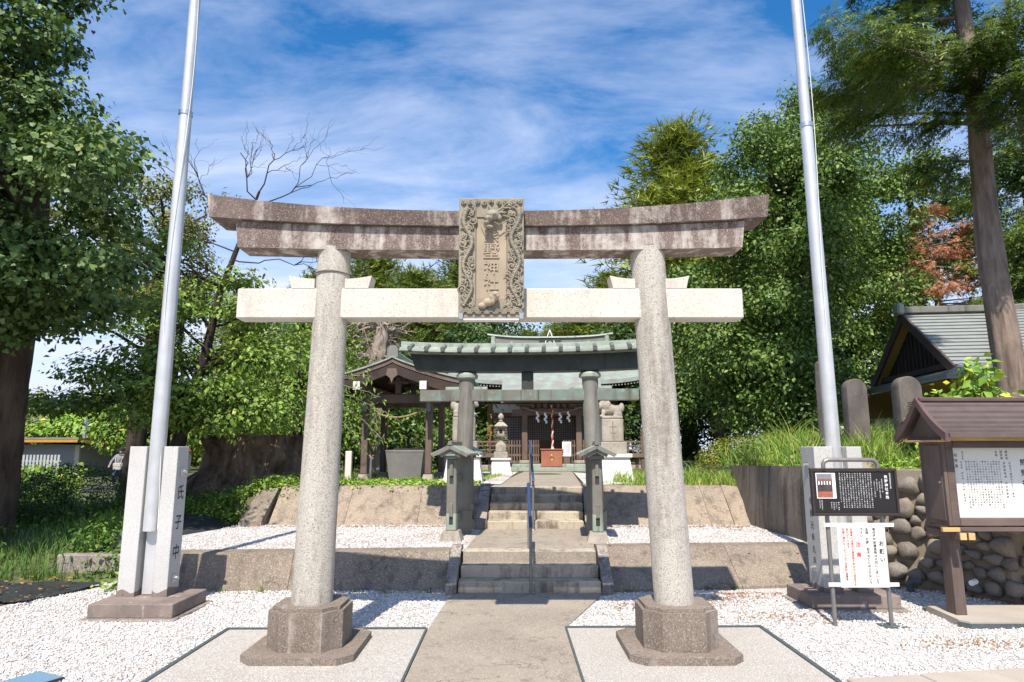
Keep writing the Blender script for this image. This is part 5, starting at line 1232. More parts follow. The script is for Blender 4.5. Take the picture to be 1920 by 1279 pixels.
# standing stones on the bank
def stele(label, x, y, w, h, d, kind, char=None, lean=0.0):
    t = thing('stone_stele', label, 'standing stone', (x, y, H(x, y) - 0.05), lean)
    b = MB(); n = 14; rings = []
    out = []
    for i in range(n + 1):
        a = math.pi * i / n; out.append((-w / 2 * math.cos(a) * (1 if kind == 0 else 0.9), h - (w * 0.45 if kind == 0 else w * .18) + (w * 0.45 if kind == 0 else w * .18) * math.sin(a)))
    pts = [(-w / 2 * 1.04, 0)] + out + [(w / 2 * 1.04, 0)]
    pts = [(px + 0.018 * noise.noise(Vector((px * 4, pz * 4, x))), pz) for px, pz in pts]
    b.loft([[(px * .96, -d / 2, pz * .99) for px, pz in pts], [(px, -d / 2 + .03, pz) for px, pz in pts], [(px, d / 2 - .03, pz) for px, pz in pts], [(px * .96, d / 2, pz * .99) for px, pz in pts]])
    b.build('slab', M['stele'], t, 30)
    if char:
        g = MB()
        for i, ch in enumerate(char): v, f = glyph(ch); g.add([(px * .26 + .02, -d / 2 - .002, pz * .26 + h * .66 - i * .34) for px, pz in v], f)
        g.build('engraving', M['dark'], t)
stele('tall flat standing stone half hidden behind the flagpole on the bank', 5.95, 12.4, 0.30, 2.05, 0.16, 1, None, R(20))
stele('round topped standing stone between flagpole and house', 6.60, 12.6, 0.40, 1.62, 0.22, 0)
stele('broad round topped standing stone with one engraved character behind the roofed board', 7.42, 12.3, 0.44, 1.72, 0.26, 0, '奉')
b = MB(); b.box(7.0, 7.22, 14.0, 14.2, 1.7, 2.5, 0.01); tag(b.build('concrete_post', M['util']), 'pale square concrete post in front of the house wall', 'post')
for x, y, lb in ((5.75, 11.0, 'rounded grey rock on the bank edge right behind the black sign'), (7.15, 13.2, 'brown rock under the house eave beside the engraved stone')):
    bm = bmesh.new(); bmesh.ops.create_icosphere(bm, subdivisions=3, radius=1)
    for v in bm.verts: v.co = Vector((v.co.x * .26, v.co.y * .2, v.co.z * .15)) * (1 + .25 * noise.noise(v.co * 1.6 + Vector((x, y, 0))))
    b = MB(); b.bm(bm); tag(b.build('rock', M['cobble'], None, 60, (x, y, H(x, y) + .05)), lb, 'rock')

# ================================================================ house at the right
Hs = thing('tiled_house', 'house with grey green slate roof and dark gable behind the standing stones', 'house', (12.2, 20.0, 0.9), R(-7))
b = MB(); b.box(0.5, 12, -3.4, 4.0, -0.2, 3.3); b.build('wall', M['cream'], Hs)
def quad_roof(name, p, thick, m, rows=0):
    p = [Vector(q) for q in p]      # upper left, upper right, lower right, lower left
    n = (p[1] - p[0]).cross(p[3] - p[0]).normalized()
    if n.z < 0: n = -n
    if not rows:
        b = MB(); b.loft([[q for q in p], [q - n * thick for q in p]]); return b.build(name, m, Hs)
    b = MB(); base = None
    b.loft([[q - n * .02 for q in p], [q - n * thick for q in p]]); base = b.build(name, m, Hs)
    for k in range(rows):
        a, c = k / rows, (k + 1) / rows
        q = [p[0].lerp(p[3], a), p[1].lerp(p[2], a), p[1].lerp(p[2], c), p[0].lerp(p[3], c)]
        bb = MB(); bb.loft([[q[0] + n * .0, q[1] + n * .0, q[2] + n * .035, q[3] + n * .035], [q[0] - n * .018, q[1] - n * .018, q[2] - n * .016, q[3] - n * .016]])
        bb.build('slate_row', m, base)
    return base
# gabled upper roof (ridge along +x from the gable), skirt roof below, main roof to the right
RZ, FZ = 5.25, 3.35
quad_roof('gable_roof', [(0.0, 0, RZ), (3.6, 0, RZ), (3.6, -2.55, FZ), (0.0, -2.55, FZ)], .12, M['tile'], 15)
quad_roof('gable_roof', [(0.0, 0, RZ), (3.6, 0, RZ), (3.6, 2.5, FZ), (0.0, 2.5, FZ)], .12, M['tile'])
quad_roof('main_roof', [(2.6, 0.4, 5.55), (12, 0.4, 5.9), (12, -4.1, 3.02), (0.4, -4.1, 2.96)], .14, M['tile'], 22)
quad_roof('skirt_roof', [(0.35, 3.2, 3.32), (0.35, -3.0, 3.32), (-1.0, -4.1, 2.93), (-1.0, 4.4, 2.93)], .10, M['tile'], 5)
quad_roof('skirt_roof', [(0.2, -2.5, 3.42), (1.6, -2.5, 3.42), (1.6, -4.1, 2.95), (-1.0, -4.1, 2.93)], .10, M['tile'], 6)
b = MB(); b.box(-0.12, 3.7, -.14, .14, RZ + .02, RZ + .22, .02); b.build('ridge', M['copper_brown'], Hs)
b = MB(); b.box(-0.22, -0.02, -.2, .2, RZ - .02, RZ + .34, .05); b.build('ridge_ornament', M['copper_green'], Hs)
b = MB(); b.loft([[(.28, 0, RZ - .14), (.28, -2.35, FZ + .02), (.28, 2.35, FZ + .02)], [(.36, 0, RZ - .14), (.36, -2.35, FZ + .02), (.36, 2.35, FZ + .02)]]); gb = b.build('gable_wall', M['dark'], Hs)
for i in range(17):
    y = -2.0 + i * .25; zt = RZ - .12 - abs(y) * (RZ - FZ) / 2.55
    b = MB(); b.box(.255, .278, y - .05, y + .05, FZ, zt); b.build('gable_batten', M['pav_dark'], gb)
for s in (-1, 1):
    b = MB(); b.bar((-.05, 0, RZ - .10), (-.05, s * 2.6, FZ - .13), .07, .26); b.build('barge_board', M['barge'], Hs)
    b = MB(); b.loft([[(-.015, 0, RZ - .17), (.27, 0, RZ - .17), (.27, s * 2.45, FZ - .12), (-.015, s * 2.45, FZ - .12)], [(-.015, 0, RZ - .20), (.27, 0, RZ - .20), (.27, s * 2.45, FZ - .15), (-.015, s * 2.45, FZ - .15)]]); b.build('gable_soffit', M['ochre'], Hs)
b = MB(); b.box(.10, .27, -2.3, 2.3, FZ - .02, FZ + .14); b.build('gable_sill', M['barge'], Hs)
b = MB(); b.loft([[(-.85, -3.95, 2.84), (12, -3.95, 2.90), (12, -3.3, 2.70), (.4, -3.3, 2.70)], [(-.85, -3.95, 2.80), (12, -3.95, 2.86), (12, -3.3, 2.2), (.4, -3.3, 2.2)]]); b.build('eave_soffit', M['ochre'], Hs)
b = MB(); b.loft([[(-.9, -3.9, 2.83), (-.9, 4.2, 2.83), (.4, 4.0, 2.5), (.4, -3.3, 2.5)], [(-.9, -3.9, 2.79), (-.9, 4.2, 2.79), (.4, 4.0, 2.2), (.4, -3.3, 2.2)]]); b.build('eave_soffit', M['ochre'], Hs)
for i in range(9):
    x = 0.9 + i * .85; b = MB(); b.box(x, x + .16, -3.75, -3.65, 3.30, 3.38, 0.01); b.build('snow_guard', M['dark'], Hs)
for x in (2.2, 4.8):
    b = MB(); b.box(x, x + 1.3, -3.45, -3.39, 0.7, 2.1); wd = b.build('window', M['barge'], Hs)
    b = MB(); b.box(x + .06, x + 1.24, -3.47, -3.451, 0.76, 2.04); b.build('pane', M['lattice_back'], wd)

# ================================================================ far left: low house, fence, poles, walker
lh = thing('low_house', 'low grey building with an orange edged shed roof beyond the weeds', 'building', (-27, 40, 0.4))
b = MB(); b.box(-8, 1.3, 0, 6, 0, 1.95); b.build('wall', M['grey_wall'], lh)
b = MB(); b.loft([[(-8.6, -1.2, 2.12), (1.9, -1.2, 2.12), (4.2, 5.5, 1.55), (-8.6, 6.5, 2.3)], [(-8.6, -1.2, 2.32), (1.9, -1.2, 2.32), (4.2, 5.5, 1.75), (-8.6, 6.5, 2.5)]]); b.build('roof', M['barge'], lh)
b = MB(); b.box(-8.6, 1.95, -1.26, -1.205, 2.06, 2.24); b.bar((1.97, -1.2, 2.15), (4.25, 5.5, 1.58), .06, .17); b.build('fascia', M['orange_eave'], lh)
b = MB(); b.box(-8.6, 1.95, -1.28, -1.2, 2.245, 2.34); b.build('roof_edge', M['grey_stone'], lh)
b = MB(); b.box(1.0, 1.26, -.03, -.002, 0, 1.9); b.build('corner_trim', M['cream'], lh)
b = MB(); b.cyl((0.2, 2, 2.2), (0.2, 2, 3.6), .12, .12, 10); b.build('vent_pipe', M['steel'], lh)
fz = thing('slat_fence', 'pale grey slatted fence in front of the low grey building', 'fence', (-33, 38.2, 0.45))
for z in (.35, .95):
    b = MB(); b.box(0, 7.4, .03, .08, z - .04, z + .04); b.build('rail', M['grey_wall'], fz)
pm = None
for i in range(37):
    if pm is None:
        b = MB(); b.box(0, .12, 0, .028, .05, 1.3); pm = b.mesh('slat'); pm.materials.append(M['pale_slat'])
    put('slat', pm, None, fz, (i * .2, 0, 0))
up_ = thing('utility_pole', 'concrete utility pole with crossarms far behind the walker', 'utility pole', (-27.2, 49, 0.4))
b = MB(); b.cyl((0, 0, 0), (0, 0, 5.2), .14, .11, 10); b.build('pole', M['util'], up_)
for z, w in ((4.7, 1.1), (4.1, 1.6)):
    b = MB(); b.box(-w, w, -.05, .05, z - .05, z + .05); b.build('crossarm', M['util'], up_)
    for x in (-w * .8, -w * .3, w * .3, w * .8):
        b = MB(); b.cyl((x, 0, z + .05), (x, 0, z + .28), .06, .05, 8); b.build('insulator', M['white_metal'], up_)
b = MB(); b.cyl((.3, -.1, 3.1), (.3, -.1, 3.8), .22, .22, 12); b.build('transformer', M['util'], up_)
up2 = thing('utility_pole', 'pale utility pole seen between the cherry trunk and tree stump', 'utility pole', (-20.6, 42, 0.4))
b = MB(); b.cyl((0, 0, 0), (0, 0, 2.7), .15, .13, 10); b.build('pole', M['util'], up2)
b = MB(); b.box(-.5, 1.2, -.04, .04, 2.35, 2.42); b.build('crossarm', M['util'], up2)
rr = thing('red_roof_house', 'small distant house with a red roof beside the walker', 'house', (-26.3, 46, 0.4))
b = MB(); b.box(-1, 3, 0, 3, 0, 1.5); b.build('wall', M['cream'], rr)
b = MB(); b.loft([[(-1.3, -.4, 1.5), (3.3, -.4, 1.5), (3.3, 3.4, 1.5), (-1.3, 3.4, 1.5)], [(-.3, 1.4, 2.25), (2.3, 1.4, 2.25), (2.3, 1.6, 2.25), (-.3, 1.6, 2.25)]]); b.build('roof', M['red_roof'], rr)

# walker, half hidden by the flagpole base
def walker():
    t = thing('person', 'walker in grey jacket and dark hat with a pale shoulder bag on the far path', 'person', (-16.55, 28.4, 0.48))
    J = {'pel': (0, 0, .82, .135), 'waist': (.02, -.02, .98, .135), 'chest': (.07, -.06, 1.20, .155), 'neck': (.11, -.09, 1.36, .06), 'head': (.14, -.13, 1.47, .085), 'top': (.15, -.14, 1.56, .075),
         'shL': (-.12, -.02, 1.28, .075), 'elL': (-.26, -.10, 1.06, .055), 'wrL': (-.27, -.22, .86, .04), 'haL': (-.28, -.27, .79, .038), 'shR': (.26, -.06, 1.28, .075), 'elR': (.34, -.16, 1.05, .055), 'wrR': (.30, -.26, .90, .04), 'haR': (.29, -.31, .84, .038),
         'hiL': (-.09, 0, .76, .10), 'knL': (-.14, -.10, .45, .075), 'anL': (-.15, .02, .10, .052), 'toL': (-.15, -.14, .05, .045), 'hiR': (.09, 0, .76, .10), 'knR': (.12, -.04, .45, .075), 'anR': (.16, .12, .12, .052), 'toR': (.16, .0, .05, .045)}
    E = [('pel', 'waist'), ('waist', 'chest'), ('chest', 'neck'), ('neck', 'head'), ('head', 'top'), ('chest', 'shL'), ('shL', 'elL'), ('elL', 'wrL'), ('wrL', 'haL'), ('chest', 'shR'), ('shR', 'elR'), ('elR', 'wrR'), ('wrR', 'haR'), ('pel', 'hiL'), ('hiL', 'knL'), ('knL', 'anL'), ('anL', 'toL'), ('pel', 'hiR'), ('hiR', 'knR'), ('knR', 'anR'), ('anR', 'toR')]
    ks = list(J); me = bpy.data.meshes.new('body'); me.from_pydata([J[k][:3] for k in ks], [(ks.index(a), ks.index(c)) for a, c in E], [])
    o = bpy.data.objects.new('tmp', me); COL.objects.link(o); o.modifiers.new('skin', 'SKIN')
    for i, k in enumerate(ks): o.data.skin_vertices[0].data[i].radius = (J[k][3],) * 2
    o.data.skin_vertices[0].data[0].use_root = True
    sb = o.modifiers.new('sub', 'SUBSURF'); sb.levels = 2; sb.render_levels = 2
    dg = bpy.context.evaluated_depsgraph_get(); out = bpy.data.meshes.new_from_object(o.evaluated_get(dg)); bpy.data.objects.remove(o)
    out.materials.clear()
    for k in ('shirt', 'denim', 'skin', 'white_metal'): out.materials.append(M[k])
    for p in out.polygons:
        c = p.center; k = 0
        if c.z < .86 and abs(c.x) < .23: k = 1
        if c.z < .09: k = 3
        if c.z > 1.37 or (abs(c.x) > .24 and c.z < .87): k = 2
        p.material_index = k; p.use_smooth = True
    put('body', out, None, t)
    b = MB(); b.ball((.15, -.13, 1.57), (.11, .12, .085), 2); b.tube([(.15 + .17 * math.cos(a), -.14 + .17 * math.sin(a), 1.535) for a in [2 * math.pi * i / 16 for i in range(17)]], .02, 6, False); b.build('hat', M['navy'], t, 50)
    g = thing('shoulder_bag', 'pale flat shoulder bag hanging on the walker in grey', 'bag', (-16.55, 28.4, 0.48))
    b = MB(); b.box(-.06, .28, -.34, -.22, .70, 1.0, .03); b.build('pouch', M['bag'], g)
    b = MB(); b.box(-.05, .27, -.35, -.341, .86, .99, .004); b.build('flap', M['bag'], g)
    b = MB(); b.tube([(.0, -.27, 1.0), (-.06, -.18, 1.2), (-.02, -.05, 1.37)], .015, 6); b.tube([(.22, -.27, 1.0), (.24, -.2, 1.2), (.2, -.06, 1.36)], .015, 6); b.build('strap', M['bag'], g)
walker()
# ================================================================ foliage
def unit(v): return v / np.maximum(np.linalg.norm(v, axis=1, keepdims=True), 1e-9)
LEAF = {   # outline points (u along the leaf, v across, w lift) and faces
    'leaf': (np.array([(0, 0, 0), (.45, .30, .07), (1, 0, -.03), (.45, -.30, .07)]), [], [(0, 1, 2), (0, 2, 3)]),
    'long': (np.array([(0, 0, 0), (.4, .15, .04), (1, 0, -.06), (.4, -.15, .04)]), [], [(0, 1, 2), (0, 2, 3)]),
    'fan': (np.array([(0, 0, 0), (.70, .52, .05), (.95, .25, .0), (.80, .02, .03), (.95, -.25, .0), (.70, -.52, .05)]), [], [(0, 1, 2), (0, 2, 3), (0, 3, 4), (0, 4, 5)]),
    'frond': (np.array([(0, 0, 0), (1, .03, -.10), (1, -.03, -.10), (.15, .03, 0), (.50, .36, -.06), (.30, .03, 0), (.15, -.03, 0), (.50, -.36, -.06), (.30, -.03, 0), (.45, .03, 0), (.78, .27, -.10), (.6, .02, -.03), (.45, -.03, 0), (.78, -.27, -.10), (.6, -.02, -.03)]), [], [(0, 1, 2), (3, 4, 5), (6, 8, 7), (9, 10, 11), (12, 14, 13)]),
    'tuft': (np.array([(0, .06, 0), (0, -.06, 0), (1, 0, .05), (.1, .05, 0), (.8, .5, .25), (.2, -.03, 0), (.1, -.05, 0), (.8, -.5, .25), (.2, .03, 0), (.1, 0, .05), (.75, .1, .6), (.2, -.06, 0)]), [], [(0, 1, 2), (3, 4, 5), (6, 7, 8), (9, 10, 11)]),
}
def leaves(name, C, OUT, size, kind, rng, up=0.5, jit=0.8, droop=0.25, along=0.35, svar=0.45):
    """C: leaf bases, OUT: outward direction per leaf"""
    P, _, TR = LEAF[kind]; n = len(C); C = np.asarray(C, float); OUT = unit(np.asarray(OUT, float))
    nrm = unit(OUT * 0.55 + np.array([0, 0, up]) + rng.normal(0, jit * 0.5, (n, 3)))
    ax = rng.normal(0, 1, (n, 3)) + OUT * along * 3; ax = ax - nrm * (ax * nrm).sum(1, keepdims=True); ax[:, 2] -= droop * 1.5; ax = unit(ax)
    nrm = unit(nrm - ax * (ax * nrm).sum(1, keepdims=True)); bi = np.cross(nrm, ax)
    s = size * (1 + svar * rng.uniform(-1, 1, n))
    V = C[:, None, :] + s[:, None, None] * (P[None, :, 0:1] * ax[:, None, :] + P[None, :, 1:2] * bi[:, None, :] + P[None, :, 2:3] * nrm[:, None, :])
    k = len(P); F = (np.array(TR)[None] + (np.arange(n) * k)[:, None, None]).reshape(-1, 3)
    tint = np.repeat(rng.uniform(0, 1, n), len(TR))
    return V.reshape(-1, 3), F, tint
def lobes_points(lobes, n_twig, m_leaf, spread, rng, inner=0.5, bump_=0.28, freq=1.7, flat=1.0, sub=0):
    """twig centres in the outer shell of several ellipsoids, with a lumpy outline, then leaves about each twig"""
    if sub:
        big = lobes; lobes = []
        for l in big:
            for d in unit(rng.normal(0, 1, (sub, 3))):
                q = rng.uniform(.5, 1.05); f = rng.uniform(.22, .42)
                lobes.append((l[0] + d[0] * l[3] * q, l[1] + d[1] * l[4] * q, l[2] + d[2] * l[5] * q, l[3] * f, l[4] * f, l[5] * f * .85))
    vol = np.array([(l[3] * l[4] * l[5]) ** 0.667 for l in lobes]); cnt = np.maximum(4, (n_twig * vol / vol.sum()).astype(int))
    CC = []; OO = []
    for l, c in zip(lobes, cnt):
        d = unit(rng.normal(0, 1, (c, 3))); s = Vector((l[0] * 1.3, l[1] * 0.7, l[2]))
        k = np.array([1 + bump_ * noise.noise(Vector(q) * freq + s) + bump_ * 0.5 * noise.noise(Vector(q) * freq * 2.7 + s) for q in d])
        r = (inner + (1 - inner) * rng.uniform(0, 1, c) ** 0.55) * k
        CC.append(np.array(l[:3]) + d * r[:, None] * np.array(l[3:6])); OO.append(d)
    CC = np.concatenate(CC); OO = np.concatenate(OO)
    n = len(CC); P = np.repeat(CC, m_leaf, 0) + rng.normal(0, 1, (n * m_leaf, 3)) * np.array([spread, spread, spread * flat]); O = np.repeat(OO, m_leaf, 0)
    return P, O, CC
def limb(b, p0, p1, r0, r1, rng, wob=0.12, n=7, sag=0.0, sides=8):
    p0 = np.array(p0, float); p1 = np.array(p1, float); L_ = np.linalg.norm(p1 - p0); pts = []
    for i in range(n + 1):
        t = i / n; p = p0 * (1 - t) + p1 * t; p[2] += sag * math.sin(math.pi * t) * L_
        if 0 < i < n: p = p + rng.normal(0, wob * L_ / n, 3)
        pts.append(p)
    b.tube(pts, [r0 + (r1 - r0) * i / n for i in range(n + 1)], sides); return pts
def trunk_mesh(b, pts, rad, sides=20, flare=0.35, rough=0.06, seed=0):
    if rad[0] > .25:        # thick trunks get ridged bark
        d = np.array(pts, float); q = np.linspace(0, len(pts) - 1, max(len(pts), 30)); i_ = np.arange(len(pts))
        pts = [tuple(np.interp(t, i_, d[:, k]) for k in range(3)) for t in q]; rad = [np.interp(t, i_, rad) for t in q]; sides = 56
    rings = []; m = len(pts)
    for i in range(m):
        ring = []
        for k in range(sides):
            a = 2 * math.pi * k / sides; f = 1 + flare * max(0, 1 - i / (2.0 if sides != 56 else 3.0)) * (0.6 + 0.4 * math.sin(a * 5 + seed)) + rough * noise.noise(Vector((math.cos(a) * 2, math.sin(a) * 2, i * 0.6 + seed)))
            if sides == 56: f += .05 * abs(noise.noise(Vector((math.cos(a) * 5, math.sin(a) * 5, pts[i][2] * .7 + seed)))) + .035 * noise.noise(Vector((math.cos(a) * 11, math.sin(a) * 11, pts[i][2] * .5 + seed)))
            ring.append((pts[i][0] + rad[i] * f * math.cos(a), pts[i][1] + rad[i] * f * math.sin(a), pts[i][2]))
        rings.append(ring)
    b.loft(rings)
def tree(name, label, base, tr_pts, tr_rad, bark_m, lobes, n_twig, m_leaf, size, kind, lm, seed, group=None, cat='tree', spread=0.2, limbs=10, limb_r=0.07, flat=0.8, inner=0.5, bump_=0.28, freq=1.7, up=0.5, droop=0.25, jit=0.8, flare=0.3, sides=18, along=0.35, sub=0):
    """tr_pts and lobes are relative to base"""
    rng = np.random.default_rng(seed)
    t = thing(name, label, cat, base, 0, group)
    if tr_pts:
        b = MB(); trunk_mesh(b, tr_pts, tr_rad, sides, flare, 0.10, seed); b.build('trunk', bark_m, t, 60)
    P, O, CC = lobes_points(lobes, n_twig, m_leaf, spread, rng, inner, bump_, freq, flat, sub)
    if tr_pts and limbs:
        b = MB(); tp = np.array(tr_pts)
        for q in CC[rng.choice(len(CC), min(limbs, len(CC)), False)]:
            zz = min(max(q[2] - 0.35 * np.linalg.norm(q[:2] - tp[-1][:2]), tp[0][2] + 0.35 * (tp[-1][2] - tp[0][2])), tp[-1][2])
            p0 = [np.interp(zz, tp[:, 2], tp[:, k]) for k in (0, 1)] + [zz]
            limb(b, p0, q, limb_r, limb_r * 0.15, rng, 0.16, 7, 0.04, 6)
        b.build('branches', bark_m, t, 60)['kind'] = 'stuff'
    V, F, ti = leaves('crown', P, O, size, kind, rng, up, jit, droop, along)
    put('crown', np_mesh('crown', V, None, F, ti), lm, t)
    return t

# ---- ginkgo at the left edge
tree('ginkgo_tree', 'big dark green ginkgo with fan leaves and thick trunk at the picture edge', (-9.95, 12.6, 0.4),
     [(0, 0, -0.3), (0.0, 0, 0.4), (0.03, 0, 1.2), (0.05, 0, 3), (0.1, 0.1, 6), (0.2, 0.1, 9)], [0.70, 0.64, 0.60, 0.54, 0.45, 0.3], M['bark_mid'],
     [(0.55, -1.6, 6.55, 2.75, 2.2, 2.0), (1.0, -2.2, 5.3, 1.6, 1.5, 1.0), (0.0, -2.2, 4.55, 2.5, 2.2, 1.15), (1.2, -0.8, 4.55, 2.1, 1.8, 0.95), (-0.3, -3.2, 8.2, 2.4, 2.0, 1.9), (-0.8, -1.0, 10.3, 2.3, 2.2, 2.0), (-1.6, -3.6, 5.2, 2.1, 1.9, 2.0), (-1.9, -1.4, 4.3, 2.0, 1.8, 0.9), (-0.2, -2.2, 8.9, 1.9, 1.8, 1.3), (-1.4, -3.4, 7.2, 1.9, 1.7, 1.5), (-.8, -3.2, 9.9, 1.9, 1.8, 1.4)],
     9000, 11, 0.10, 'fan', M['lf_ginkgo'], 1, spread=0.15, limbs=50, limb_r=0.06, bump_=0.3, freq=2.2, flare=0.25, sides=26, inner=0.35, sub=12)
tree('maple_tree', 'olive tinted broadleaf tree rising just behind the ginkgo crown', (-11.0, 19.5, 0.7),
     [(0, 0, -.3), (0.1, 0, 2), (0.3, 0, 4.5), (0.6, 0, 7)], [0.28, 0.25, 0.2, 0.12], M['bark_dark'],
     [(1.1, 0, 8.2, 1.5, 1.8, 1.3), (0.2, 0, 6.7, 2.0, 2.0, 1.1), (1.2, -.4, 5.7, 1.7, 1.5, 0.6), (-2, 0, 7.5, 2, 2, 1.6), (-1.2, 0, 5.6, 2.0, 1.6, 0.7)],
     2100, 12, 0.10, 'leaf', M['lf_olive'], 2, spread=0.20, limbs=45, flat=0.5, bump_=0.4, inner=.3, sub=8)
# ---- cherry with dead bare top
ch = tree('cherry_tree', 'leaning cherry tree with layered green leaves and bare top twigs beside the tree stump', (-7.7, 15.2, 0.6),
     [(0, 0, -.3), (0.05, 0, 0.8), (0.25, 0, 2.2), (0.62, 0, 3.6), (0.82, 0, 5.0), (1.25, 0, 6.4), (1.62, 0, 7.6)], [0.23, 0.18, 0.14, 0.11, 0.08, 0.055, 0.03], M['bark_dark'],
     [(1.3, -.4, 2.1, 1.2, 1.1, 0.4), (0.1, -.6, 2.2, 1.2, 1.1, 0.4), (2.0, 0, 2.4, 1.25, 1.1, 0.45), (0.8, -.5, 2.7, 1.6, 1.2, 0.42), (-0.9, 0, 2.8, 1.3, 1.2, 0.3), (-2.6, .3, 2.5, 1.5, 1.2, 0.25), (1.9, 0, 3.5, 1.25, 1.1, 0.38), (-0.4, 0, 3.6, 1.25, 1.1, 0.4), (-1.9, .4, 3.3, 1.2, 1.0, 0.36), (1.6, 0, 4.6, 1.3, 1.0, 0.33), (-.3, 0, 4.7, .95, .9, 0.33), (1.3, 0, 5.4, .7, .8, 0.26), (-0.6, 0, 6.3, .8, .8, 0.22)],
     1250, 12, 0.115, 'leaf', M['lf_cherry'], 3, spread=0.19, limbs=70, limb_r=0.035, flat=0.42, inner=0.15, bump_=0.35, up=0.75, droop=0.3)
rng = np.random.default_rng(8); b = MB()
def twigs(b, p, d, l, r, depth):
    q = np.array(p) + np.array(d) * l; pts = limb(b, p, q, r, r * 0.55, rng, 0.22, 5, 0.02, 5)
    if depth == 0: return
    for k in range(3 if depth > 1 else 2):
        i = rng.integers(2, 6); dd = unit((np.array(d) + rng.normal(0, 0.55, 3) * np.array([1, .6, .8]) + np.array([0, 0, 0.12]))[None])[0]; twigs(b, pts[i], dd, l * rng.uniform(.5, .8), r * 0.55, depth - 1)
for p, d, l in (((1.55, 0, 7.4), (-.35, 0, .93), 1.3), ((1.62, 0, 7.6), (.25, .1, .95), 1.1), ((1.3, 0, 6.6), (-.75, -.1, .65), 1.5), ((1.5, 0, 7.2), (.9, .1, .42), 1.5), ((1.1, 0, 5.9), (.95, -.1, -.12), 1.6), ((.85, 0, 5.2), (-.85, .1, .45), 1.7), ((1.1, 0, 6.1), (-.9, 0, .35), 1.9)): twigs(b, p, d, l, 0.019, 3)
b.build('bare_twigs', M['bark_dark'], ch, 60)['kind'] = 'stuff'
tree('thin_tree', 'thin young tree with sparse layered leaves between flagpole and cherry trunk', (-9.1, 17.5, 0.9), [(0, 0, -.2), (.1, 0, 2), (.25, 0, 4.2), (.3, 0, 5.6)], [.09, .08, .06, .03], M['bark_dark'],
     [(.2, 0, 2.4, 1.6, 1.2, .45), (.6, 0, 3.6, 1.5, 1.2, .42), (-.5, 0, 4.4, 1.4, 1.1, .4), (.5, 0, 5.3, 1.2, 1, .38)], 420, 10, .10, 'leaf', M['lf_cherry'], 4, spread=.2, limbs=30, limb_r=.025, flat=.45, inner=.15, up=.75)
tree('bushy_tree', 'bright green bushy tree filling the gap behind the tree stump', (-7.6, 23.5, 1.1), [(0, 0, -.2), (.1, 0, 1.5), (.2, 0, 3)], [.16, .14, .1], M['bark_dark'],
     [(0, 0, 2.4, 2.0, 1.4, 1.3), (1.6, 0, 3.2, 1.6, 1.3, 1.3), (.6, 0, 4.4, 1.5, 1.2, 1.1), (-1.2, .2, 1.5, 1.4, 1.2, .8), (2.3, 0, 1.7, 1.3, 1.2, .9)], 900, 11, .12, 'leaf', M['lf_cherry'], 5, spread=.22, limbs=20, bump_=.35, freq=2.2)
# cherry branch hanging in front of the pavilion
hb = thing('hanging_branch', 'leafy cherry branch hanging in front of the water pavilion', 'branch', (-4.3, 15.6, 3.0))
rng = np.random.default_rng(21); b = MB(); P = []; O = []
for p1, r_ in (((1.25, 0, .25), .02), ((1.35, -.1, -.75), .016), ((.9, 0, -1.0), .014), ((1.0, .1, .75), .018), ((1.75, 0, -.35), .012)):
    pts = limb(b, (-.6, .2, .55), p1, r_, .005, rng, .12, 12, .06, 5)
    for i, q in enumerate(pts[4:]):
        for k in range(9): P.append(np.array(q) + rng.normal(0, .10, 3)); O.append((.6, -.3, -.2))
b.build('twigs', M['bark_grey'], hb, 60); V, F, ti = leaves('x', P, O, .12, 'long', rng, .6, .8, .5); V *= 1.0
put('leaves', np_mesh('leaves', V, None, F, ti), M['lf_cherry'], hb)

# ---- far conifers behind the shrine: three kinds, each tree an object of its own
def sugi_mesh(h, r, seed, twigs_=620, leaf_=0.46):
    rng = np.random.default_rng(seed); P = []; O = []
    nl = 46
    for i in range(nl):
        t = (i / nl) ** 0.85; z = h * (0.18 + 0.80 * t); R_ = r * (1 - t) ** 0.62 * rng.uniform(.75, 1.1) + 0.25
        a0 = rng.uniform(0, 6.28)
        for k in range(5 if t < .8 else 3):
            a = a0 + k * 6.28 / 5 + rng.normal(0, .25); rr = R_ * rng.uniform(.7, 1.05)
            c = np.array([rr * .8 * math.cos(a), rr * .8 * math.sin(a), z - .12 * rr]); cs = (.30 + .20 * R_)
            m = 44
            P.append(c + rng.normal(0, 1, (m, 3)) * np.array([cs, cs, cs * .55])); d = np.array([math.cos(a), math.sin(a), .55]); O.append(np.repeat(d[None], m, 0))
            m2 = 8; u = rng.uniform(0, .8, m2); P.append(np.outer(u, c * np.array([1, 1, 0])) + np.array([0, 0, z]) + rng.normal(0, .15, (m2, 3))); O.append(np.repeat(d[None], m2, 0))
    P = np.concatenate(P); O = np.concatenate(O); V, F, ti = leaves('c', P, O, leaf_, 'tuft', rng, .35, .8, .05, .8)
    cr = np_mesh('crown', V, None, F, ti); b = MB(); b.tube([(0, 0, -1), (0, 0, h * .5), (0, 0, h * .97)], [r * .10, r * .07, .03], 10); return cr, b.mesh('trunk')
SG = [sugi_mesh(18, 3.0, 31), sugi_mesh(15, 2.7, 32), sugi_mesh(20, 3.3, 33)]
for cr, tk in SG: tk.materials.append(M['bark_mid'])
def sugi(k, x, y, s, label, rz, m='lf_sugi_d', group='cedars standing behind the shrine', sxy=1.3):
    t = thing('cedar_tree', label, 'tree', (x, y, 0.4), rz, group); t.scale = (s * sxy, s * sxy, s)
    put('trunk', SG[k][1], None, t)
    o = put('crown', SG[k][0], None, t)
    if not SG[k][0].materials: SG[k][0].materials.append(M[m])
    if m != 'lf_sugi_d': o.material_slots[0].link = 'OBJECT'; o.material_slots[0].material = M[m]
    return t
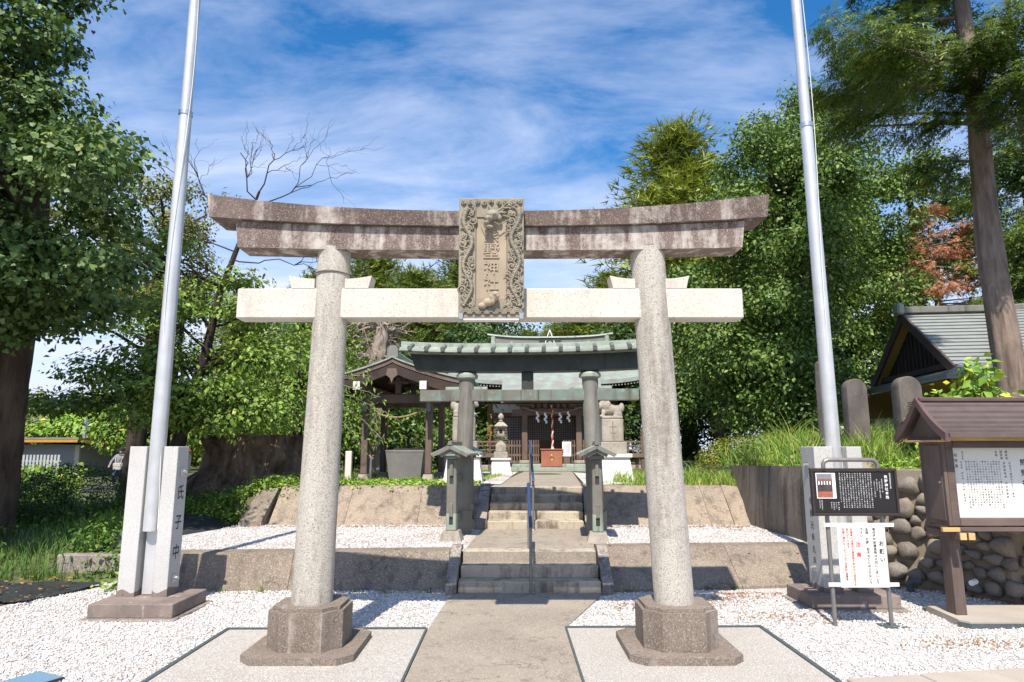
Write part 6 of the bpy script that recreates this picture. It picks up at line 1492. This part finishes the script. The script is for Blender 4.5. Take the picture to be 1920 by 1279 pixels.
for a in ((0, -9.6, 44, .93, 'far cedar whose top shows just above the torii beam near its flagpole end', 0.2), (2, -3.0, 47, .93, 'far cedar whose tip pokes above the torii beam left of the stone plaque', 1.3), (1, -6.3, 42, .90, 'far cedar filling the gap under the torii beam beside its left pillar', 2.2), (1, -13.2, 45, .95, 'far cedar seen through the cherry branches', 3.1), (0, -4.6, 43, .72, 'far cedar left of the stone plaque between beam and tie beam', 2.9),
          (1, 4.6, 43, .80, 'far cedar right of the stone plaque under the torii beam', 4.0), (0, 7.2, 46, .80, 'far cedar partly behind the right torii pillar', 5.1), (1, 1.2, 45, .66, 'lower far cedar directly behind the shrine roof ridge', 0.9), (1, -1.6, 41, .62, 'low far cedar behind the left end of the shrine ridge', 1.9), (0, 3.2, 47, .60, 'low far cedar behind the right end of the shrine ridge', 2.6), (1, -9.2, 38, .66, 'cedar behind the pavilion and dead wisteria', 0.5), (1, -16.5, 41, .78, 'far cedar behind the leaning cherry trunk', 1.1)): sugi(*a)
sugi(0, 9.75, 36, 1.14, 'tall yellow green conifer rising above the right end of the torii beam', 0.7, 'lf_sugi', None, 1.4)
sugi(1, 13.3, 34, 1.05, 'yellow green conifer half hidden by the big broadleaf tree', 2.0, 'lf_sugi', None, 1.2)

# ---- woods low behind the shrine and pavilion
def bush(name, label, base, lobes, n, m_, size, kind, lm, seed, spread=.16, cat='shrub', **k): return tree(name, label, base, None, None, None, lobes, n, m_, size, kind, M[lm], seed, None, cat, spread, 0, **k)
tree('camellia_tree', 'dark glossy evergreen bush behind the left pavilion posts', (-6.4, 27, 1.1), [(0, 0, -.3), (0, 0, 1), (.1, 0, 2)], [.14, .12, .1], M['bark_dark'], [(0, 0, 2.2, 2.2, 1.5, 1.9), (1.6, 0, 1.4, 1.5, 1.3, 1.3), (-1.6, 0, 1.5, 1.5, 1.3, 1.3)], 800, 12, .15, 'leaf', M['lf_broad'], 41, spread=.22, limbs=8, freq=2.4)
tree('camellia_tree', 'dark glossy evergreen bush between pavilion posts and copper pillar', (-3.0, 28.5, 1.1), [(0, 0, -.3), (0, 0, 1), (.1, 0, 2)], [.14, .12, .1], M['bark_dark'], [(0, 0, 2.2, 2.0, 1.5, 2.0), (-1.4, -.5, 1.2, 1.5, 1.2, 1.3), (1.4, 0, 1.6, 1.5, 1.3, 1.6)], 800, 12, .15, 'leaf', M['lf_broad'], 42, spread=.22, limbs=8, freq=2.4)
tree('evergreen_tree', 'dark evergreen tree just right of the shrine hall with bare lower trunk', (9.0, 28.0, 1.1), [(0, 0, -.3), (0, 0, 1.5), (.1, 0, 4), (.1, 0, 6)], [.34, .30, .25, .16], M['bark_mid'], [(0, 0, 5.0, 2.4, 2, 1.9), (-1.6, 0, 3.6, 1.5, 1.5, 1.2), (.8, 0, 7.2, 2.0, 1.8, 1.6), (1.8, 0, 4.2, 1.7, 1.6, 1.4), (-1.2, 0, 6.4, 1.6, 1.5, 1.3)], 1300, 12, .17, 'leaf', M['lf_broad'], 43, spread=.25, limbs=14, freq=2.3)
tree('evergreen_tree', 'shady evergreen tree behind the right end of the shrine hall', (5.6, 33.0, 1.1), [(0, 0, -.3), (0, 0, 1.5), (.1, 0, 5)], [.25, .22, .16], M['bark_dark'], [(0, 0, 3.0, 2.2, 1.6, 2.8), (2.2, 0, 4.2, 2.2, 1.6, 3.2), (.6, 0, 6.6, 2.3, 1.7, 2.0), (4.4, .6, 2.6, 2.2, 1.6, 2.4)], 1100, 12, .19, 'leaf', M['lf_dark'], 44, spread=.28, limbs=8, freq=2.3)
tree('evergreen_tree', 'dark evergreen tree behind the veranda end on the pavilion side of the hall', (-1.8, 33.5, 1.1), [(0, 0, -.3), (0, 0, 1.5), (.1, 0, 5)], [.25, .22, .16], M['bark_dark'], [(0, 0, 3.2, 2.4, 1.6, 2.8), (-2.6, 0, 4.0, 2.2, 1.6, 2.6), (.6, 0, 6.6, 2.3, 1.7, 1.8)], 900, 12, .19, 'leaf', M['lf_dark'], 45, spread=.28, limbs=8, freq=2.3)
tree('evergreen_tree', 'evergreen tree behind the cherry tree and stump', (-11.2, 31.5, 0.8), [(0, 0, -.3), (0, 0, 1.5), (.1, 0, 5)], [.25, .22, .16], M['bark_dark'], [(0, 0, 3.0, 2.5, 1.6, 2.2), (2.6, 0, 3.6, 2.4, 1.6, 2.6), (.6, 0, 6.0, 2.3, 1.7, 1.8), (4.6, 0, 2.4, 1.8, 1.4, 1.8)], 900, 12, .17, 'leaf', M['lf_cherry'], 46, spread=.26, limbs=8, freq=2.3)

# ---- big broadleaf trees at the right
tree('broadleaf_tree', 'huge rounded broadleaf tree right of the stone torii reaching above its beam', (9.0, 21.5, 1.4), [(0, 0, -.3), (.05, 0, 1.2), (.1, 0, 3), (.2, 0, 7), (.4, 0, 9)], [.42, .36, .32, .22, .1], M['bark_dark'],
     [(.2, -.3, 8.0, 2.6, 2.2, 2.4), (-1.3, -.4, 5.8, 2.3, 2.0, 1.7), (.4, -.6, 5.9, 1.9, 1.8, 1.9), (-.9, -.6, 3.4, 2.3, 1.9, 1.6), (.1, -.8, 3.0, 1.7, 1.6, 1.7), (.3, -.2, 10.6, 1.9, 1.7, 1.9), (-.6, -.8, 1.9, 1.7, 1.5, .8), (1.7, -.3, 8.7, 1.7, 1.8, 1.6)],
     5600, 12, .135, 'leaf', M['lf_broad'], 51, spread=.19, limbs=60, limb_r=.07, freq=2.8, bump_=.3, inner=.3, sub=20)
tree('broadleaf_tree', 'second broadleaf tree right of the aluminium pole behind the tall standing stone', (13.4, 27.5, 1.4), [(0, 0, -.3), (.05, 0, 2), (.1, 0, 7), (.2, 0, 12)], [.35, .3, .24, .1], M['bark_dark'],
     [(.2, 0, 14.2, 2.6, 2.0, 2.7), (-1.3, -.3, 11.0, 2.6, 1.8, 2.4), (1.6, -.3, 11.2, 2.5, 1.8, 2.4), (-1.0, -.6, 7.8, 2.6, 1.7, 2.2), (1.4, -.6, 7.6, 2.5, 1.7, 2.2), (0, -.6, 4.4, 2.6, 1.7, 2.0), (2.4, 0, 4.6, 2.2, 1.6, 2.0)],
     4300, 12, .16, 'leaf', M['lf_broad'], 52, spread=.22, limbs=40, limb_r=.06, freq=2.8, bump_=.3, inner=.3, sub=20)
for i, (x, y, h, lb) in enumerate(((16.2, 33, 13.5, 'dark tree behind the ridge of the tiled house and brown tree'), (21.0, 33, 14.5, 'dark tall tree right of the brown tree behind the house'), (25.5, 31, 15.5, 'dark tree at the picture edge behind the tall cedar trunk'))):
    tree('background_tree', lb, (x, y, 1.0), [(0, 0, -.3), (0, 0, 3), (.1, 0, h)], [.32, .28, .12], M['bark_dark'], [(0, 0, h * .95, 2.8, 2, 2.6), (-1.9, 0, h * .66, 2.6, 2, 2.6), (1.9, 0, h * .70, 2.7, 2, 2.6), (-1.2, 0, h * .42, 2.7, 2, 2.3), (1.5, -.4, h * .40, 2.8, 2, 2.3), (0, -.4, h * .18, 2.8, 2, 2.0)], 2600, 12, .2, 'leaf', M['lf_dark'] if i == 2 else M['lf_broad'], 60 + i, spread=.26, limbs=14, freq=2.6, bump_=.3, inner=.45, sub=9)

# ---- conifers with boughs: the tall cedar whose trunk crosses the house, and others
def conifer(name, label, base, h, r0, boughs, bark_m, lm, seed, lsize=.30, dens=9, spray=.16, sub=True, wide=0.34, flare=.3, lean=0.0):
    rng = np.random.default_rng(seed); t = thing(name, label, 'tree', base)
    b = MB(); n = 16; pts = [(lean * h * (i / n) + .04 * math.sin(i * .9), .03 * math.cos(i * 1.3), -.4 + (h + .4) * i / n) for i in range(n + 1)]
    trunk_mesh(b, pts, [r0 * (1 - .80 * i / n) for i in range(n + 1)], 22, flare, .16, seed); b.build('trunk', bark_m, t, 60)
    B = MB(); P = []; O = []
    for z, az, L_, sag in boughs:
        d = np.array([math.cos(az), math.sin(az), 0]); s = np.array([-d[1], d[0], 0]); p0 = np.array([lean * z, 0, z]); m = max(6, int(L_ * 4)); pts = []
        for i in range(m + 1):
            u = i / m; pts.append(p0 + d * L_ * u + s * .12 * L_ * math.sin(u * 3 + z) * .4 + np.array([0, 0, L_ * (.10 * u - sag * u * u + .10 * u ** 4)]))
        B.tube(pts, [max(.006, (.012 + .014 * L_) * (1 - .9 * i / m)) for i in range(m + 1)], 6)
        for i, q in enumerate(pts):
            u = i / m
            if u < .18: continue
            w = wide * L_ * (1 - .75 * u) * (.4 + .6 * min(1, (u - .1) * 3)) + .12
            k = int(dens * (1 + w * 3.2) * (.25 + 1.5 * max(0, .5 + noise.noise(Vector(q * 1.1)) * 1.3)))
            if k < 1: continue
            v = rng.uniform(-1, 1, k); c = q + s * (v * w)[:, None] + rng.normal(0, spray * .55, (k, 3)) + d * (np.abs(v) * w * .5)[:, None]
            c[:, 2] -= np.abs(v) * w * .16 - rng.normal(0, spray * .5, k)
            P.append(c); O.append(d * .8 + s * (v * 1.1)[:, None])
    B.build('boughs', bark_m, t, 60)['kind'] = 'stuff'
    P = np.concatenate(P); O = np.concatenate(O); V, F, ti = leaves('c', P, O, lsize, 'frond', rng, 1.0, .6, .10, .9)
    put('crown', np_mesh('crown', V, None, F, ti), M[lm], t); return t
rb = np.random.default_rng(77); L1 = []
for z in np.arange(6.2, 15.5, .21):
    az = rb.choice([math.pi, math.pi * 1.12, math.pi * .9, math.pi * 1.35, math.pi * .6, 0.2, -.5, math.pi * 1.5, 1.2]) + rb.normal(0, .22)
    left = math.cos(az) < 0
    L_ = (3.9 if left else 1.3) * (1 - max(0, z - 9) / 15) * rb.uniform(.6, 1.05)
    if not left and z < 8.5: continue
    if left and z < 7.2: L_ *= .45
    L1.append((z, az, L_, rb.uniform(.04, .16)))
conifer('tall_cedar', 'tall cedar with bare grey brown trunk in front of the tiled house roof', (10.35, 13.6, 1.6), 17, .31, L1, M['bark_cedar'], 'lf_cedar', 71, .27, 30, .11)
L2 = [(z, rb.uniform(math.pi * .6, math.pi * 1.6), 4.4 * (1 - z / 25) * rb.uniform(.7, 1.05), rb.uniform(.1, .25)) for z in np.arange(6, 20.5, .26)]
conifer('edge_cedar', 'cedar with drooping green boughs at the picture edge beyond the tall cedar trunk', (21.8, 26.0, 1.0), 21, .4, L2, M['bark_cedar'], 'lf_cedar', 72, .42, 11, .3)
L3 = [(z, rb.uniform(0, 6.28), 2.75 * (1 - (z - 6.7) / 5.2) ** .75 * rb.uniform(.6, 1.1) + .12, rb.uniform(.0, .16)) for z in np.arange(6.9, 11.5, .05)]
conifer('dead_cypress', 'dead cypress with rust brown needles behind the tiled house roof', (18.5, 27.8, 1.2), 11.7, .22, L3, M['bark_grey'], 'lf_brown', 73, .27, 3.4, .10, wide=.34)

# ---- dead twisted wisteria behind the pavilion
dw = thing('dead_tree', 'pale dead twisted tree with tangled bare branches behind the water pavilion', 'tree', (-5.1, 25.0, 1.1)); rng = np.random.default_rng(91); b = MB()
trunk_mesh(b, [(0, 0, -.3), (.1, 0, 1.5), (.2, 0, 3.2), (.05, 0, 4.6), (.25, 0, 5.6)], [.45, .38, .34, .36, .22], 18, .2, .5, 4); b.build('trunk', M['bark_grey'], dw, 60)
b = MB()
for k in range(34):
    a = rng.uniform(0, 6.28); L_ = rng.uniform(.7, 1.8); p0 = (.15 + rng.normal(0, .1), rng.normal(0, .1), rng.uniform(3.6, 5.7)); p1 = (p0[0] + L_ * math.cos(a), p0[1] + .5 * L_ * math.sin(a), p0[2] + rng.uniform(-.3, .55)); q = limb(b, p0, p1, rng.uniform(.05, .12), .02, rng, .5, 9, .12, 6)
    for i in range(5): limb(b, q[rng.integers(3, 9)], np.array(q[-1]) + rng.normal(0, .45, 3), .02, .004, rng, .4, 5, 0, 4)
b.build('branches', M['bark_grey'], dw, 60)['kind'] = 'stuff'

# ---- the big old stump
sg = thing('tree_stump', 'huge dark weathered tree stump cut flat on the slope behind the flagpole base', 'tree stump', (-6.45, 17.0, 0.95))
V = []; F = []; nu, nv = 96, 30
for j in range(nv + 1):
    t = j / nv
    for i in range(nu):
        a = 2 * math.pi * i / nu; p = Vector((math.cos(a), math.sin(a), 0))
        fl = 1 + 0.85 * (1 - t) ** 3.2 * (0.55 + 0.45 * math.sin(a * 3 + .7)) + .34 * noise.noise(Vector((p.x * 1.8, p.y * 1.8, t * 2.2))) + .17 * noise.noise(Vector((p.x * 5, p.y * 5, t * 4))) + .035 * math.sin(a * 23 + 5 * noise.noise(Vector((p.x * 2, p.y * 2, t * 3))))
        V.append((1.12 * fl * p.x * (1.12 if p.x < 0 else 1), .95 * fl * p.y, 1.52 * t + (0.05 * noise.noise(Vector((p.x * 3, p.y * 3, 7))) if t > .9 else 0) - .1))
for j in range(nv):
    for i in range(nu): F.append((j * nu + i, j * nu + (i + 1) % nu, (j + 1) * nu + (i + 1) % nu, (j + 1) * nu + i))
b = MB(); b.add(V, F); b.build('trunk', M['stump'], sg, 180)
b = MB(); b.add([V[nv * nu + i] for i in range(nu)], [tuple(range(nu))]); b.build('cut_top', M['bark_mid'], sg)
b = MB()
rng = np.random.default_rng(14)
for a, l in ((3.5, 1.9), (4.1, 1.5), (4.7, 1.2), (5.4, 1.3), (3.0, 1.6), (5.9, 1.2)): limb(b, (.9 * math.cos(a), .9 * math.sin(a), .35), (l * 1.25 * math.cos(a), l * math.sin(a), -.1), .20, .07, rng, .25, 8, .06, 8)
b.build('root', M['stump'], sg, 60)

# ---- hedges, shrubs
bush('clipped_hedge', 'rounded dark clipped hedge in front of the ginkgo trunk', (-9.3, 14.4, 0.55), [(0, 0, .42, 1.15, .9, .75), (-1.2, .1, .38, 1.0, .8, .6)], 2600, 7, .045, 'leaf', 'lf_dark', 101, .05, 'hedge', bump_=.12, inner=.8)
bush('azalea_bush', 'rounded yellow green azalea bush at the grassy bank corner', (5.75, 17.0, 1.3), [(0, 0, .45, .95, .8, .58), (1.1, .2, .55, .9, .8, .6), (2.1, .3, .6, .9, .8, .6)], 2300, 7, .05, 'leaf', 'lf_azalea', 102, .05, bump_=.12, inner=.8)
bush('leafy_shrub', 'light green broad leaved shrub growing above the roofed board beside the engraved stone', (8.15, 12.0, 1.75), [(-.35, 0, .85, .45, .35, .42), (.0, 0, .45, .5, .4, .4), (-.60, -.1, .62, .38, .3, .32), (.35, 0, 1.05, .36, .3, .45), (.42, .05, 1.55, .24, .2, .36), (.3, 0, .55, .5, .4, .4)], 270, 7, .17, 'leaf', 'lf_bright', 103, .13, bump_=.3, inner=.2, up=.5, droop=.5)
bush('leafy_shrub', 'bright yellow green shrub between the leafy shrub and tall cedar trunk', (8.9, 11.9, 1.75), [(0, 0, .5, .6, .4, .5), (.3, 0, .95, .45, .3, .36), (-.4, 0, .7, .4, .3, .4)], 230, 7, .15, 'leaf', 'lf_bright', 104, .12, bump_=.3, inner=.2, up=.5, droop=.5)
bush('leafy_shrub', 'low fern green shrub at the picture edge above the roofed board', (9.6, 11.4, 1.7), [(0, 0, .35, .9, .5, .4)], 200, 7, .13, 'long', 'lf_weed', 105, .12, bump_=.3, inner=.2)

# ---- distant trees to the left
rng = np.random.default_rng(5)
V, F, ti = [], [], []
lob = [(x, 64 + rng.uniform(-3, 6), 3.6 + 2.6 * math.sin(x * .09 + 1.2) + rng.uniform(0, 2.2), 4.2, 3, 4.0) for x in np.arange(-78, -14, 3.0)]
P, O, _ = lobes_points(lob, 3600, 9, .5, rng, .6, .34, 2.6, .7); V, F, ti = leaves('f', P, O, .62, 'leaf', rng, .5, .9, .2)
tag(put('distant_woods', np_mesh('distant_woods', V, None, F, ti), M['lf_far']), 'distant wooded hillside beyond the low grey building', 'woods', kind='stuff')
for x, y, s, lb in ((-33, 52, 1.0, 'pale green spreading tree directly above the low grey building'), (-26.6, 54, .8, 'pale green tree behind the utility pole with crossarms'), (-40, 50, .9, 'pale green spreading tree behind the ginkgo trunk')):
    tree('spreading_tree', lb, (x, y, .4), [(0, 0, -.3), (0, 0, 2), (0, 0, 3.2)], [.3, .25, .15], M['bark_mid'], [(0, 0, 3.4 * s, 4.0 * s, 2.5, 1.1 * s), (-2.4 * s, 0, 2.7 * s, 2.6 * s, 2, .9 * s), (2.5 * s, 0, 2.7 * s, 2.6 * s, 2, .9 * s)], 800, 10, .36, 'leaf', M['lf_bright'] if s == 1.0 else M['lf_azalea'], int(x * -7), spread=.32, limbs=6, flat=.35, bump_=.3, up=.8)
for x, y, h, lb in ((-19.5, 36, 5.0, 'green roadside tree behind the flagpole base left of the cherry'), (-15.5, 38, 5.5, 'green roadside tree between flagpole and cherry trunk')):
    tree('roadside_tree', lb, (x, y, .4), [(0, 0, -.3), (0, 0, 2), (0, 0, 4)], [.2, .18, .12], M['bark_dark'], [(0, 0, h * .8, 2.2, 1.6, 1.6), (1.4, 0, h * .5, 1.6, 1.4, 1.2), (-1.4, 0, h * .55, 1.6, 1.4, 1.2)], 500, 10, .24, 'leaf', M['lf_cherry'], int(h * 31 + x), spread=.3, limbs=8, freq=2.4)

# ================================================================ grass, weeds, litter, pebbles
def blades(name, label, cat, pts, h, w, lm, seed, lean=.35, nseg=2):
    rng = np.random.default_rng(seed); P = np.array(pts, float); n = len(P); a = rng.uniform(0, 6.28, n); hh = h * (.25 + 1.15 * rng.uniform(0, 1, n) ** 1.3) * np.array([.75 + .7 * noise.noise(Vector((q[0] * 1.7, q[1] * 1.7, seed))) for q in P]); la = rng.uniform(0, 6.28, n); lr = lean * hh * rng.uniform(.2, 1.2, n)
    s = np.stack([np.cos(a), np.sin(a), 0 * a], 1) * (w / 2); ld = np.stack([np.cos(la), np.sin(la), 0 * a], 1); V = np.zeros((n, 5, 3))
    up_ = np.zeros((n, 3)); up_[:, 2] = hh
    V[:, 0] = P - s; V[:, 1] = P + s; V[:, 2] = P - s * .7 + up_ * .6 + ld * (lr * .35)[:, None]; V[:, 3] = P + s * .7 + up_ * .6 + ld * (lr * .35)[:, None]; V[:, 4] = P + up_ * .95 + ld * lr[:, None]
    i = np.arange(n)[:, None] * 5; Q = np.concatenate([i, i + 1, i + 3, i + 2], 1); T_ = np.concatenate([i + 2, i + 3, i + 4], 1); tt = rng.uniform(0, 1, n)
    o = put(name, np_mesh(name, V.reshape(-1, 3), Q, T_, np.concatenate([tt, tt])), M[lm]); return tag(o, label, cat, kind='stuff')
def scat(n, f, x0, x1, y0, y1, seed):
    rng = np.random.default_rng(seed); out = []
    while len(out) < n:
        x = rng.uniform(x0, x1); y = rng.uniform(y0, y1)
        if rng.uniform() < f(x, y): out.append((x, y, H(x, y) - .01))
    return out
clump = lambda x, y, k: max(0, .35 + 1.2 * noise.noise(Vector((x * k, y * k, 2.2))))
# upper lawn on both sides of the shrine path
lawn = lambda x, y: (0 if (-.9 < x - (y - 15) * .12 < 2.0) else 1) * (1 if y > 14.9 else 0) * clump(x, y, .8) * (0 if abs(x - 1.66) < 3.2 and y > 25.5 else 1)
blades('grass', 'short sunlit grass of the upper court around pavilion and lantern', 'grass', scat(15000, lawn, -7, 5.0, 14.9, 27, 1), .13, .018, 'lf_grass', 1)
blades('grass', 'bright grass spilling over the upper wall by the dark side wall', 'grass', scat(5200, lambda x, y: clump(x, y, 1.2) * (1 if x > 2.9 + .2 * (y - 15) else .25), 2.6, 5.05, 14.78, 18.5, 2), .34, .022, 'lf_grass', 2, .6)
blades('tall_grass', 'long arching grass on the bank above the dark side wall', 'grass', scat(12500, lambda x, y: (1 if y > rub_y(x) + .45 else 0) * max(.3, clump(x, y, .9)) * (1 if x < 7.2 else .55), 5.16, 8.8, 10.9, 16.5, 3), .60, .017, 'lf_grass', 3, .8)
rngw = np.random.default_rng(6)
def weeds(name, label, pts, size, per, hgt, lm, seed, kind='leaf'):
    rng = np.random.default_rng(seed); P = np.array(pts); n = len(P); Q = np.repeat(P, per, 0) + rng.normal(0, 1, (n * per, 3)) * np.array([size * 1.1, size * 1.1, 0]); Q[:, 2] += rng.uniform(.02, hgt, n * per) * np.repeat(rng.uniform(.4, 1.1, n), per)
    O = rng.normal(0, 1, Q.shape); O[:, 2] = .4; V, F, ti = leaves('w', Q, O, size, kind, rng, .8, .8, .25); return tag(put(name, np_mesh(name, V, None, F, ti), M[lm]), label, 'weeds', kind='stuff')
inmat = lambda x, y: 11.4 < y < 14.2 and -6.8 < x < -4.9
wl = lambda x, y: 0 if inmat(x, y) else 1 if (x < -5.95 - .0 and y > 10.75 + .25 * math.sin(x * 2)) or (x < -7.6 and y > 10.0) else 0
weeds('weeds', 'broad leaved weeds on the shady slope under the ginkgo', scat(2100, lambda x, y: wl(x, y) * clump(x, y, .7), -12, -5.75, 10.1, 17, 7), .085, 9, .38, 'lf_weed', 7)
blades('long_weed_grass', 'long grass among the weeds between ginkgo and flagpole base', 'grass', scat(8000, lambda x, y: wl(x, y) * clump(x, y, 1.1), -12, -5.6, 10.2, 17.5, 8), .34, .016, 'lf_weed', 8, .6)
weeds('tall_weeds', 'sunlit tall weeds in front of the low grey building', scat(420, lambda x, y: 1 if x / y < -.64 else 0, -25, -14.5, 24.5, 30, 9), .18, 12, 1.05, 'lf_bright', 9)
weeds('tall_weeds', 'leafy tall weeds behind the clipped hedge', scat(500, lambda x, y: 0 if -.645 < x / y < -.50 else 1, -20, -9.5, 17.5, 24, 10), .14, 11, .75, 'lf_cherry', 10)
blades('path_grass', 'bright grass tuft patch at the foot of the stump beside the dark sheet', 'grass', scat(2600, lambda x, y: 0 if inmat(x, y) else clump(x, y, 1), -8.4, -6.0, 12.6, 15.2, 11), .25, .015, 'lf_grass', 11, .6)
wt_ = lambda x, y: 1 if not (-.75 < x < 1.75) else 0
weeds('ground_cover', 'leafy ground cover along the top of the upper wall in front of the pavilion', scat(900, lambda x, y: wt_(x, y), -6.2, -.7, 14.72, 16.0, 12), .075, 9, .16, 'lf_bright', 12)
weeds('ground_cover', 'leafy weeds at the stump foot along the upper wall corner', scat(420, lambda x, y: 1, -6.6, -4.6, 14.2, 16.2, 13), .085, 10, .28, 'lf_cherry', 13)
weeds('bank_weeds', 'leafy bright weeds along the top edge of the river stone wall', scat(420, lambda x, y: 1 if y > rub_y(x) + .38 and y < rub_y(x) + 1.4 else 0, 5.3, 8.6, 9, 12.4, 14), .10, 10, .30, 'lf_bright', 14, 'long')
weeds('bank_weeds', 'mixed leafy weeds growing through the long grass on the bank', scat(330, lambda x, y: (1 if y > rub_y(x) + .6 else 0) * clump(x, y, 1.3), 5.2, 8.6, 11.2, 16, 24), .085, 11, .55, 'lf_weed', 24)
weeds('edge_weeds', 'yellow green weeds growing between flagpole base and low edging', scat(60, lambda x, y: 1, -5.95, -5.55, 9.75, 10.7, 15), .085, 10, .34, 'lf_bright', 15)
blades('wall_foot_grass', 'thin grass tufts growing along the foot of the low brown walls', 'grass', [(x + random.gauss(0, .05), 9.83 + (.36 * (x - 1.45) / 3.0 if x > 1.4 else 0) + random.gauss(0, .02), 0) for x in [random.choice((-4.1, -3.55, -2.9, -2.2, -1.75, -1.1, 1.7, 2.05, 2.9, 3.3)) for _ in range(260)]], .10, .009, 'lf_weed', 31, .7)
# pebbles and dry leaves lying on the gravel
rng = np.random.default_rng(3)
OCT = np.array([(1, 0, 0), (-1, 0, 0), (0, 1, 0), (0, -1, 0), (0, 0, 1), (0, 0, -1)], float); OF = np.array([(0, 2, 4), (2, 1, 4), (1, 3, 4), (3, 0, 4), (2, 0, 5), (1, 2, 5), (3, 1, 5), (0, 3, 5)])
def pebbles(name, label, XY, z):
    n = len(XY); s = .0075 + .015 * rng.uniform(0, 1, n) ** 1.8; a = rng.uniform(0, 6.28, n); K = OCT[None] * np.stack([s * rng.uniform(.8, 1.4, n), s * rng.uniform(.7, 1.1, n), s * rng.uniform(.5, .8, n)], 1)[:, None, :]
    K = K + rng.normal(0, .12, K.shape) * s[:, None, None]; ca, sa = np.cos(a)[:, None], np.sin(a)[:, None]
    zg = np.array([GZ(q[0], q[1]) for q in XY]) if z == 0 else 0
    V = np.stack([K[:, :, 0] * ca - K[:, :, 1] * sa + XY[:, 0:1], K[:, :, 0] * sa + K[:, :, 1] * ca + XY[:, 1:2], K[:, :, 2] + z + s[:, None] * .25 + (zg[:, None] if z == 0 else 0)], 2); F = (OF[None] + (np.arange(n) * 6)[:, None, None]).reshape(-1, 3)
    tag(put(name, np_mesh(name, V.reshape(-1, 3), None, F, np.repeat(rng.uniform(0, 1, n), 8)), M['pebble']), label, 'gravel', kind='stuff')
def okc(x, y):
    if y > 10.0 or (-.95 < x < .68 and True): return False
    if -3.2 < x < -.9 and y < 7.88: return False
    if .62 < x < 2.9 and y < 7.96: return False
    if .6 < x < 1.35 and y > 7.9 and x < .63 + (y - 7.88) * .40: return False
    if x < -6.5 or x > 7.2: return False
    if -5.15 < x < -3.95 and 8.2 < y < 9.3: return False
    if 3.8 < x < 5.0 and 8.7 < y < 9.6: return False
    return True
pts = []
while len(pts) < 52000:
    y = 5.4 + 4.6 * rng.uniform() ** 1.15; x = rng.uniform(-6.5, 7.2)
    if okc(x, y): pts.append((x, y))
pebbles('loose_pebbles', 'loose white pebbles lying over the lower gravel court', np.array(pts), 0.0)
pts = []
while len(pts) < 12000:
    y = rng.uniform(10.4, 13.85); x = rng.uniform(-5.6, 4.9)
    if not (-.75 < x < 1.6) and y > (10.5 if x < 0 else 11.05): pts.append((x, y))
pebbles('loose_pebbles', 'loose white pebbles lying on the middle gravel terrace', np.array(pts), 0.492)
def litter(name, label, XYZ, size, seed):
    r2 = np.random.default_rng(seed); P = np.array(XYZ); O = r2.normal(0, .3, P.shape); O[:, 2] = 0; V, F, ti = leaves('l', P, O, size, 'leaf', r2, 2.2, .5, .0, .0)
    tag(put(name, np_mesh(name, V, None, F, ti), M['litter']), label, 'leaves', kind='stuff')
L_ = []
for _ in range(260): L_.append((rng.uniform(-6.4, -1), rng.uniform(5.6, 9.8), .012))
for _ in range(1300):
    c = rng.choice(5); cx, cy = ((2.6, 9.2), (3.4, 8.4), (3.2, 9.6), (4.9, 7.3), (1.9, 9.0))[c]; L_.append((cx + rng.normal(0, .4), min(9.8, cy + rng.normal(0, .16)), .016))
for _ in range(160): L_.append((rng.uniform(1.4, 5), 9.75 + rng.normal(0, .05), .014))
for _ in range(150): L_.append((rng.uniform(-5, -.9), 9.8 + rng.normal(0, .04), .014))
litter('fallen_leaves', 'small dry brown leaves scattered over the lower white gravel', L_, .034, 1)
L_ = []
for _ in range(420): L_.append((rng.uniform(-5.2, -.7), 13.72 - abs(rng.normal(0, .14)), .505))
for _ in range(420): L_.append((rng.uniform(1.7, 4.9), 13.72 - abs(rng.normal(0, .22)), .505))
for _ in range(160): L_.append((rng.uniform(-5, 4.9), rng.uniform(10.6, 13.8), .505))
litter('fallen_leaves', 'dry brown leaves gathered along the foot of the upper wall', L_, .05, 2)
L_ = []
for _ in range(190):
    x, y = rng.uniform(-9, -6.2), rng.uniform(8.8, 10.6); L_.append((x, y, max(H(x, y), 0) + .085))
litter('fallen_leaves', 'yellow brown leaves lying on the dark weed sheet', L_, .07, 3)
L_ = []
for _ in range(800):
    a = rng.uniform(0, 1); x = 4.9 + 2.6 * a; L_.append((x, rub_y(x) - abs(rng.normal(0, .22)) - .03, .014))
litter('fallen_leaves', 'brown litter along the foot of the river stone wall', L_, .05, 4)
